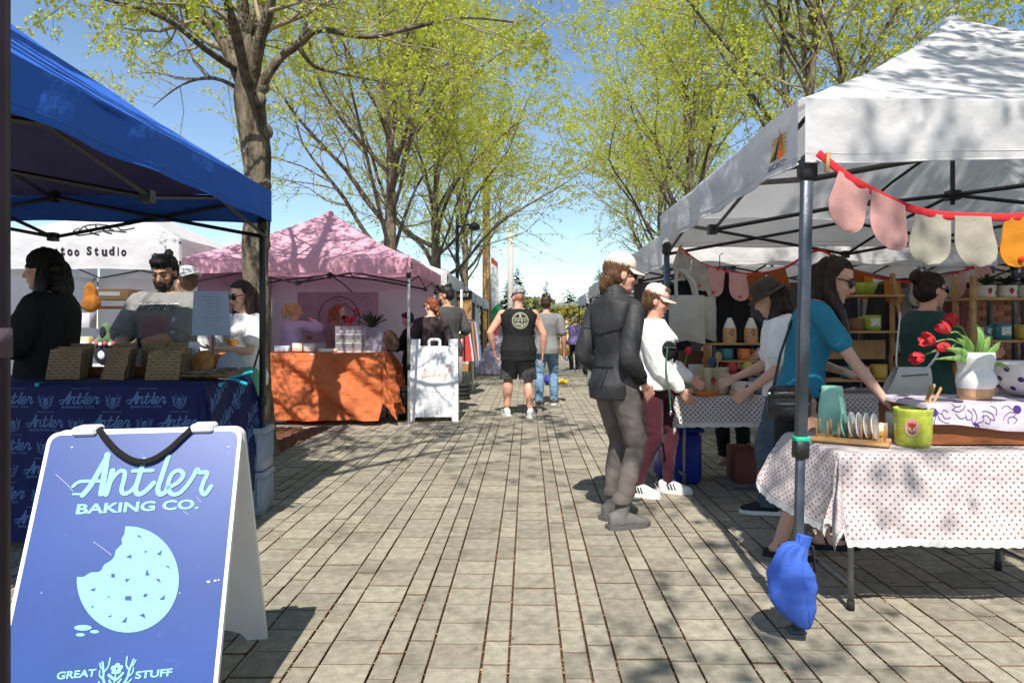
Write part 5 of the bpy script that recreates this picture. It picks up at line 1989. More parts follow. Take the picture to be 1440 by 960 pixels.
bite = [(447, 406), (444, 432), (434, 448), (436, 466), (414, 488), (408, 512), (398, 524), (372, 540), (362, 560), (352, 566), (326, 567), (316, 572), (300, 583), (276, 583)]
def f_(b, m):
    pts = []
    for q in range(61):
        a = R(268 - 268 * 0 + q * (92 + 180 + 0) / 60 )
        x, y = 456 + 181 * math.cos(a), 592 + 188 * math.sin(a)
        pts.append((x, y))
    pts += bite[::-1][0:0] + [p_ for p_ in bite[::-1]]
    P_ = [on_sign(*p_) for p_ in pts]
    P_ = P_[::-1]
    b.add([m @ Vector((x, y, 0)) for x, y in P_], [tuple(range(len(P_)))])
ck = sign_mark('cookie_print', f_)
chips = [[(486, 437), (497, 434), (507, 448)], [(449, 514), (468, 502), (470, 518)], [(514, 492), (527, 489), (518, 500)], [(558, 505), (578, 486), (574, 507)], [(518, 578), (524, 553), (534, 578)], [(588, 543), (600, 543), (608, 556)],
         [(398, 571), (411, 572), (410, 586), (397, 585)], [(446, 590), (464, 590), (450, 604)], [(555, 592), (567, 588), (575, 606)], [(320, 630), (343, 621), (338, 634)], [(381, 655), (391, 650), (392, 656)], [(447, 651), (469, 650), (470, 667), (446, 666)],
         [(513, 644), (528, 641), (521, 655), (511, 655)], [(567, 664), (588, 646), (586, 664)], [(325, 685), (336, 687), (331, 694)], [(382, 725), (400, 717), (396, 726)], [(434, 744), (455, 722), (450, 745)], [(497, 719), (514, 711), (519, 730)]]
for ch in chips:
    def f_(b, m):
        b.add([m @ Vector((*on_sign(*p_), 0)) for p_ in ch], [tuple(range(len(ch)))])
    b = MB()
    f_(b, m4 @ Matrix.Translation((0, 0, .0054)))
    b.build('chip_print', blue_print, face, smooth=False)
for cx, cy, rx, ry in ((297, 763, 31, 10), (338, 777, 16, 6), (288, 788, 16, 6)):
    def f_(b, m):
        b.add([m @ Vector((*on_sign(cx + rx * math.cos(t), cy + ry * math.sin(t)), 0)) for t in [-2 * PI * q / 18 for q in range(18)]], [tuple(range(18))])
    sign_mark('crumb_print', f_)
# scratches and a chipped spot in the print
def f_(b, m):
    for q, pts in enumerate(([(200, 220), (235, 250), (262, 280)], [(333, 458), (365, 480), (398, 506)], [(652, 350), (672, 364)], [(700, 300), (716, 318)])):
        stroke(b, [on_sign(*p_) for p_ in pts], .0011, m, .0002 * q, 3, False)
    for cx, cy, r_ in ((742, 600, 5), (766, 596, 4), (778, 594, 3), (258, 124, 3), (813, 122, 3), (640, 640, 2), (150, 640, 2)):
        b.add([m @ Vector((*on_sign(cx + r_ * math.cos(t) * 1.4, cy + r_ * math.sin(t)), .0004)) for t in [-2 * PI * q / 7 for q in range(7)]], [tuple(range(7))])
sign_mark('scratch', f_, M('scuffed_print', (.55, .50, .56), bump=0))
for sx in (-1, 1):
    b = MB()
    b.box((sx * .185 - .01, 0, TOPZ + .001), (.075, .085, .03), bev=.008)
    b.build('hinge', plastic_white, sgn, smooth=False)
b = MB()
pts = [m4 @ Vector(p_) for p_ in [(-.155, .01, -.02), (-.15, .004, .012), (-.12, -.035, .013), (-.075, -.08, .014), (-.02, -.112, .015), (.03, -.11, .015), (.08, -.075, .014), (.12, -.03, .013), (.15, .004, .012), (.155, .01, -.02)]]
q_, _ = smooth_path(pts, 1, 4)
b.tube(q_, .0105, 8, flat=.22, up=m4.to_3x3() @ Vector((0, 0, 1)))
b.build('carry_strap', M('webbing_black', (.012, .012, .013), rough=.8, bump=.4, bs=300), sgn)

# dark post by the viewer's left
b = MB()
t = thing('padded_post', 'dark plum padded post cut off by the left edge of the view', 'post', (-.742, .92, 0))
b.tube([(0, 0, 0), (0, 0, .5), (0, 0, 1.2), (0, 0, 1.78)], [.04, .037, .037, .037], 14)
b.build('sleeve', M('plum_vinyl', (.02, .010, .018), rough=.5, var=.4, vs=4, bump=.1, bs=20), t)
b = MB()
b.tube([(0, 0, 1.26), (0, 0, 1.30)], .0395, 14)
b.build('band', M('pale_plum', (.10, .07, .09)), t)

# ---------------- tables and cloths
def table(label, x0, x1, y0, y1, h, lm=None, r=.014, inset=.07, top=None):
    cx, cy = (x0 + x1) / 2, (y0 + y1) / 2
    t = thing('folding_table', label, 'table', (cx, cy, 0))
    b = MB()
    b.box((0, 0, h - .018), (x1 - x0, y1 - y0, .034), bev=.01)
    b.build('table_top', top or plastic_white, t)
    lm = lm or M('table_leg', (.22, .23, .25), metal=.6, rough=.4, bump=0)
    for sx in (-1, 1):
        for sy in (-1, 1):
            X, Y = sx * ((x1 - x0) / 2 - inset), sy * ((y1 - y0) / 2 - inset * .7)
            b = MB()
            b.tube([(X, Y, .02), (X, Y, h - .036)], r, 10)
            lg = b.build('leg', lm, t)
            b = MB()
            b.tube([(X, Y, 0), (X, Y, .045)], r * 1.25, 10)
            b.build('foot_cap', rubber_m, lg)
        X = sx * ((x1 - x0) / 2 - inset)
        b = MB()
        b.tube([(X, -((y1 - y0) / 2 - inset * .7), .12), (X, ((y1 - y0) / 2 - inset * .7), .12)], r * .7, 8)
        b.build('crossbar', lm, t)
    return t

def cloth(label, x0, x1, y0, y1, z, dr, mat, amp=.02, freq=11, seed=0, n=(110, 80), lace=None, corner=.86, flare=.03, group=None, lift=None, wr=.006):
    df, drr, db, dl = dr
    def F(u, v):
        ax = x0 - u if u < x0 else (u - x1 if u > x1 else 0)
        ay = y0 - v if v < y0 else (v - y1 if v > y1 else 0)
        sx, sy = (-1 if u < x0 else 1), (-1 if v < y0 else 1)
        rx, ry = min(max(u, x0), x1), min(max(v, y0), y1)
        a = math.hypot(ax, ay)
        zz = z + .0015 * mnoise.noise((u * 9, v * 9, seed))
        if a < 1e-9:
            return Vector((rx, ry, zz))
        dx, dy = sx * ax / a, sy * ay / a
        ang = math.atan2(ay, ax)
        both = min(1, 4 * min(ax, ay) / a)
        hang = a * (1 - (1 - corner) * both)
        s_ = u + v * 1.3
        rip = amp * min(1, a / .25) * (math.sin(freq * s_ + seed + 2 * mnoise.noise((s_ * 1.7, seed, 0))) + .5 * math.sin(freq * 2.3 * s_ + seed * 2))
        rip += both * .03 * math.cos(6 * ang) * min(1, a / .2)
        rip += wr * mnoise.noise((u * 12, v * 12, seed + 3)) + wr * .7 * mnoise.noise((u * 4, v * 28 if ay else v * 4, seed))
        fl = .012 * (1 - math.exp(-a / .02)) + flare * (a / .4) + rip
        hang = hang - .012 * (1 - math.exp(-a / .015))
        p_ = Vector((rx + dx * fl, ry + dy * fl, zz - hang))
        if lift:
            p_ = lift(p_, u, v, a)
        p_.z = max(p_.z, .012)
        return p_
    U0, U1, V0, V1 = x0 - dl, x1 + drr, y0 - df, y1 + db
    cx, cy = (x0 + x1) / 2, (y0 + y1) / 2
    b = MB()
    us = sorted(set([U0 + (U1 - U0) * i / n[0] for i in range(n[0] + 1)] + [x0, x1]))
    vs = sorted(set([V0 + (V1 - V0) * i / n[1] for i in range(n[1] + 1)] + [y0, y1]))
    pts, uvs = [], []
    for v in vs:
        for u in us:
            p_ = F(u, v)
            pts.append((p_.x - cx, p_.y - cy, p_.z))
            uvs.append((u, v))
    W = len(us)
    fs = [(j * W + i, j * W + i + 1, (j + 1) * W + i + 1, (j + 1) * W + i) for j in range(len(vs) - 1) for i in range(W - 1)]
    b.add(pts, fs)
    for i, q in enumerate(uvs):
        b.uv[i] = q
    o = b.build('tablecloth', mat, None)
    o.location = (cx, cy, 0)
    tag(o, label, 'tablecloth', group)
    if lace:
        ring = [(u, V0, 0, -1) for u in np.linspace(U0, U1, 260)] + [(U1, v, 1, 0) for v in np.linspace(V0, V1, 180)] + [(u, V1, 0, 1) for u in np.linspace(U1, U0, 200)] + [(U0, v, -1, 0) for v in np.linspace(V1, V0, 180)]
        b = MB()
        N = len(ring)
        pts = []
        for q in range(4):
            for i, (u, v, ox, oy) in enumerate(ring):
                w = q / 3 * (.030 + .006 * abs(math.sin(i * .45)))
                p_ = F(u + ox * w, v + oy * w)
                pn = Vector((p_.x - cx, p_.y - cy, p_.z))
                pts.append(pn + Vector((ox, oy, 0)) * (.003 + .002 * math.sin(i * 1.3 + q)))
        b.add(pts, [(q * N + i, q * N + (i + 1) % N, (q + 1) * N + (i + 1) % N, (q + 1) * N + i) for q in range(3) for i in range(N - 1)])
        b.build('lace_trim', M('lace_white', (.74, .74, .74), rough=.9, bump=.8, bs=260, bdist=.004, transl=.2), o)
    return o, F

sprig = dots('sprig_cloth', (.63, .565, .56), (.27, .10, .105), .0365, .14)
table('small folding table under the heart print cloth at the front right', 1.42, 2.60, 3.1, 3.72, .733)
def lift1(p_, u, v, a):
    if u < 1.42 and v > 3.2:
        f = min(1, (1.42 - u) / .35) * min(1, (v - 3.2) / .4)
        p_ = Vector((p_.x - .10 * f, p_.y, p_.z + .05 * f))
    return p_
cloth('white cloth with tiny rose heart print and lace hem, on the front right table', 1.42, 2.60, 3.1, 3.72, .7345, (.385, .3, .25, .36), sprig, amp=.010, freq=9, seed=2, lace=True, n=(130, 100), lift=lift1, corner=.8, flare=.05)
table('long folding table under the dotted cloth in the shade of the white canopy', 1.18, 4.05, 5.40, 6.02, .763)
cloth('white dotted cloth with hanging corner on the rear pottery table', 1.18, 4.05, 5.40, 6.02, .7645, (.22, .2, .1, .30), dots('dotted_cloth', (.66, .62, .62), (.13, .07, .09), .04, .2), amp=.014, freq=8, seed=7, lace=True, corner=1.05, flare=.05)
table('folding table under the orange cloth in the pink stall', -4.3, -1.98, 9.30, 10.0, .955)
orange_m = M('orange_cloth', (.50, .13, .042), rough=.75, var=.18, vs=5, bump=.35, bs=26, bdist=.02, transl=.1)
cloth('rumpled orange cloth falling almost to the ground in the pink stall', -4.3, -1.98, 9.30, 10.0, .957, (.90, .86, .3, .5), orange_m, amp=.055, freq=7.5, seed=4, n=(150, 100), corner=.72, flare=.09, wr=.02)
table('tall folding table under the navy lettered cloth', -4.35, -1.98, 4.15, 4.85, .962)
navy = M('navy_cloth', (.010, .014, .085), rough=.8, var=.15, vs=6, bump=.3, bs=30, bdist=.01)
nv, _F = cloth('navy cloth printed all over with pale blue script lettering', -4.35, -1.98, 4.15, 4.85, .964, (.93, .8, .3, .5), navy, amp=.022, freq=6, seed=6, n=(120, 90), corner=.80, flare=.05)
print_b = M('print_blue', (.085, .16, .36), rough=.8, bump=0)
b = MB()
ncx, ncy = (-4.35 - 1.98) / 2, (4.15 + 4.85) / 2
for r_ in range(6):
    for c_ in range(8):
        X = -4.30 + c_ * .40 + (.2 if r_ % 2 else 0)
        Z = .845 - r_ * .138
        if X > -2.02:
            continue
        m_ = Matrix(((1, 0, 0, X - ncx), (0, 0, -1, -1), (0, 1, 0, Z), (0, 0, 0, 1)))
        antler_word(b, m_, .235)
        put_text(b, 'BAKING CO.', m_ @ Matrix.Translation((0, -.026, 0)), .19, .014, bold=.02)
        if X + .2 < -2.05:
            emblem(b, m_ @ Matrix.Translation((.2, .012, 0)), .042)
        put_text(b, 'GREAT STUFF', m_ @ Matrix.Translation((0, .085, 0)), .12, .008, bold=.01)
b = dense(b, .03)
project(b, nv, (0, 1, 0), .004, 3)
b.build('printed_lettering', print_b, nv, smooth=False)
# lettering on the right hand fall of the cloth
b = MB()
for r_ in range(4):
    for c_ in range(2):
        m_ = Matrix(((0, 0, 1, 1), (1, 0, 0, 4.28 + c_ * .36 + .14 * (r_ % 2) - ncy), (0, 1, 0, .84 - r_ * .15), (0, 0, 0, 1))) @ Matrix.Rotation(R(28), 4, 'Z')
        antler_word(b, m_, .25)
        emblem(b, m_ @ Matrix.Translation((.19, .02, 0)), .04)
b = dense(b, .03)
project(b, nv, (-1, 0, 0), .004, 3)
b.build('printed_lettering', print_b, nv, smooth=False)

# ---------------- things on the navy table
TZ = .966
kraft = M('kraft_paper', (.30, .205, .115), rough=.85, var=.12, vs=9, bump=.25, bs=24, bdist=.01)
kraft_ink = M('kraft_ink', (.12, .09, .06), bump=0)
def bag(px, Y, wpx, hpx, tilt, rz, label, yb=TZ):
    w, h = wpx * Y / 960, hpx * Y / 960
    t = thing('paper_bag', label, 'paper bag', (gx(px, Y), Y, yb), rz, 'printed paper bags of cookies on the navy table')
    m_ = Matrix.Rotation(R(-tilt), 4, 'X')
    b = MB()
    def fn(u, v, s):
        bul = .018 * math.sin(PI * u) * math.sin(PI * min(1, v * 1.05)) ** .7
        return m_ @ Vector(((u - .5) * w * (1 - .04 * v), s * (.006 + bul) + .012 * mnoise.noise((u * 3.5, v * 4, px)) * v + .004 * mnoise.noise((u * 11, v * 11, px)), v * h))
    b.grid(lambda u, v: fn(u, v, -1), 8, 8)
    b.grid(lambda u, v: fn(1 - u, v, 1), 8, 8)
    b.build('bag', kraft, t)
    b = MB()
    for r_ in range(int(h / .020)):
        for c_ in range(4):
            zc = (r_ + .6) * .020
            xc = (c_ - 1.5) * w * .23 + (.010 if r_ % 2 else -.010)
            lw_ = w * rnd.uniform(.05, .085)
            q = [m_ @ Vector((xc + sx * lw_, .012 * mnoise.noise(((xc / w + .5) * 3.5, zc / h * 4, px)) * zc / h - (.0105 + .018 * math.sin(PI * (xc / w + .5)) * math.sin(PI * min(1, zc / h * 1.05)) ** .7), zc + sz * .003)) for sx, sz in ((-1, -1), (1, -1), (1, 1), (-1, 1))]
            b.add(q, [(0, 1, 2, 3)])
    b.build('printed_lettering', kraft_ink, t, smooth=False)
    return t
BL = [(88, 4.45, 44, 43, 16, 8, 'front paper bag of the leftmost row on the navy table'), (94, 4.55, 44, 43, 16, 8, 'second paper bag of the leftmost row'), (99, 4.65, 44, 44, 16, 8, 'third paper bag of the leftmost row'),
      (108, 4.78, 38, 46, 12, 6, 'taller paper bag at the back of the leftmost row'),
      (158, 4.42, 40, 46, 18, -16, 'front paper bag of the middle row on the navy table'), (164, 4.58, 40, 44, 16, -14, 'middle paper bag of the middle row'), (170, 4.74, 40, 47, 12, -12, 'back paper bag of the middle row below the crossed hands'),
      (228, 4.40, 46, 40, 16, 6, 'front paper bag of the right row on the navy table'), (235, 4.52, 46, 41, 16, 6, 'second paper bag of the right row'), (242, 4.64, 46, 42, 14, 6, 'third paper bag of the right row'),
      (214, 4.78, 30, 46, 10, 12, 'tall narrow paper bag behind the right row'), (254, 4.78, 34, 47, 12, 14, 'last tall paper bag near the white card')]
for a in BL:
    bag(*a)
t = thing('wooden_tray', 'low dark wooden tray behind the paper bags', 'tray', (gx(190, 4.8), 4.80, TZ))
for nm, c, d in (('base', (0, 0, .006), (.75, .10, .012)), ('front_board', (0, -.052, .03), (.75, .010, .06)), ('back_board', (0, .052, .03), (.75, .010, .06))):
    MB().box(c, d).build(nm, wood_d, t, smooth=False)
t = thing('white_card', 'white folded card beside the last tall paper bag', 'card', (gx(268, 4.75), 4.75, TZ), -35)
MB().box((0, 0, .12), (.13, .004, .24), rot=rotm(-14, 0, 0)).build('card', plastic_white, t, smooth=False)
t = thing('menu_sheet', 'pale blue printed sheet in a clear stand on the navy table', 'menu', (gx(313, 5.0), 4.82, TZ), 6)
b = MB()
def fn(u, v):
    return ((u - .5) * (.265 - .03 * v), .03 * math.sin(PI * u) * .6, .28 + .315 * v)
b.grid(fn, 14, 10)
sh_ = b.build('sheet', M('blue_paper', (.34, .42, .60), rough=.6, var=.05, transl=.3), t)
b = MB()
for q in range(9):
    w = (.12, .16, .10, .15, .13, .08, .14, .11, .06)[q]
    b.box((0, -.003 + .016, .555 - q * .025), (w, .002, .005))
b.build('printed_line', M('blue_ink', (.25, .31, .50)), sh_, smooth=False)
b = MB()
b.tube([(0, .03, 0), (0, .03, .32)], .006, 6)
b.build('stem', frame_grey, t)
MB().box((0, .03, .006), (.16, .1, .012), bev=.004).build('base', frame_dark, t)
for q, (px, Y, r, lb, mm) in enumerate([(286, 4.66, .085, 'large round golden flatbread standing on edge on the navy table', M('flatbread', (.38, .17, .05), var=.4, vs=30, bump=.4)), (308, 4.74, .07, 'round orange pastry half hidden behind the clear disc', M('pastry_orange', (.45, .15, .06), var=.3, vs=30, bump=.4))]):
    t = thing('flatbread', lb, 'bread', (gx(px, Y), Y, TZ + .012))
    b = MB()
    b.lathe([(.004, .0), (r * .9, .0), (r, .008), (r * .9, .018), (.004, .022)], 20)
    o = b.build('bread', mm, t)
    o.rotation_euler = (R(76), 0, 0)
    o.location = (0, 0, r)
t = thing('clear_disc', 'translucent round plastic lid standing on the navy table', 'lid', (gx(322, 4.60), 4.60, TZ), -12)
b = MB()
b.lathe([(.004, .0), (.088, .0), (.092, .004), (.088, .008), (.004, .008)], 24)
o = b.build('disc', M('frosted_plastic', (.42, .45, .52), rough=.5, transl=.3, bump=0), t)
o.rotation_euler = (R(74), 0, 0)
o.location = (0, 0, .085)
t = thing('bread_bags', 'dark flat stack of clear bagged loaves at the right end of the navy table', 'loaves', (gx(297, 4.42), 4.42, TZ), 4)
b = MB()
b.ell((0, 0, .03), (.16, .09, .032))
b.ell((.10, .02, .05), (.11, .07, .028))
b.ell((-.10, .01, .028), (.10, .08, .028))
remeshed('loaf', b, .012, M('loaf_brown', (.10, .055, .025), rough=.25, var=.5, vs=20, spec=.6), t, wrinkle=.006, wscale=20)
teal = M('teal_plastic', (.02, .30, .42), rough=.4, bump=0)
for px, Y, lb, rz in ((327, 4.30, 'teal spring clamp gripping the right end of the navy cloth', -25),):
    t = thing('spring_clamp', lb, 'clamp', (gx(px, Y), Y, TZ + .004), rz)
    for s in (-1, 1):
        b = MB()
        b.chain([(-.02, 0, .012 + .004 * s), (.04, s * .012, .018 + .012 * s), (.12, s * .02, .02 + .03 * s)], [.007, .008, .009], 8)
        b.build('jaw', teal, t)
        b = MB()
        b.chain([(.09, s * .02, .02 + .025 * s), (.14, s * .022, .02 + .035 * s)], [.011, .011], 8)
        b.build('grip', teal, t)
    MB().box((-.06, 0, .008), (.12, .012, .006)).build('bar', M('brass_bar', (.55, .5, .4)), t, smooth=False)
for px, lb in ((52, 'small round turquoise clip at the left of the navy cloth'), (310, 'small round turquoise clip at the right of the navy cloth')):
    t = thing('round_clip', lb, 'clip', (gx(px, 4.12), 4.12, TZ - .012))
    MB().ell((0, 0, .004), (.014, .010, .014)).build('clip_head', teal, t)
    MB().box((0, .022, .012), (.012, .045, .006)).build('clip_arm', teal, t, smooth=False)
# stacked crates by the canopy leg
crate_m = M('crate_plastic', (.27, .33, .43), rough=.5, var=.1, bump=.1)
for k_, (z0, lb) in enumerate(((0.0, 'lower grey blue plastic crate of the pair by the blue canopy leg'), (.305, 'upper grey blue plastic crate of the pair by the blue canopy leg'))):
    t = thing('plastic_crate', lb, 'crate', (gx(357, 4.93) - .03, 4.86, z0), 4, 'stacked plastic crates')
    hx, hy, hz = .15, .12, .298
    for nm, c, d in (('front_side', (0, -hy, hz / 2), (2 * hx, .012, hz)), ('rear_side', (0, hy, hz / 2), (2 * hx, .012, hz)), ('end_side', (-hx, 0, hz / 2), (.012, 2 * hy - .014, hz)), ('end_side', (hx, 0, hz / 2), (.012, 2 * hy - .014, hz)), ('base', (0, 0, .008), (2 * hx - .014, 2 * hy - .014, .012))):
        pr = MB().box(c, d, bev=.003).build(nm, crate_m, t)
        if nm == 'front_side' or nm == 'end_side':
            for q in range(7):
                b = MB()
                f = -.8 + 1.6 * q / 6
                if nm == 'front_side':
                    b.box((f * hx, -hy - .009, hz * .52), (.012, .010, hz * .62), bev=.003)
                else:
                    b.box((c[0] + math.copysign(.009, c[0]), f * hy, hz * .52), (.010, .012, hz * .62), bev=.003)
                b.build('rib', crate_m, pr)
    b = MB()
    b.box((0, -hy - .010, hz - .022), (2 * hx + .03, .014, .04), bev=.004)
    b.build('rim', crate_m, t)
    b = MB()
    b.box((hx + .010, 0, hz - .022), (.014, 2 * hy, .04), bev=.004)
    b.build('rim', crate_m, t)

# ---------------- lettered canopy: hand lettering and line drawing
b = MB()
mt = Matrix(((1, 0, 0, 0), (0, 0, -1, -1), (0, 1, 0, 0), (0, 0, 0, 1)))
val = [c for c in children(TAT) if c.name.startswith('valance')][0]
TY = 9.46
def tp(px, py):
    return ((px - 742) * TY / 960 - TAT.location.x, 1.3 - (py - 461) * TY / 960)
for k_, (ch, px) in enumerate((('T', 60), ('a', 70), ('t', 78), ('t', 87), ('o', 97), ('o', 107), ('S', 125), ('t', 135), ('u', 146), ('d', 156), ('i', 165), ('o', 173))):
    x_, z_ = tp(px, 358 + (k_ % 3) * .6)
    b = MB()
    put_text(b, ch, mt @ Matrix.Translation((x_, z_, 0)), .075 if ch not in 'ti' else (.055 if ch == 't' else .02), .115 if ch in 'TtdSi' else .085, bold=.05)
    b = dense(b, .04)
    project(b, val, (0, 1, 0), .006, 4)
    b.build('letter', M('ink_black', (.015, .012, .02), bump=0), val, smooth=False)
b = MB()
roof = [c for c in children(TAT) if c.name.startswith('roof')][0]
for q, pts in enumerate(([(108, 332), (118, 320), (140, 317), (165, 320), (185, 316)], [(110, 333), (130, 330), (150, 326), (178, 328)], [(120, 320), (128, 328), (140, 332)], [(150, 318), (146, 326), (158, 330)], [(165, 319), (172, 325), (190, 322)], [(108, 332), (104, 326), (112, 322)], [(135, 318), (138, 324), (150, 322), (160, 325)])):
    # laid on the front slope of the roof
    P_ = []
    for px, py in pts:
        d = Vector(((px - 742) / 960, 1, -(py - 461) / 960))
        inv = TAT.matrix_world
        P_.append((px, py))
    pl = []
    bv = BVHTree.FromPolygons([v.co for v in roof.data.vertices], [tuple(p_.vertices) for p_ in roof.data.polygons])
    for px, py in P_:
        d = Vector(((px - 742) / 960, 1, -(py - 461) / 960)).normalized()
        h_, n_, i_, ds = bv.ray_cast(CAMP - Vector(TAT.location), d, 60)
        if h_ is not None:
            pl.append(h_ + Vector((0, -.01, .015)))
    if len(pl) > 2:
        qq, _ = smooth_path(pl, 1, 4)
        b.tube(qq, .010, 4)
b.build('line_drawing', M('ink_black', (.015, .012, .02)), roof, smooth=False)

# the stall behind the baker
table('small table with bright goods under the lettered canopy', -6.6, -4.7, 9.2, 9.8, .80)
def box_thing(name, label, cat, px, py0, py1, wpx, Y, m, rz=0, dep=None, grp=None, parts=None):
    z0, z1 = at(0, py1, Y).z, at(0, py0, Y).z
    t = thing(name, label, cat, (gx(px, Y), Y, z0), rz, grp)
    w, h = wpx * Y / 960, z1 - z0
    b = MB()
    b.box((0, 0, h / 2), (w, dep or w * .7, h), bev=.006)
    b.build('body', m, t)
    b = MB()
    b.box((0, -(dep or w * .7) / 2 - .001, h * .55), (w * .55, .004, h * .35))
    b.build('paper_label', plastic_white, t, smooth=False)
    return t
card = M('cardboard', (.40, .25, .13), rough=.85, var=.1)
z_t = .80
box_thing('cardboard_box', 'wide cardboard box on the shelf behind the bearded man', 'box', 165, 407, 422, 52, 10.6, card)
MB_ = MB()
t = thing('goods_shelf', 'dark shelf unit at the back of the lettered stall', 'shelf', (gx(165, 10.7), 10.75, 0))
for z_ in (.55, 1.05, 1.62):
    MB().box((0, 0, z_), (2.1, .4, .035)).build('shelf_board', wood_d, t, smooth=False)
for s in (-1, 1):
    MB().box((s * 1.03, 0, .85), (.04, .4, 1.7)).build('upright', wood_d, t, smooth=False)
for q, (px, py0, py1, w, c, lb) in enumerate([(118, 440, 461, 26, (.50, .46, .50), 'clear display box with pink sweets, left of the plush toy'), (122, 473, 492, 16, (.62, .5, .3), 'pale carton left of the plush toy'), (180, 470, 492, 20, (.55, .42, .25), 'tan carton right of the plush toy'), (100, 470, 495, 14, (.6, .6, .6), 'white carton behind the dark haired person'),
                                      (170, 448, 466, 10, (.45, .10, .14), 'small red tin by the bearded man')]):
    box_thing('goods_box', lb, 'box', px, py0, py1, w, 9.4, M('box_colour_%s' % 'abcde'[q], c), dep=.16)
t = thing('plush_toy', 'green hooded plush toy with a pink flower garland', 'toy', (gx(146, 9.2), 9.25, .80))
gm, bm_ = M('plush_green', (.09, .17, .07), rough=1, bump=.5, sheen=.3), M('plush_black', (.02, .022, .03), rough=1, bump=.5)
b = MB().ell((0, 0, .16), (.16, .12, .17))
remeshed('torso', b, .015, bm_, t)
b = MB().ell((0, -.10, .14), (.05, .03, .06))
b.build('tummy_patch', plastic_white, t)
b = MB().ell((0, 0, .36), (.10, .09, .10)).ell((0, 0, .45), (.07, .07, .13))
b.ell((-.11, 0, .30), (.06, .06, .07)).ell((.11, 0, .30), (.06, .06, .07))
remeshed('hood', b, .014, gm, t)
b = MB().ell((0, -.075, .44), (.04, .03, .085))
b.build('face', bm_, t)
for q in range(9):
    a = PI + PI * q / 8
    b = MB().ell((math.cos(a) * .15, math.sin(a) * .13, .285 + .01 * (q % 2)), (.026, .02, .026))
    b.build('garland_flower', M('garland_pink' if q % 2 else 'garland_cream', (.6, .08, .18) if q % 2 else (.7, .62, .5)), t)
t = thing('hanging_plush', 'orange and green plush sack hanging from the lettered canopy', 'toy', (gx(128, 9.6), 9.6, 0))
z0, z1 = at(0, 436, 9.6).z, at(0, 398, 9.6).z
b = MB().ell((0, 0, z0 + .10), (.13, .09, .13)).ell((-.01, 0, z0 + .24), (.09, .07, .15))
remeshed('sack', b, .016, M('plush_orange', (.36, .13, .02), rough=1, var=.6, vs=6), t, wrinkle=.008)
b = MB()
b.tube([(-.01, 0, z0 + .36), (0, 0, z1), (.06, 0, 2.0)], .012, 6)
b.build('cord', gm, t)
t = thing('fruit_bowl', 'low white bowl of bright sweets by the bearded man', 'bowl', (gx(196, 8.2), 8.9, .80))
b = MB()
b.lathe([(.02, 0), (.10, .02), (.16, .07), (.15, .075), (.09, .03), (.01, .015)], 18)
b.build('bowl', glaze_w, t)
for q in range(9):
    a = q * .9
    MB().ell((math.cos(a) * .08 * (q % 3) / 2, math.sin(a) * .08 * (q % 3) / 2, .075 + .01 * (q % 2)), (.035, .035, .03)).build('sweet', (glaze_lime, M('sweet_red', (.55, .05, .05)), M('sweet_yellow', (.7, .5, .08)))[q % 3], t)

# ---------------- the pink stall
wc = wall_cloth('banner', 'mauve banner with a circle and red script at the back of the pink stall', (gx(418, 11.8), 11.8), (gx(532, 11.8), 11.8), 1.05, 1.92, M('banner_mauve', (.42, .33, .42), rough=.8, transl=.2), 'banner', .01)
b = MB()
mb4 = Matrix(((1, 0, 0, 0), (0, 0, -1, 11.70), (0, 1, 0, 0), (0, 0, 0, 1)))
def bp(px, py):
    return (gx(px, 11.75), 1.3 - (py - 461) * 11.75 / 960)
def on_banner(strokes, w, m_, nm):
    b = MB()
    for i, pts in enumerate(strokes):
        stroke(b, [bp(*p_) for p_ in pts], w, mb4, .0008 * i, 5)
    b = dense(b, .08)
    project(b, wc, (0, 1, 0), .006, 2)
    b.build(nm, m_, wc, smooth=False)
cc = [(476 + 29 * math.cos(a), 448 + 31 * math.sin(a)) for a in [2 * PI * q / 28 for q in range(29)]]
on_banner([cc, [(478, 432), (484, 427), (492, 434), (499, 440), (494, 446)]], .012, M('ink_black', (.015, .012, .02)), 'circle_print')
on_banner([[(482, 445), (484, 452), (486, 447)], [(488, 445), (490, 452), (494, 445), (492, 456), (487, 461)], [(494, 452), (502, 441), (501, 435), (496, 438)], [(484, 453), (492, 452)]], .03, M('script_red', (.55, .03, .03), bump=0), 'script_print')
zt = .96
def pot(name, label, cat, px, Y, prof, m, z=None, seg=20, grp=None, rz=0, extra=None):
    t = thing(name, label, cat, (gx(px, Y), Y, z), rz, grp)
    b = MB()
    b.lathe(prof, seg)
    b.build('body', m, t)
    if extra:
        extra(t)
    return t
for q, (px, py0, py1, w, c, lb) in enumerate([(420, 482, 494, 14, (.62, .48, .36), 'cream carton at the left of the orange table'), (436, 483, 494, 14, (.60, .58, .55), 'white carton second from the left on the orange table'), (398, 486, 494, 20, (.55, .62, .7), 'pale blue box at the far left of the orange table'), (462, 490, 495, 24, (.62, .55, .42), 'flat cream box in front of the pastry case')]):
    box_thing('pastry_box', lb, 'box', px, py0, py1, w, 9.5, M('pastry_box_%s' % 'abcd'[q], c), dep=.14)
acry = M('acrylic', (.75, .76, .80), rough=.08, bump=0, trans=0, alpha=.12, spec=.6)
t = thing('pastry_case', 'clear acrylic case with tiers of pastries on the orange table', 'display case', (gx(493, 9.6), 9.65, zt))
for nm, c, d in (('front_pane', (0, -.17, .18), (.36, .008, .36)), ('side_pane', (-.18, 0, .18), (.008, .33, .36)), ('side_pane', (.18, 0, .18), (.008, .33, .36)), ('top_pane', (0, 0, .364), (.37, .35, .008))):
    MB().box(c, d).build(nm, acry, t, smooth=False)
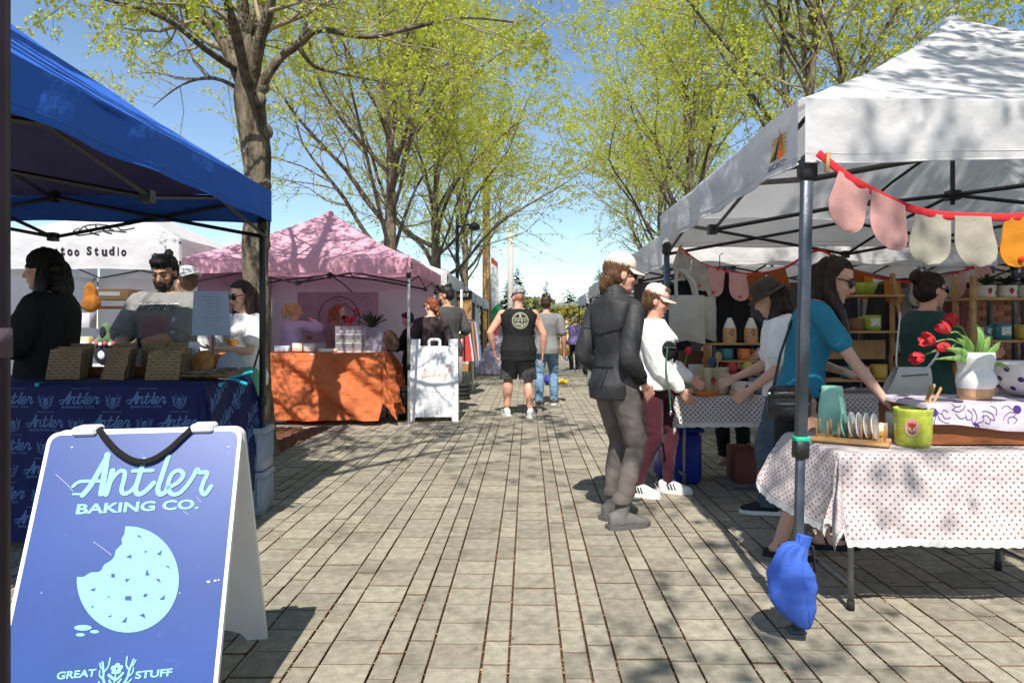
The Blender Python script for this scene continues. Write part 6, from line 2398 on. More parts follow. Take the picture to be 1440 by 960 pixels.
for q, z_ in enumerate((.01, .13, .25)):
    sb = MB().box((0, 0, z_), (.345, .32, .01)).build('shelf', plastic_white, t, smooth=False)
    for i in range(4):
        b = MB().ell((-.12 + i * .08, -.06, z_ + .035), (.035, .04, .028))
        b.build('pastry', M('pastry_%s' % 'abc'[q], [(.42, .2, .22), (.55, .42, .22), (.5, .35, .4)][q], var=.3, vs=20), sb)
t = thing('cake_stand_cover', 'tilted clear acrylic panel right of the pastry case', 'display case', (gx(522, 9.6), 9.65, zt), -8)
MB().box((0, 0, .17), (.30, .008, .36), rot=rotm(-12, 0, 0)).build('pane', M('grey_acrylic', (.30, .27, .33), rough=.15, alpha=.6, bump=0), t, smooth=False)
MB().box((0, .05, .008), (.30, .2, .014)).build('base', plastic_white, t, smooth=False)
def leafy(t, n, h, w, m, seed=0, z=0, up=.6, wd=.05, curl=.5):
    rr = random.Random(seed)
    for q in range(n):
        a = rr.uniform(0, 2 * PI)
        ln = h * rr.uniform(.6, 1.1)
        out = w * rr.uniform(.3, 1)
        b = MB()
        def fn(u, v):
            r_ = out * v ** 1.3
            zz = ln * (v - curl * v ** 3 * (out / (w + .001)) * .6)
            ww = wd * math.sin(PI * min(1, .12 + v * .88)) * (u - .5)
            return (math.cos(a) * r_ - math.sin(a) * ww, math.sin(a) * r_ + math.cos(a) * ww, z + zz + abs(u - .5) * wd * .35)
        b.grid(fn, 2, 6)
        b.build('leaf', m, t)
plant_g = M('plant_green', (.045, .085, .03), rough=.5, var=.3, transl=.2)
t = thing('potted_plant', 'spiky potted plant on top behind the pastry case', 'plant', (gx(524, 10.05), 10.0, zt))
MB().lathe([(.06, 0), (.085, .16), (.08, .165), (.02, .15)], 16).build('pot', clay, t)
b = MB()
b.tube([(0, 0, .1), (0, 0, .36)], .03, 8)
b.build('stem', bark, t)
leafy(t, 34, .30, .26, plant_g, 4, .30, wd=.06)
t = thing('round_basket', 'dark round wicker tray leaning at the right of the orange table', 'basket', (gx(549, 9.65), 9.65, zt))
b = MB()
b.lathe([(.01, 0), (.15, 0), (.16, .02), (.15, .03), (.01, .012)], 22)
o = b.build('tray', M('wicker', (.14, .08, .05), var=.5, vs=30, bump=.8, bs=60), t)
o.rotation_euler = (R(72), 0, R(60))
o.location = (0, 0, .155)
t = thing('storage_tub', 'bright red storage tub under the orange cloth', 'tub', (gx(436, 9.55), 9.45, 0))
MB().box((0, 0, .07), (.5, .3, .14), bev=.02).build('tub', M('red_plastic', (.55, .02, .015), rough=.35), t)
MB().box((0, 0, .15), (.54, .34, .025), bev=.01).build('lid', M('red_plastic', (.55, .02, .015)), t)
t = thing('storage_tub', 'white storage box under the left of the orange cloth', 'tub', (gx(400, 9.6), 9.5, 0))
MB().box((0, 0, .05), (.32, .3, .10), bev=.02).build('tub', plastic_white, t)
MB().box((0, 0, .11), (.35, .33, .025), bev=.01).build('lid', plastic_white, t)
t = thing('rubbish_bin', 'black bin between the orange cloth and the white folding sign', 'bin', (gx(573, 9.75), 9.75, 0))
MB().lathe([(.12, 0), (.15, .40), (.145, .40), (.02, .02)], 18).build('bin', rubber_m, t)
MB().lathe([(.155, .40), (.158, .43), (.12, .45), (.01, .455)], 18).build('lid', rubber_m, t)
# white bakery sign
bs_ = thing('folding_sign', 'white folding sign with orange script in front of the pink stall', 'sign', (-1.325, 9.72, 0), 4)
def bsheet(front):
    sg = -1 if front else 1
    th2 = .22
    up = Vector((0, -sg * math.sin(th2), math.cos(th2)))
    xx = Vector((1, 0, 0)) if front else Vector((-1, 0, 0))
    n = xx.cross(up)
    o = Vector((0, sg * .02, 1.14))
    return Matrix(((xx.x, up.x, n.x, o.x), (xx.y, up.y, n.y, o.y), (xx.z, up.z, n.z, o.z), (0, 0, 0, 1)))
for front in (True, False):
    mm = bsheet(front)
    b = MB()
    b.prism([(.33, 0), (.20, 0), (.20, -.10), (-.20, -.10), (-.20, 0), (-.33, 0), (-.345, -1.165), (-.26, -1.165), (-.25, -1.10), (.25, -1.10), (.26, -1.165), (.345, -1.165)], mm, .03)
    b.build('front_panel' if front else 'rear_panel', plastic_white, bs_, smooth=False)
b = MB()
b.tube(*smooth_path([bsheet(True) @ Vector(p_) for p_ in [(-.075, -.10, -.015), (-.075, -.03, -.015), (-.05, -.005, -.015), (.05, -.005, -.015), (.075, -.03, -.015), (.075, -.10, -.015)]], .022, 4), seg=8)
b.build('handle', plastic_white, bs_)
mm = bsheet(True)
b = MB()
b.prism([(.275, -.12), (-.275, -.12), (-.285, -1.05), (.285, -1.05)], mm @ Matrix.Translation((0, 0, .003)), .002)
bf = b.build('poster', M('poster_white', (.76, .76, .78), rough=.35, bump=0), bs_, smooth=False)
BAK = [[(-.15, -.45), (-.165, -.55)], [(-.15, -.45), (-.09, -.46), (-.14, -.50), (-.08, -.53), (-.165, -.55)], [(-.03, -.51), (-.07, -.53), (-.03, -.55), (-.02, -.51), (-.01, -.54)], [(.01, -.45), (0, -.54)], [(.04, -.49), (.005, -.515), (.045, -.54)], [(.06, -.52), (.09, -.51), (.07, -.50), (.06, -.53), (.095, -.54)], [(.105, -.50), (.10, -.54)], [(.105, -.51), (.13, -.50)], [(.14, -.50), (.15, -.53), (.175, -.49)], [(.175, -.49), (.16, -.58), (.12, -.60)], [(.16, -.55), (.21, -.45), (.225, -.38), (.19, -.37), (.16, -.41)]]
b = MB()
for i, p_ in enumerate(BAK):
    stroke(b, p_, .009, mm @ Matrix.Translation((0, 0, .005)), .0003 * i, 5)
b.build('script_lettering', M('script_orange', (.66, .27, .14), bump=0), bf, smooth=False)
b = MB()
for x_, y_ in ((-.08, -.30), (.06, -.28)):
    stroke(b, [(x_, y_), (x_ + .01, y_ - .03)], .008, mm @ Matrix.Translation((0, 0, .005)))
for q in range(5):
    w_ = (.20, .07, .10, .06, .09)[q]
    y_ = -.75 if q == 0 else -.86 - q * .025
    stroke(b, [(-w_ / 2 + .04, y_), (w_ / 2 + .04, y_)], .006, mm @ Matrix.Translation((0, 0, .005)))
b.build('small_print', M('small_print', (.35, .35, .36)), bf, smooth=False)

# ---------------- left row beyond
t = thing('sign_board', 'tall board of pinned cards under a black header at the path edge', 'board', (gx(651, 14.2), 14.2, 0), -30)
MB().box((0, 0, 1.15), (.42, .04, 1.5)).build('board', wood, t, smooth=False)
MB().box((0, -.01, 1.98), (.44, .06, .16)).build('header', frame_dark, t, smooth=False)
b = MB()
for q in range(7):
    stroke(b, [(-.15 + q * .05, -.03), (-.145 + q * .05 + .006 * (q % 3), .03)], .02 if q % 2 else .026, Matrix(((1, 0, 0, 0), (0, 0, -1, -.043), (0, 1, 0, 1.98), (0, 0, 0, 1))))
b.build('header_lettering', M('pale_letter', (.6, .5, .45)), t, smooth=False)
rr = random.Random(5)
for q in range(14):
    MB().box((-.13 + .13 * (q % 3), -.024, .62 + .23 * (q // 3)), (.10, .01, .15)).build('card', M('card_%s' % 'abc'[q % 3], [(.6, .5, .4), (.5, .35, .25), (.55, .52, .5)][q % 3]), t, smooth=False)
t = thing('clothes_rail', 'metal clothes rail with bright garments at the path edge', 'rack', (gx(655, 13.0), 13.2, 0), 78)
for s in (-1, 1):
    b = MB()
    b.tube([(s * .42, 0, .02), (s * .42, 0, 1.45)], .018, 8)
    b.build('upright', M('rail_white', (.7, .7, .7), metal=.3, rough=.3), t)
b = MB()
b.tube([(-.45, 0, 1.45), (.45, 0, 1.45)], .014, 8)
b.build('rail', frame_grey, t)
for q in range(7):
    b = MB()
    xx = -.34 + q * .11
    b.grid(lambda u, v: (xx + .025 * math.sin(u * 9 + v * 5 + q), (u - .5) * (.42 - .18 * v), 1.42 - .75 * (1 - v)), 8, 8)
    b.build('garment', fab('garment_%s' % 'abcdefg'[q], [(.5, .06, .06), (.6, .6, .62), (.05, .08, .2), (.45, .2, .05), (.1, .1, .12), (.55, .4, .45), (.12, .2, .3)][q]), t)
t = thing('weight_stack', 'stack of round black base weights at the path edge', 'weight', (gx(650, 12.6), 12.45, 0))
for q in range(4):
    MB().lathe([(.05, 0), (.15, .0), (.165, .03), (.15, .065), (.05, .065)], 20, (0, 0, q * .075)).build('weight_plate', rubber_m, t)
b = MB()
b.tube([(0, 0, .2), (0, 0, 2.0)], .018, 8)
b.build('pole', plastic_white, t)
t = thing('display_frame', 'tall silver grid stand of glassy goods on the left path edge', 'rack', (-1.42, 15.9, 0), 90)
for s in range(4):
    b = MB()
    b.tube([(-.7 + s * .45, 0, 0), (-.7 + s * .45, 0, 1.95)], .016, 6)
    b.build('upright', M('rail_white', (.7, .7, .7)), t)
for q in range(6):
    b = MB()
    b.tube([(-.72, 0, .25 + q * .33), (.67, 0, .25 + q * .33)], .010, 6)
    b.build('bar', M('rail_white', (.7, .7, .7)), t)
MB().grid(lambda u, v: (-.7 + 1.35 * u, .05 + .02 * math.sin(u * 25), .15 + 1.1 * v), 30, 4).build('hanging_cloth', fab('sage', (.28, .36, .31)), t)
MB().box((0, .02, 1.55), (1.3, .01, .6)).build('mirror', M('mirror', (.6, .66, .62), metal=.9, rough=.12, bump=0), t, smooth=False)
t = thing('tulle_gown', 'full lilac tulle gown on a stand at the end of the left row', 'gown', (gx(698, 19.2), 19.2, 0))
b = MB()
def fn(u, v):
    a = 2 * PI * u
    r_ = .13 + .42 * (1 - v) ** .8 + .05 * (1 - v) * math.sin(a * 11)
    return (math.cos(a) * r_, math.sin(a) * r_, .03 + 1.05 * v)
b.grid(fn, 88, 12)
b.build('skirt', M('lilac_tulle', (.60, .53, .66), rough=.9, transl=.4, var=.15, vs=20), t)
b = MB()
b.chain([(0, 0, 1.05), (0, 0, 1.2), (0, 0, 1.38), (0, 0, 1.46)], [.12, .13, .15, .07], 12)
b.build('bodice', M('rose_satin', (.50, .14, .20), rough=.4), t)
b = MB()
b.tube([(0, 0, 1.4), (0, 0, 1.62)], .03, 8)
b.build('stand', frame_grey, t)

# ---------------- far right
t = thing('flower_wrap', 'yellow wrapped flower bundle with a blue bow lying on the path', 'flowers', (gx(786, 15.6), 15.6, .0))
rr = random.Random(8)
for q in range(22):
    a, r_ = rr.uniform(0, 2 * PI), rr.random()
    MB().ell((.05 + math.cos(a) * .22 * r_, math.sin(a) * .16 * r_, .05 + .06 * (1 - r_)), (.055, .05, .04), None, 8, 5).build('blossom', M('flower_yellow', (.75, .52, .03), var=.3, vs=20), t)
MB().ell((-.26, 0, .12), (.10, .10, .11)).build('ball', M('ball_blue', (.05, .06, .35)), t)
t = table('narrow table with a white cloth on the right past the man in the dark jacket', 1.42, 1.95, 13.2, 15.4, .85)
cloth('plain white cloth hanging from the narrow right table down the path', 1.42, 1.95, 13.2, 15.4, .852, (.75, .3, .75, .78), M('plain_white_cloth', (.72, .72, .74), rough=.85, transl=.15), amp=.03, freq=9, seed=5, n=(40, 90))
for q in range(5):
    t = thing('shopping_bag', ['black bag of goods on the narrow white table', 'dark red bag on the narrow white table', 'charcoal bag second from the far end of the narrow table', 'brown bag on the narrow white table', 'black bag at the far end of the narrow table'][q], 'bag', (1.62, 13.35 + q * .42, .86), 90)
    MB().box((0, 0, .17), (.3, .2, .34), bev=.05).build('bag', fab('bag_%s' % 'abcde'[q], [(.02, .02, .022), (.14, .02, .03), (.04, .04, .05), (.14, .08, .04), (.015, .015, .02)][q]), t)
    b = MB()
    b.tube([(-.08, 0, .33), (-.06, 0, .45), (.06, 0, .45), (.08, 0, .33)], .01, 6)
    b.build('handle', rubber_m, t)
t = thing('hand_cart', 'black folding hand cart standing by the far right stall pole', 'cart', (gx(826, 19.0), 19.0, 0))
for s in (-1, 1):
    b = MB()
    b.tube([(0, s * .2, .12), (0, s * .2, 1.1)], .02, 8)
    b.build('rail', frame_dark, t)
    b = MB()
    n0 = 0
    b.tube([(0, s * .25 - .02, .12), (0, s * .25 + .02, .12)], .12, 16)
    b.build('wheel', rubber_m, t)
MB().box((.0, 0, .6), (.18, .36, .7), bev=.03).build('bag', tee_black, t)
t = thing('tote_bag', 'tan paper tote held by the woman in the purple vest', 'bag', (gx(794, 20.7), 20.7, .46))
MB().box((0, 0, .17), (.30, .12, .34), bev=.02).build('bag', M('tan_paper', (.45, .27, .09)), t)
b = MB()
b.tube([(-.06, 0, .33), (-.04, 0, .45), (.04, 0, .45), (.06, 0, .33)], .008, 6)
b.build('handle', M('tan_paper', (.45, .27, .09)), t)

# ---------------- white stall: front table goods
FZ = .737
def Zat(px, py, Y):
    return at(px, py, Y)
t = thing('plate_rack', 'small wooden peg rack on the heart print cloth', 'rack', (gx(1197, 3.34), 3.34, FZ), -32)
MB().box((0, 0, .012), (.34, .15, .016), bev=.003).build('base', wood, t)
MB().box((0, -.05, .024), (.34, .014, .010)).build('rail', wood, t, smooth=False)
MB().box((0, .05, .024), (.34, .014, .010)).build('rail', wood, t, smooth=False)
for q in range(7):
    for s in (-1, 1):
        b = MB()
        b.tube([(-.15 + q * .05, s * .05, .02), (-.15 + q * .05, s * .05, .105)], .0045, 8)
        b.build('peg', wood, t)
rot_r = Matrix.Rotation(R(-32), 3, 'Z')
for q in range(5):
    p_ = Vector((gx(1197, 3.34), 3.34, FZ + .028)) + rot_r @ Vector((-.035 + q * .033, 0, .062))
    nm = ['mint green plate at the back of the peg rack', 'second white plate in the peg rack', 'third white plate in the peg rack', 'fourth white plate in the peg rack', 'front white plate in the peg rack, facing right'][q]
    t2 = thing('plate', nm, 'plate', p_, -40, 'plates standing in the peg rack')
    b = MB()
    b.lathe([(.002, -.004), (.040, -.004), (.062, .004), (.063, .007), (.060, .0095), (.038, .003), (.002, .003)], 26)
    o = b.build('plate_body', M('mint_glaze', (.30, .58, .46), rough=.3, bump=.05) if q == 0 else glaze_w, t2)
    o.rotation_euler = (0, R(84), 0)
    b = MB()
    b.lathe([(.026, -.008), (.030, -.008), (.030, -.003), (.026, -.003)], 20)
    o = b.build('foot_ring', clay, t2)
    o.rotation_euler = (0, R(84), 0)
def tulip_print(t, r, z, s=1.0, a0=-90, name='tulip_print'):
    """pink spot with a red tulip, laid on a pot's wall"""
    def onw(x, y, lift):
        a = R(a0) + x / r
        return Vector((math.cos(a) * (r + lift), math.sin(a) * (r + lift), z + y))
    b = MB()
    N = 18
    b.add([onw(0, 0, .003)] + [onw(.026 * s * math.cos(2 * PI * q / N), .036 * s * math.sin(2 * PI * q / N), .003) for q in range(N)], [(0, q + 1, (q + 1) % N + 1) for q in range(N)])
    o = b.build(name, M('spot_pink', (.66, .36, .26), bump=0), t, smooth=False)
    b = MB()
    for pl in ([(-.012, .022), (-.012, .006), (0, -.002), (.012, .006), (.012, .022), (.005, .013), (0, .024), (-.005, .013)],):
        b.add([onw(x * s, y * s, .0045) for x, y in pl], [tuple(range(8))])
    b.build('tulip_head', M('tulip_print_red', (.55, .04, .03), bump=0), o, smooth=False)
    b = MB()
    for pl in ([(-.0015, 0), (-.0015, -.028), (.0015, -.028), (.0015, 0)], [(0, -.025), (-.014, -.005), (-.010, -.022)], [(0, -.025), (.014, -.005), (.010, -.022)]):
        b.add([onw(x * s, y * s, .005) for x, y in pl], [tuple(range(len(pl)))])
    b.build('tulip_stem', M('tulip_print_green', (.10, .10, .04), bump=0), o, smooth=False)
t = pot('utensil_pot', 'lime green pot with a red tulip, front of the heart print cloth', 'pot', 1284, 3.28, [(.03, 0), (.074, 0), (.080, .02), (.086, .165), (.088, .178), (.083, .180), (.078, .165), (.06, .06), (.02, .03)], glaze_lime, FZ, 30)
tulip_print(t, .0825, .095, 1.2, -122)
for q, (dx, dy, ln) in enumerate(((.055, .01, .28), (.075, .02, .29), (.05, -.005, .26), (.09, .005, .27))):
    p0 = Vector((gx(1284, 3.28) + .045 + q * .004, 3.30 + dy, FZ + .09))
    t2 = thing('wooden_stick', ['leftmost pale wooden stick in the lime pot', 'tallest pale wooden stick in the lime pot', 'shortest pale wooden stick in the lime pot', 'most tilted pale wooden stick in the lime pot'][q], 'stick', p0, 0, 'wooden sticks standing in the lime pot')
    b = MB()
    b.tube([(0, 0, 0), (dx * .5, 0, ln * .33), (dx, 0, ln * .66)], [.005, .006, .0065], 8)
    b.build('handle', wood, t2)
    MB().ell((dx * 1.01, 0, ln * .665), (.0075, .0055, .009)).build('tip', wood, t2)
pot('bowl', 'cream bowl behind the lime green pot', 'bowl', 1264, 3.5, [(.02, 0), (.05, 0), (.062, .07), (.063, .13), (.059, .13), (.054, .06), (.02, .03)], M('cream_glaze', (.62, .55, .43), rough=.35, coat=.3), FZ + .0, 24)
t = pot('cup', 'cream cup with a yellow band between the plates and the lime pot', 'cup', 1231, 3.42, [(.02, 0), (.050, 0), (.055, .04), (.056, .085), (.052, .085), (.046, .03), (.01, .02)], M('cream_glaze', (.62, .55, .43)), FZ, 24)
MB().lathe([(.0535, .022), (.057, .03), (.0575, .048), (.0555, .055)], 24, close=False).build('glaze_band', M('amber_glaze', (.50, .26, .05)), t)
t = pot('jug', 'tall mint green jug behind the plate rack', 'jug', 1170, 3.56, [(.03, 0), (.065, 0), (.070, .05), (.066, .16), (.052, .24), (.05, .26), (.045, .26), (.05, .15), (.02, .03)], M('mint_glaze', (.30, .58, .46)), FZ, 26)
# wooden crate with a printed cloth, vase, tulips, bowl
CX, CY = 2.30, 3.50
t = thing('wooden_crate', 'stained wooden crate on the heart print cloth', 'crate', (CX, CY, FZ))
for nm, c, d in (('front_board', (0, -.23, .10), (.76, .016, .19)), ('rear_board', (0, .23, .10), (.76, .016, .19)), ('end_board', (-.372, 0, .10), (.016, .44, .19)), ('end_board', (.372, 0, .10), (.016, .44, .19)), ('base', (0, 0, .008), (.72, .43, .012)), ('top_board', (0, 0, .193), (.756, .47, .012))):
    MB().box(c, d, bev=.003).build(nm, wood_d, t, smooth=False)
for sx in (-1, 1):
    for z_ in (.05, .15):
        MB().ell((sx * .33, -.239, z_), (.004, .002, .004)).build('nail', frame_grey, t)
CT = FZ + .2
def lift2(p_, u, v, a):
    if a > 0 and v < CY - .24:
        k_ = (u - (CX - .40)) / .8
        p_.z += .05 * min(1, a / .1) * (.6 * math.sin(k_ * 7 + 1) - .3) * .6
    return p_
pc_, _ = cloth('white tea towel printed with purple line figures, over the crate', CX - .39, CX + .39, CY - .245, CY + .2, CT + .003, (.115, .1, .05, .035), M('tea_towel', (.60, .53, .60), rough=.85, var=.05, bump=.3, bs=25, bdist=.01, transl=.15), amp=.010, freq=12, seed=9, n=(90, 60), lift=lift2, flare=.06)
pm, pp = M('purple_ink', (.14, .07, .22), bump=0), M('purple_spot', (.05, .02, .16), bump=0)
rr = random.Random(12)
for nm, m_, kind_ in (('printed_figures', pm, 0), ('printed_hair', pp, 1)):
    b = MB()
    for q in range(9):
        x_ = -.36 + q * .09
        z_ = CT - .055 + .025 * math.sin(q * 2.1)
        m_4 = Matrix(((1, 0, 0, x_), (0, 0, -1, -1), (0, 1, 0, z_), (0, 0, 0, 1))) @ Matrix.Rotation(q * 1.1, 4, 'Z')
        if kind_ == 0:
            for i_, p_ in enumerate(([(0, .02), (.02, .01), (.035, -.01), (.06, -.005)], [(0, .02), (.005, -.01), (.03, -.028), (.05, -.03)], [(.02, .01), (.03, .03), (.05, .02)], [(-.01, 0), (-.02, -.03), (0, -.05)])):
                stroke(b, p_, .0035, m_4, .0002 * i_, 4)
        elif q % 2 == 0:
            b.add([m_4 @ Vector((-.018 + .020 * math.cos(a), .02 + .019 * math.sin(a), 0)) for a in [2 * PI * i / 14 for i in range(14)]], [tuple(range(14))])
    b = dense(b, .015)
    project(b, pc_, (0, 1, 0), .003, 2)
    b.build(nm, m_, pc_, smooth=False, kind='stuff')
    b = MB()
    for q in range(10):
        m_4 = Matrix(((1, 0, 0, -.34 + (q % 5) * .15), (0, 1, 0, -.15 + (q // 5) * .2), (0, 0, 1, CT + .5), (0, 0, 0, 1))) @ Matrix.Rotation(q * 1.7, 4, 'Z')
        if kind_ == 0:
            for i_, p_ in enumerate(([(0, .03), (.03, .015), (.05, -.015), (.08, -.01)], [(0, .03), (.005, -.015), (.04, -.04)], [(.03, .015), (.04, .04), (.07, .03)])):
                stroke(b, p_, .004, m_4, .0002 * i_, 4)
        elif q % 2:
            b.add([m_4 @ Vector((-.02 + .024 * math.cos(a), .03 + .024 * math.sin(a), 0)) for a in [2 * PI * i / 14 for i in range(14)]], [tuple(range(14))])
    b = dense(b, .02)
    project(b, pc_, (0, 0, -1), .003, 2)
    b.build(nm, m_, pc_, smooth=False, kind='stuff')
VY = 3.45
vx = gx(1371, VY)
vb_ = CT + .006
t = thing('torso_vase', 'white sculpted torso vase with a bare clay base, holding tulips', 'vase', (vx, VY, vb_))
b = MB()
prof = [(.02, 0), (.070, 0), (.076, .02), (.080, .055), (.086, .085), (.083, .12), (.076, .145), (.080, .175), (.086, .205), (.084, .235), (.079, .236), (.075, .20), (.05, .08), (.02, .05)]
b.lathe(prof, 32)
# rounded hips and bust
n0 = len(b.v)
for i in range(n0):
    x, y, z = b.v[i]
    f = math.exp(-((z - .095) / .03) ** 2) * .010 + math.exp(-((z - .20) / .03) ** 2) * .003
    a = math.atan2(y, x)
    k_ = 1 + f * (1.6 * max(0, math.cos(a + .25)) ** 4 + max(0, math.cos(a + 1.9)) ** 4 * 1.3) / .085 * 1.2
    b.v[i] = (x * k_, y * k_, z)
o = b.build('vase_body', [glaze_w, clay], t)
for p_ in o.data.polygons:
    zc = sum(o.data.vertices[i].co.z for i in p_.vertices) / len(p_.vertices)
    p_.material_index = 1 if zc < .05 else 0
tul_r = M('tulip_red', (.62, .05, .06), rough=.5, var=.25, vs=14, transl=.25)
tul_g = M('tulip_green', (.20, .36, .09), rough=.45, var=.35, vs=16, stretch=(3, 3, .4), transl=.3)
FL = [((1305, 478), (-.9, -.1, .25)), ((1290, 503), (-.9, -.2, -.35)), ((1338, 449), (-.35, -.1, .8)), ((1326, 461), (-.6, .2, .5)), ((1325, 487), (-.7, .3, .2))]
for q, ((px, py), dr_) in enumerate(FL):
    c = at(px, py, VY - .02 + .03 * (q % 3))
    t2 = thing('tulip', ['wide open red tulip left of the vase', 'drooping red tulip hanging lowest beside the vase', 'topmost red tulip of the bunch', 'half hidden red tulip behind the topmost one', 'red tulip close to the leaves of the bunch'][q], 'tulip', (vx, VY, vb_ + .2), 0, 'red tulips in the torso vase')
    cl = c - Vector((vx, VY, vb_ + .2))
    d = Vector(dr_).normalized()
    b = MB()
    st = [Vector((-.02, 0, -.08)), Vector((-.02, 0, .03)), cl * .5 + Vector((0, 0, .05)), cl - d * .04]
    b.tube(*smooth_path(st, .0045, 5), seg=7)
    b.build('stem', tul_g, t2)
    fm = d.to_track_quat('Z', 'Y').to_matrix()
    for k_ in range(6):
        a = k_ * PI / 3
        op = 1.5 if q == 0 else 1.0
        b = MB()
        def fn(u, v):
            w = .024 * math.sin(PI * min(1, .18 + .82 * v)) ** .8
            x = (u - .5) * 2 * w
            r_ = .006 + .024 * math.sin(PI * min(1, v * .62 + .05)) * (1 + .4 * (op - 1) * v * 2) - x * x * 9
            p_ = Vector((math.cos(a) * r_ - math.sin(a) * x, math.sin(a) * r_ + math.cos(a) * x, -.035 + .068 * v))
            return cl + fm @ p_
        b.grid(fn, 4, 6)
        b.build('petal', tul_r, t2)
LV = [((1345, 475), .03), ((1372, 452), .03), ((1395, 470), .035), ((1408, 480), .03), ((1380, 478), .04), ((1325, 490), .035), ((1388, 500), .03), ((1418, 520), .02), ((1352, 470), .03), ((1310, 506), .022)]
t2 = thing('tulip_leaves', 'cluster of long green tulip leaves rising from the torso vase', 'leaves', (vx, VY, vb_ + .2))
for q, ((px, py), w) in enumerate(LV):
    c = at(px, py, VY - .03 + .02 * (q % 4)) - Vector((vx, VY, vb_ + .2))
    b = MB()
    side_ = Vector((c.z, 0, -c.x)).normalized()
    def fn(u, v):
        p_ = Vector((0, 0, -.05)).lerp(c, v) + Vector((0, -.02 - .03 * (q % 2), .03)) * math.sin(PI * v)
        ww = w * math.sin(PI * min(1, .2 + .8 * v)) * (u - .5) * 1.25
        return p_ + side_ * ww + Vector((0, .35 * abs(u - .5) * w, 0))
    b.grid(fn, 4, 9)
    b.build('leaf', tul_g, t2)
t = thing('spotted_bowl', 'white bowl with large purple spots right of the torso vase', 'bowl', (gx(1455, 3.58), 3.58, CT + .006))
prof = [(.04, 0), (.10, .004), (.16, .05), (.19, .11), (.205, .165), (.212, .172), (.205, .178), (.195, .168), (.15, .06), (.02, .02)]
MB().lathe(prof, 40).build('bowl_body', glaze_w, t)
for q in range(30):
    row = q // 10
    a = R((q % 10) * 36 + row * 18 - 90)
    r_, z_, sl = ((.155, .046, .9), (.184, .094, .5), (.2, .145, .25))[row]
    b = MB()
    n_ = Vector((math.cos(a), math.sin(a), -sl)).normalized()
    m_ = n_.to_track_quat('Z', 'Y').to_matrix()
    b.ell(Vector((math.cos(a) * r_, math.sin(a) * r_, z_)) + n_ * .0015, (.015, .015, .004), m_, 12, 6)
    b.build('spot', M('purple_glaze', (.05, .025, .16), rough=.3, bump=0), t)

# the blue weight bag on the canopy leg
t = thing('weight_bag', 'bright blue cloth weight bag tied to the white canopy leg', 'weight bag', (1.2, 2.80, 0))
def wp(px, py, dy=0):
    return at(px, py, 2.82 + dy) - Vector((1.2, 2.80, 0))
b = MB()
axis, hw = smooth_path([wp(1131, 752), wp(1127, 766), wp(1116, 782), wp(1112, 806), wp(1117, 834, -.02), wp(1127, 862, -.03), wp(1137, 884, -.03)], [.032, .026, .062, .096, .094, .062, .006], 8)
n_, sg_ = len(axis), 40
vs_ = []
for i in range(n_):
    t_ = i / (n_ - 1)
    tn = (axis[min(i + 1, n_ - 1)] - axis[max(i - 1, 0)]).normalized()
    sd = Vector((-tn.z, 0, tn.x)).normalized() * -1
    fw = tn.cross(sd)
    for k in range(sg_):
        a = 2 * PI * k / sg_
        pl = 1 + .16 * math.cos(7 * a + .5) * math.exp(-((t_ - .22) / .16) ** 2) + .05 * math.cos(4 * a + t_ * 9) * math.exp(-((t_ - .6) / .3) ** 2)
        cr_ = .012 * mnoise.noise((a * 1.2, t_ * 5, 2)) - .010 * max(0, 1 - abs(math.sin(t_ * 15 + a * .8 + 1)) * 5) * math.exp(-((t_ - .62) / .22) ** 2)
        c_, s_ = math.cos(a), math.sin(a)
        r_ = hw[i] * pl + cr_ * min(1, hw[i] / .06)
        vs_.append(axis[i] + sd * c_ * r_ + fw * s_ * r_ * .66)
fs_ = [(i * sg_ + k, i * sg_ + (k + 1) % sg_, (i + 1) * sg_ + (k + 1) % sg_, (i + 1) * sg_ + k) for i in range(n_ - 1) for k in range(sg_)]
b.add(vs_, fs_ + [tuple(range(sg_))[::-1]])
bag_o = b.build('bag', M('blue_nylon', (.05, .12, .50), rough=.6, var=.08, bump=.25, bs=220, spec=.25), t)
b = MB()
b.tube([Vector(vs_[i * sg_ + 28]) for i in range(6, n_ - 1)], .003, 5)
b.tube([Vector(vs_[i * sg_ + 0]) for i in range(2, n_ - 1)], .0035, 5)
b.build('seam', M('blue_nylon', (.05, .12, .50)), bag_o)
b = MB()
b.tube([wp(1128, 762), wp(1143, 768), wp(1146, 800), wp(1143, 822, .1)], .006, 6)
b.build('tie_strap', rubber_m, t)
# green tape on that leg
t = thing('green_tape', 'band of green tape round the leg of the white canopy', 'tape', (1.172, 2.93, .80))
MB().box((0, 0, .025), (.060, .060, .022), bev=.004).build('tape', M('tape_green', (.02, .38, .22), rough=.4), t)

# logo on the canopy's side
sv = [c for c in children(W1) if c.name.startswith('valance')][3]
wl = W1.location
def side_m(y, z):
    return Matrix(((0, 0, -1, -3), (-1, 0, 0, y - wl.y), (0, 1, 0, z), (0, 0, 0, 1)))
lz, ly = 2.075, 3.13
for nm, polys, c in (('logo_stripe', [[(-.075, .0 + q * .018), (.085, .0 + q * .018), (.085, .009 + q * .018), (-.075, .009 + q * .018)] for q in range(6)], (.70, .42, .02)), ('logo_peak', [[(.0, -.005), (.065, -.005), (.03, .13)]], (.72, .16, .03)), ('logo_shadow', [[(-.04, -.005), (-.003, -.005), (.02, .105)], [(-.065, -.005), (-.044, -.005), (-.03, .045)]], (.02, .02, .02))):
    b = MB()
    for p_ in polys:
        b.add([side_m(ly, lz) @ Vector((x, y, 0)) for x, y in p_], [tuple(range(len(p_)))])
    b = dense(b, .05)
    project(b, sv, (1, 0, 0), {'logo_stripe': .004, 'logo_peak': .006, 'logo_shadow': .008}[nm], 5)
    b.build(nm, M('print_' + nm, c, bump=0), sv, smooth=False)
b = MB()
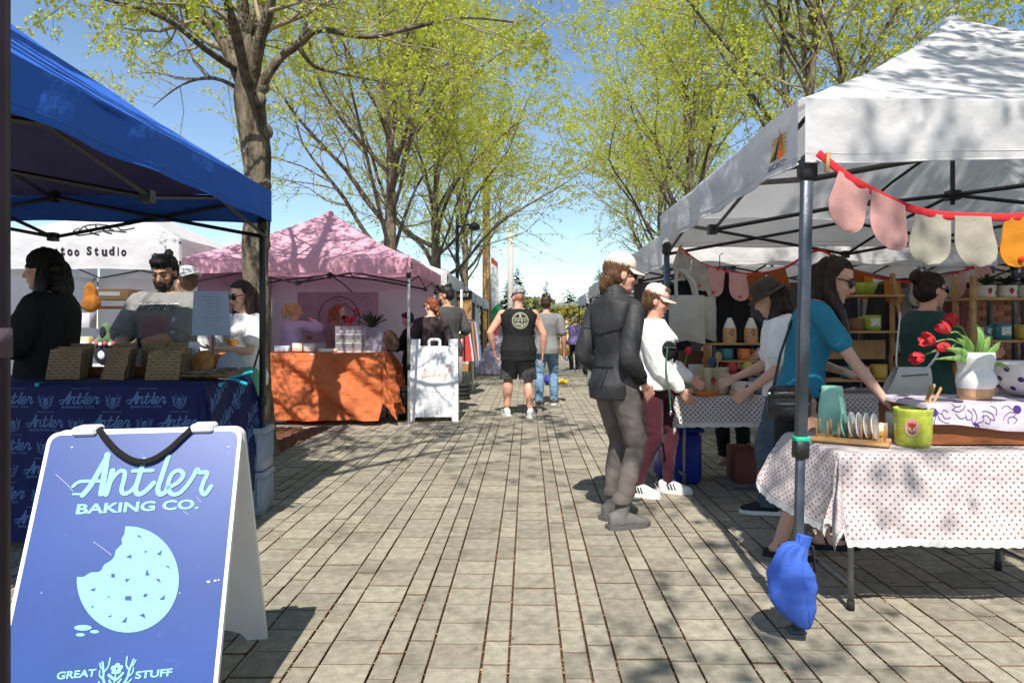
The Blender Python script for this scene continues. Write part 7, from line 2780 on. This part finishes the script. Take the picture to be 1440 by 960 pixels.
put_text(b, 'ABCCANOPY', side_m(ly, lz - .045), .20, .026, bold=.01)
b = dense(b, .05)
project(b, sv, (1, 0, 0), .005, 5)
b.build('logo_lettering', M('ink_black', (.015, .012, .02)), sv, smooth=False)

# ---------------- bunting
felt = dict(pink=fab('felt_pink', (.66, .36, .33), bs=60, transl=.25), grey=fab('felt_oat', (.42, .38, .31), bs=60, var=.2, transl=.2), rust=fab('felt_rust', (.30, .085, .02), bs=60, transl=.2), orange=fab('felt_orange', (.62, .24, .02), bs=60, transl=.25), tan=fab('felt_tan', (.45, .27, .15), bs=60, transl=.2))
strap_r = fab('strap_red', (.52, .025, .035), bs=200)
dot_r = fab('pom_red', (.60, .03, .02))
def bunting(label, pts, pairs, w, h, sw):
    t = thing('bunting', label, 'bunting', pts[0], 0, 'felt bunting of the white stall')
    o0 = Vector(pts[0])
    q, _ = smooth_path([Vector(p_) - o0 for p_ in pts], 1, 10)
    b = MB()
    b.tube(q, sw, 8, flat=.22, up=(0, 1, 0))
    b.build('strap', strap_r, t)
    n = len(q)
    for (f, c, sz, dot) in pairs:
        for s in (0, 1):
            x = f * (n - 1) + (s - .5) * (w * .98) / ((q[-1] - q[0]).length / (n - 1))
            i = max(0, min(int(x), n - 2))
            p_ = q[i].lerp(q[i + 1], x - i)
            tan_ = (q[i + 1] - q[i]).normalized()
            dn = (Vector((0, 0, -1)) * .75 + (Vector((-tan_.z, 0, 0)) if False else Vector((tan_.z, 0, -abs(tan_.x)))) * .25).normalized()
            dn = (dn + Vector((.10 * (1 if s else -1), -.02 - .02 * s, 0))).normalized()
            b = MB()
            def fn(u, v, off):
                e_ = 1.0
                if v > .55:
                    k_ = (v - .55) / .45
                    e_ = math.sqrt(max(0.0, 1 - k_ * k_)) if k_ < 1 else 0
                xx = (u - .5) * w * sz * (.86 + .22 * v) * e_
                return p_ + tan_ * xx + dn * (h * sz * v) + Vector((0, off - .012 * s + .008 * mnoise.noise((u * 3 + x, v * 3, f * 9)), -.0))
            b.grid(lambda u, v: fn(u, v, -.002), 10, 16)
            b.grid(lambda u, v: fn(1 - u, v, .002), 10, 16)
            pn = b.build('pennant', felt[c], t)
            if dot:
                b = MB()
                b.ell(fn(.5, .84, -.008), (.012 * sz, .008, .012 * sz))
                b.build('pompom', dot_r, pn)
    for f in (0.06,) if sw > .014 else (.02, .55):
        i = int(f * (n - 1))
        b = MB()
        b.box(q[i] + Vector((0, -.016, -.015)), (.016, .014, .085), rot=rotm(0, 6, 0), bev=.003)
        b.build('clothes_peg', wood, t)
    return t
bunting('red strap bunting of felt pairs across the front of the white canopy', [at(1150, 215, 2.85), at(1205, 256, 2.85), at(1290, 296, 2.85), at(1380, 305, 2.85), at(1470, 300, 2.86), at(1600, 262, 2.87), at(1740, 220, 2.88)],
        [(.205, 'pink', 1.0, False), (.425, 'grey', 1.0, False), (.66, 'orange', 1.0, True), (.86, 'rust', 1.0, True)], .175, .215, .0165)
bunting('sagging red bunting at the back of the white stall', [at(955, 347, 5.82), at(990, 372, 5.82), at(1045, 385, 5.82), at(1100, 378, 5.82), at(1152, 352, 5.82), at(1200, 380, 5.82), at(1270, 396, 5.82), at(1340, 386, 5.82), at(1395, 362, 5.82)],
        [(.075, 'grey', 1.0, True), (.20, 'pink', 1.0, True), (.325, 'rust', 1.0, True), (.60, 'rust', .9, True), (.69, 'orange', .9, True), (.82, 'grey', .9, True), (.92, 'pink', .9, True)], .17, .24, .011)
b = MB()
# ---------------- rear pottery table
RZ = .767
teal_g, orange_g, red_g = M('teal_glaze', (.03, .16, .19), rough=.3, coat=.3), M('orange_glaze', (.60, .16, .03), rough=.3, coat=.3), M('red_glaze', (.42, .03, .02), rough=.3, coat=.3)
yellow_g, grey_g, lime2 = M('yellow_glaze', (.50, .36, .06), rough=.3, coat=.3), M('speckled_grey', (.34, .35, .33), rough=.4, var=.5, vs=60), M('lime_mug', (.30, .36, .05), rough=.35, var=.2, vs=25)
pot_w = M('pot_cream', (.62, .57, .48), rough=.5, var=.1)
MUG = [(.02, 0), (.040, 0), (.046, .02), (.047, .085), (.043, .086), (.040, .03), (.01, .015)]
def mug(label, px, Y, z, m, s=1.0, side=1, rz=0, patch=None):
    t = thing('mug', label, 'mug', (gx(px, Y), Y, z), rz, 'glazed mugs on the pottery shelves')
    MB().lathe([(r * s, zz * s) for r, zz in MUG], 22).build('cup', m, t)
    b = MB()
    b.tube(*smooth_path([(side * .044 * s, 0, .07 * s), (side * .075 * s, 0, .068 * s), (side * .078 * s, 0, .035 * s), (side * .044 * s, 0, .022 * s)], .007 * s, 5), seg=8)
    b.build('handle', m, t)
    if patch:
        b = MB()
        b.grid(lambda u, v: (math.cos(-PI / 2 + (u - .5) * 1.1) * .0482 * s, math.sin(-PI / 2 + (u - .5) * 1.1) * .0482 * s, (.025 + .045 * v) * s), 8, 2)
        b.build('painted_panel', patch, t)
    return t
def berry(t, r, z, a0, s=1.0):
    def onw(x, y, l):
        a = R(a0) + x / r
        return Vector((math.cos(a) * (r + l), math.sin(a) * (r + l), z + y))
    b = MB()
    b.add([onw(x * s, y * s, .003) for x, y in ((-.014, .008), (-.010, -.006), (0, -.02), (.010, -.006), (.014, .008), (0, .013))], [(0, 1, 2, 3, 4, 5)])
    o = b.build('strawberry_print', M('berry_red', (.50, .03, .02), bump=0), t, smooth=False)
    b = MB()
    b.add([onw(x * s, y * s, .004) for x, y in ((-.012, .010), (0, .006), (.012, .010), (.005, .017), (0, .024), (-.005, .017))], [(0, 1, 2, 3, 4, 5)])
    b.build('calyx_print', M('berry_green', (.05, .09, .02), bump=0), o, smooth=False)
panel_m = M('lettered_panel', (.55, .55, .45), var=.5, vs=60, bump=0)
# red pot with tulips
Y0 = 5.50
t = pot('flower_pot', 'red pot with two red blooms at the left end of the pottery table', 'pot', 951, Y0, [(.03, 0), (.055, 0), (.066, .05), (.060, .10), (.070, .16), (.064, .16), (.05, .05), (.02, .03)], red_g, RZ, 22)
for q, (px, py) in enumerate(((946, 490), (968, 493))):
    c = at(px, py, Y0) - Vector((gx(951, Y0), Y0, RZ))
    b = MB()
    b.tube([(0, 0, .12), c * .7, c], .005, 6)
    b.build('stem', tul_g, t)
    MB().ell(c, (.03, .03, .035)).build('bloom', tul_r, t)
leafy(t, 7, .14, .10, tul_g, 3, .12, wd=.035)
pot('bowl', 'speckled grey bowl with a lid shape beside the red pot', 'bowl', 976, 5.52, [(.04, 0), (.085, .0), (.105, .03), (.105, .085), (.095, .09), (.02, .095)], grey_g, RZ, 26)
t = pot('crock', 'striped crock with a painted strawberry and wooden spoons', 'crock', 1001, 5.55, [(.04, 0), (.125, 0), (.135, .02), (.135, .20), (.138, .215), (.13, .216), (.12, .05), (.02, .03)], M('crock_cream', (.46, .40, .26), rough=.5, var=.5, vs=6, stretch=(3, 3, .05)), RZ, 28)
berry(t, .136, .11, -100, 1.6)
for q, (dx, ln, m_) in enumerate(((.05, .30, wood), (-.05, .27, wood_d), (.0, .26, M('spoon_teal', (.03, .10, .2))))):
    b = MB()
    b.tube([(dx * .3, 0, .08), (dx, 0, ln - .03)], .008, 6)
    b.ell((dx * 1.1, 0, ln), (.028, .010, .04))
    b2 = b.build('spoon', m_, t)
pot('dish', 'shallow orange dish at the front of the pottery table', 'dish', 992, 5.46, [(.04, 0), (.10, 0), (.12, .035), (.114, .036), (.08, .012), (.01, .01)], orange_g, RZ, 24)
# stepped wooden riser
t = thing('wooden_riser', 'stepped wooden riser of mugs in front of the black tee', 'shelf', (gx(1036, 5.7), 5.72, RZ))
for z_ in (.02, .15, .26, .40):
    MB().box((0, .02 * z_, z_), (.46, .22, .014)).build('shelf_board', wood, t, smooth=False)
for s in (-1, 1):
    MB().box((s * .238, 0, .20), (.014, .22, .40)).build('side_board', wood, t, smooth=False)
for q, (px, zz, m_, lb) in enumerate([(1022, .27, teal_g, 'teal mug on the upper step of the wooden riser'), (1046, .27, orange_g, 'orange mug on the upper step of the wooden riser'), (1028, .16, red_g, 'rust red mug on the middle step of the wooden riser'), (1050, .16, yellow_g, 'ochre mug on the middle step of the wooden riser')]):
    mug(lb, px, 5.66, RZ + zz - .002, m_, 1.1, -1 if q % 2 == 0 else 1)
for q, (px, lb) in enumerate(((1026, 'left cream and tan bottle on top of the wooden riser'), (1056, 'right cream and tan bottle on top of the wooden riser'))):
    t = thing('bottle', lb, 'bottle', (gx(px, 5.7), 5.7, RZ + .408), 0, 'glazed bottles on the riser')
    MB().lathe([(.03, 0), (.05, 0), (.055, .03), (.052, .12), (.03, .18), (.018, .20), (.018, .21), (.01, .21)], 20).build('bottle_body', [pot_w, M('tan_glaze', (.50, .26, .11), rough=.4)][q * 0 + 0], t)
    MB().lathe([(.053, .01), (.0565, .03), (.0535, .12), (.05, .125)], 20, close=False).build('tan_glaze', M('tan_glaze', (.50, .26, .11)), t)
    b = MB()
    stroke(b, [(-.02, .05), (0, .08), (.015, .06), (-.005, .04), (.02, .03)], .005, Matrix(((1, 0, 0, 0), (0, 0, -1, -.057), (0, 1, 0, .03), (0, 0, 0, 1))))
    b.build('painted_mark', M('ink_black', (.015, .012, .02)), t, smooth=False)
t = pot('pot', 'cream pot with strawberries by the hand of the person in the brown hat', 'pot', 1043, 5.48, [(.03, 0), (.075, 0), (.085, .03), (.085, .10), (.078, .10), (.06, .03), (.01, .02)], pot_w, RZ, 22)
berry(t, .086, .06, -80, 1.2)
pot('dish', 'tan clay dish under the strawberry pot', 'dish', 1043, 5.40, [(.04, 0), (.09, 0), (.095, .035), (.088, .036), (.06, .01), (.01, .01)], clay, RZ, 22)
pot('pot', 'speckled blue grey pot right of the strawberry pot', 'pot', 1068, 5.55, [(.03, 0), (.075, 0), (.085, .03), (.085, .13), (.078, .13), (.06, .03), (.01, .02)], M('speckle_blue', (.20, .22, .24), var=.6, vs=60), RZ, 22)
for q, (px, py0, py1, w, c, lb) in enumerate([(978, 493, 520, 44, (.10, .05, .025), 'dark wooden box standing behind the red pot'), (1008, 505, 520, 20, (.03, .05, .09), 'navy box behind the striped crock')]):
    box_thing('wooden_box', lb, 'box', px, py0, py1 + 40, w, 5.9, M('rear_box_%s' % 'ab'[q], c), dep=.12)
# ladder shelf
LY = 5.78
t = thing('ladder_shelf', 'folding wooden ladder shelf of lime pottery behind the turquoise tee', 'shelf', (gx(1205, LY), LY, RZ))
lw = .30
for s in (-1, 1):
    b = MB()
    b.box((s * lw, 0, .5), (.035, .025, .99))
    b.build('upright', wood, t, smooth=False)
    b = MB()
    b.tube([(s * lw, -.02, .98), (s * (lw + .07), -.16, .02)], .016, 4)
    b.build('leaning_leg', wood, t, smooth=False)
SH = [(.10, .40, .25), (.50, .36, .2), (.80, .33, .16)]
for z_, w_, d_ in SH:
    MB().box((0, -.06, z_), (w_ * 2, d_, .018)).build('shelf_board', wood, t, smooth=False)
MB().box((0, .02, .35), (.5, .01, .16)).build('back_slat', wood, t, smooth=False)
Zs = [RZ + z_ + .010 for z_, _, _ in SH]
pot('bowl', 'lime green bowl on the top step of the ladder shelf', 'bowl', 1216, LY - .06, [(.03, 0), (.06, 0), (.09, .06), (.105, .10), (.098, .10), (.06, .03), (.01, .015)], lime2, Zs[2], 26)
for q, (px, k_, m_, s, lb) in enumerate([(1178, 1, lime2, 1.3, 'lime mug with the handle on its left, middle step of the ladder shelf'), (1204, 1, M('brown_glaze', (.20, .09, .04)), 1.2, 'brown mug in the middle of the ladder shelf'), (1226, 1, lime2, 1.5, 'lime mug with a lettered panel, middle step of the ladder shelf'),
                                     (1192, 0, teal_g, 1.2, 'grey teal mug on the lowest step of the ladder shelf'), (1212, 0, red_g, 1.3, 'red mug on the lowest step of the ladder shelf'), (1236, 0, yellow_g, 1.4, 'amber mug with a white top on the lowest step of the ladder shelf')]):
    mug(lb, px, LY - .08, Zs[k_], m_, s, -1 if q in (0, 2, 5) else 1, 0, panel_m if q in (2,) else None)
# plant shelf on the right
PY = 5.50
t = thing('plant_shelf', 'pale wooden shelf of strawberry pots at the right edge', 'shelf', (gx(1410, PY), PY, RZ))
x0_, x1_ = gx(1357, PY) - gx(1410, PY), gx(1500, PY) - gx(1410, PY)
for xx in (x0_, x1_):
    for yy in (-.1, .12):
        MB().box((xx, yy, .475), (.035, .035, .95)).build('upright', wood, t, smooth=False)
PS = [1.53 - RZ, 1.195 - RZ, .9 - RZ]
for z_ in PS:
    MB().box(((x0_ + x1_) / 2, 0, z_), (x1_ - x0_ + .04, .26, .02)).build('shelf_board', wood, t, smooth=False)
for q, (px, lb) in enumerate(((1384, 'leftmost strawberry pot with a bushy plant on the plant shelf'), (1414, 'middle strawberry pot with a bushy plant on the plant shelf'), (1441, 'right strawberry pot with a bushy plant, cut by the edge of the view'))):
    t = thing('plant_pot', lb, 'potted plant', (gx(px, PY), PY - .02, 1.541), 0, 'strawberry pots on the plant shelf')
    MB().lathe([(.03, 0), (.068, 0), (.072, .02), (.070, .09), (.073, .098), (.066, .098), (.03, .03)], 22).build('pot', pot_w, t)
    berry(t, .071, .05, -100, 1.3)
    berry(t, .071, .035, -55, 1.0)
    leafy(t, 46, .13, .13, M('plant_dark', (.02, .05, .02), rough=.5, var=.3), q + 5, .08, wd=.022, curl=.9)
mug('dark teal mug with a pale panel on the lower board of the plant shelf', 1408, PY - .05, 1.206, teal_g, 1.5, -1, 0, panel_m)
mug('ochre mug at the right end of the lower board of the plant shelf', 1440, PY - .05, 1.206, yellow_g, 1.4, 1)
t = pot('pot', 'small strawberry pot standing low behind the plant shelf', 'pot', 1386, PY + .02, [(.03, 0), (.065, 0), (.07, .02), (.07, .10), (.064, .10), (.03, .03)], pot_w, 1.206, 22)
berry(t, .07, .06, -80, 1.2)
# basket of rolls
t = thing('woven_basket', 'brown woven basket heaped with pale cloth rolls', 'basket', (gx(1285, 5.8), 5.8, RZ))
MB().lathe([(.10, 0), (.17, .0), (.20, .30), (.19, .30), (.15, .05), (.02, .03)], 24).build('basket_body', M('basket_brown', (.13, .065, .03), var=.5, vs=30, bump=.9, bs=40), t)
for q in range(6):
    a = q * 1.05
    MB().ell((math.cos(a) * .10, math.sin(a) * .09, .33 + .03 * (q % 2)), (.09, .07, .06)).build('roll', fab('roll_cream', (.50, .42, .34)), t)
# tote bags, tee and clothes hanging inside
canvas_c = fab('tote_canvas', (.50, .47, .41), bs=60, transl=.15)
def tote(label, px, py0, py1, wpx, Y, pytop, m, rz=0, pxtop=None):
    z0, z1, zt = at(0, py1, Y).z, at(0, py0, Y).z, at(0, pytop, Y).z
    t = thing('tote_bag', label, 'tote bag', (gx(px, Y), Y, 0), rz, 'tote bags hanging in the white stall')
    w, h = wpx * Y / 960, z1 - z0
    b = MB()
    def fn(u, v, s):
        return ((u - .5) * w * (1 - .06 * v) + .01 * mnoise.noise((v * 3, u, px)), s * (.008 + .035 * math.sin(PI * u) * math.sin(PI * min(1, v * .9 + .05))) + .01 * mnoise.noise((u * 4, v * 4, s)), z0 + h * v - .015 * math.cos(PI * u * 2) * (1 - v))
    b.grid(lambda u, v: fn(u, v, -1), 12, 12)
    b.grid(lambda u, v: fn(1 - u, v, 1), 12, 12)
    b.build('bag', m, t)
    dx = (gx(pxtop, Y) - gx(px, Y)) if pxtop else 0
    for s in (-1, 1):
        b = MB()
        q, _ = smooth_path([(s * w * .28, -.01, z1 - .03), (s * w * .24 + dx * .3, -.01, z1 + (zt - z1) * .5), (dx + s * .01, 0, zt)], 1, 5)
        b.tube(q, .016, 6, flat=.25, up=(0, 1, 0))
        b.build('handle', m, t)
    return t
tote('front cream tote hanging left of the black tee', 966, 415, 481, 52, 5.70, 378, canvas_c, 0, 955)
tote('second cream tote half behind the front one', 988, 417, 478, 40, 5.82, 380, canvas_c, 6, 962)
tg = tote('grey tote with dark lettering hanging behind the bun haired woman', 1296, 405, 462, 60, 6.0, 375, fab('tote_grey', (.22, .22, .23)), 0)
b = MB()
mm4 = Matrix(((1, 0, 0, 0), (0, 0, -1, -.06), (0, 1, 0, at(0, 428, 6.0).z), (0, 0, 0, 1))) @ Matrix.Rotation(R(12), 4, 'Z')
for q in range(9):
    stroke(b, [(-.12 + q * .03, -.012), (-.112 + q * .03, .012 + .004 * (q % 3)), (-.103 + q * .03, -.008)], .009, mm4, .0002 * q)
stroke(b, [(.04, -.19), (.07, -.10), (.11, -.16), (.09, -.21)], .03, mm4, .002)
b.build('printed_lettering', M('ink_black', (.015, .012, .02)), tg, smooth=False)
t = thing('hanging_tee', 'black tee hung up behind the pottery riser', 'shirt', (gx(1012, 6.05), 6.05, 0))
b = MB()
z0, z1 = at(0, 478, 6.05).z, at(0, 378, 6.05).z
def fn(u, v, s):
    w = .27 + (.15 * max(0, (v - .72) / .28) ** .7 if v > .72 else 0) - (.13 * max(0, (v - .93) / .07))
    return ((u - .5) * 2 * w, s * (.012 + .03 * math.sin(PI * u)) + .015 * math.sin(u * 14 + v * 3), z0 + (z1 - z0) * v - (.10 * abs(u - .5) * 2 if v > .7 else 0) * (v - .7) * 3)
b.grid(lambda u, v: fn(u, v, -1), 22, 18)
b.grid(lambda u, v: fn(1 - u, v, 1), 22, 18)
b.build('shirt', tee_black, t)
b = MB()
b.tube([(-.2, 0, z1 - .04), (0, 0, z1 + .02), (.2, 0, z1 - .04)], .008, 6)
b.tube([(0, 0, z1 + .02), (0, 0, z1 + .12), (.03, 0, z1 + .14)], .004, 6)
b.build('hanger', frame_grey, t)
for q, (px, c, lb) in enumerate(((940, (.02, .02, .024), 'black garment hung at the left corner of the white stall'), (1250, (.035, .03, .03), 'dark garment hung behind the ladder shelf'), (1335, (.16, .035, .03), 'dark red garment hung behind the plant shelf'), (1180, (.03, .035, .04), 'charcoal garment hung behind the woman in turquoise'))):
    t = thing('hanging_garment', lb, 'garment', (gx(px, 6.3), 6.32, 0), 0, 'garments hung at the back of the white stall')
    b = MB()
    b.grid(lambda u, v: ((u - .5) * (.44 - .1 * v * v) + .01 * math.sin(v * 9), .05 * math.sin(u * 12 + q) * (1 - .5 * v), .75 + .95 * v), 22, 10)
    b.build('cloth', fab('hung_%s' % 'abcd'[q], c), t)
    b = MB()
    b.tube([(-.17, 0, 1.68), (0, 0, 1.73), (.17, 0, 1.68)], .008, 6)
    b.build('hanger', frame_grey, t)
# tubs under the rear table
t = thing('storage_tub', 'deep blue storage tub under the left end of the pottery table', 'tub', (1.28, 5.85, 0))
MB().box((0, 0, .22), (.34, .4, .44), bev=.04).build('tub', M('tub_blue', (.015, .03, .25), rough=.4), t)
MB().box((0, 0, .45), (.37, .43, .03), bev=.01).build('lid', M('tub_blue', (.015, .03, .25)), t)
for q, (x_, c, lb) in enumerate(((1.95, (.16, .05, .04), 'red brown carton under the pottery table'), (2.45, (.30, .31, .34), 'grey carton under the middle of the pottery table'), (3.1, (.22, .15, .09), 'brown carton under the right of the pottery table'))):
    t = thing('storage_box', lb, 'box', (x_, 5.85, 0), rnd.uniform(-8, 8))
    MB().box((0, 0, .14), (.42, .34, .28), bev=.01).build('carton', M('under_box_%s' % 'abc'[q], c), t)
    MB().box((0, 0, .283), (.05, .345, .004)).build('tape', card, t, smooth=False)
b = MB()
b.grid(lambda u, v: (1.6 + 1.9 * u, 5.45 + .55 * v, .006 + .002 * mnoise.noise((u * 9, v * 9, 0))), 12, 8)
o = b.build('rag_rug', fab('rug_grey', (.16, .16, .17), var=.6), None)
tag(o, 'grey woven mat lying under the pottery table', 'rug')

# ---------------- bags carried by people
leather = M('black_leather', (.012, .012, .014), rough=.32, var=.2, bump=.2, bs=60, spec=.5)
t = thing('handbag', 'black leather handbag on the hip of the woman in turquoise', 'handbag', (gx(1110, 3.74), 3.74, .79), -4)
b = MB()
b.box((0, 0, .10), (.23, .09, .19), bev=.03)
remeshed('bag', b, .009, leather, t, wrinkle=.003)
MB().box((0, -.047, .15), (.20, .012, .03), bev=.004).build('flap', leather, t)
MB().box((0, -.052, .10), (.18, .008, .008)).build('zip', frame_grey, t, smooth=False)
for s in (-1, 1):
    MB().ell((s * .10 - .02, -.052, .155), (.008, .005, .008)).build('stud', M('chrome', (.7, .7, .7), metal=1, rough=.2, bump=0), t)
b = MB()
b.tube([(-.08, .02, .18), (-.01, .13, .36), (.08, .22, .55)], .008, 6)
b.build('strap', leather, t)
t = thing('white_handbag', 'flat white handbag hanging at the side of the bun haired woman', 'handbag', (gx(1273, 4.5), 4.5, 0), 4)
b = MB()
z0, z1 = at(0, 556, 4.5).z, at(0, 516, 4.5).z
def fn(u, v, s):
    return ((u - .5) * (.32 - .10 * v) + .05 * v, s * (.02 + .02 * math.sin(PI * v)), z0 + (z1 - z0) * v)
b.grid(lambda u, v: fn(u, v, -1), 8, 8)
b.grid(lambda u, v: fn(1 - u, v, 1), 8, 8)
b.grid(lambda u, v: Vector(fn(u, 0, -1)).lerp(Vector(fn(u, 0, 1)), v), 8, 1)
b.grid(lambda u, v: Vector(fn(u, 1, -1)).lerp(Vector(fn(u, 1, 1)), v), 8, 1)
wm = M('white_leather', (.58, .58, .58), rough=.4, bump=.1, bs=80)
b.build('bag', wm, t)
MB().box((.04, -.043, z1 - .05), (.18, .006, .008), rot=rotm(0, -3, 0)).build('zip', M('zip_grey', (.12, .12, .12), metal=.6, rough=.4), t, smooth=False)
b = MB()
b.tube(*smooth_path([(-.06, 0, z1), (-.04, .03, z1 + .10), (.03, .10, z1 + .36)], .006, 5), seg=6)
b.tube(*smooth_path([(.15, 0, z1 - .01), (.22, 0, z1 + .08), (.26, .05, z1 + .14)], .008, 5), seg=6)
b.build('strap', wm, t)
t = thing('belt_bag', 'round black belt bag worn across the white sweatshirt', 'bag', (gx(941, 5.10), 5.10, 1.07))
MB().ell((0, .01, .06), (.058, .04, .072)).build('pouch', tee_black, t)
MB().box((0, -.036, .085), (.09, .01, .008)).build('zip', frame_grey, t, smooth=False)
t = thing('lanyard', 'green and white lanyard dangling from the black belt bag', 'lanyard', (gx(941, 5.04), 5.05, .66))
b = MB()
b.tube(*smooth_path([(-.01, 0, .50), (-.02, 0, .34), (.0, -.01, .18), (.015, 0, 0.02)], .006, 5), seg=6, flat=.4)
b.build('cord', M('cord_green', (.05, .13, .08), var=.5, vs=60), t)
MB().ell((.015, 0, .01), (.012, .008, .02)).build('clip', M('chrome', (.7, .7, .7)), t)
t = thing('green_bag', 'soft sea green bag on the hip of the woman in sunglasses', 'bag', (gx(343, 5.78), 5.78, .66), 8)
b = MB()
b.box((0, 0, .16), (.26, .07, .30), bev=.03)
remeshed('bag', b, .012, M('sea_green', (.13, .36, .25), rough=.6), t, wrinkle=.008)
b = MB()
b.tube([(.08, 0, .30), (.14, .05, .55), (.12, .1, .75)], .008, 6)
b.build('strap', rubber_m, t)
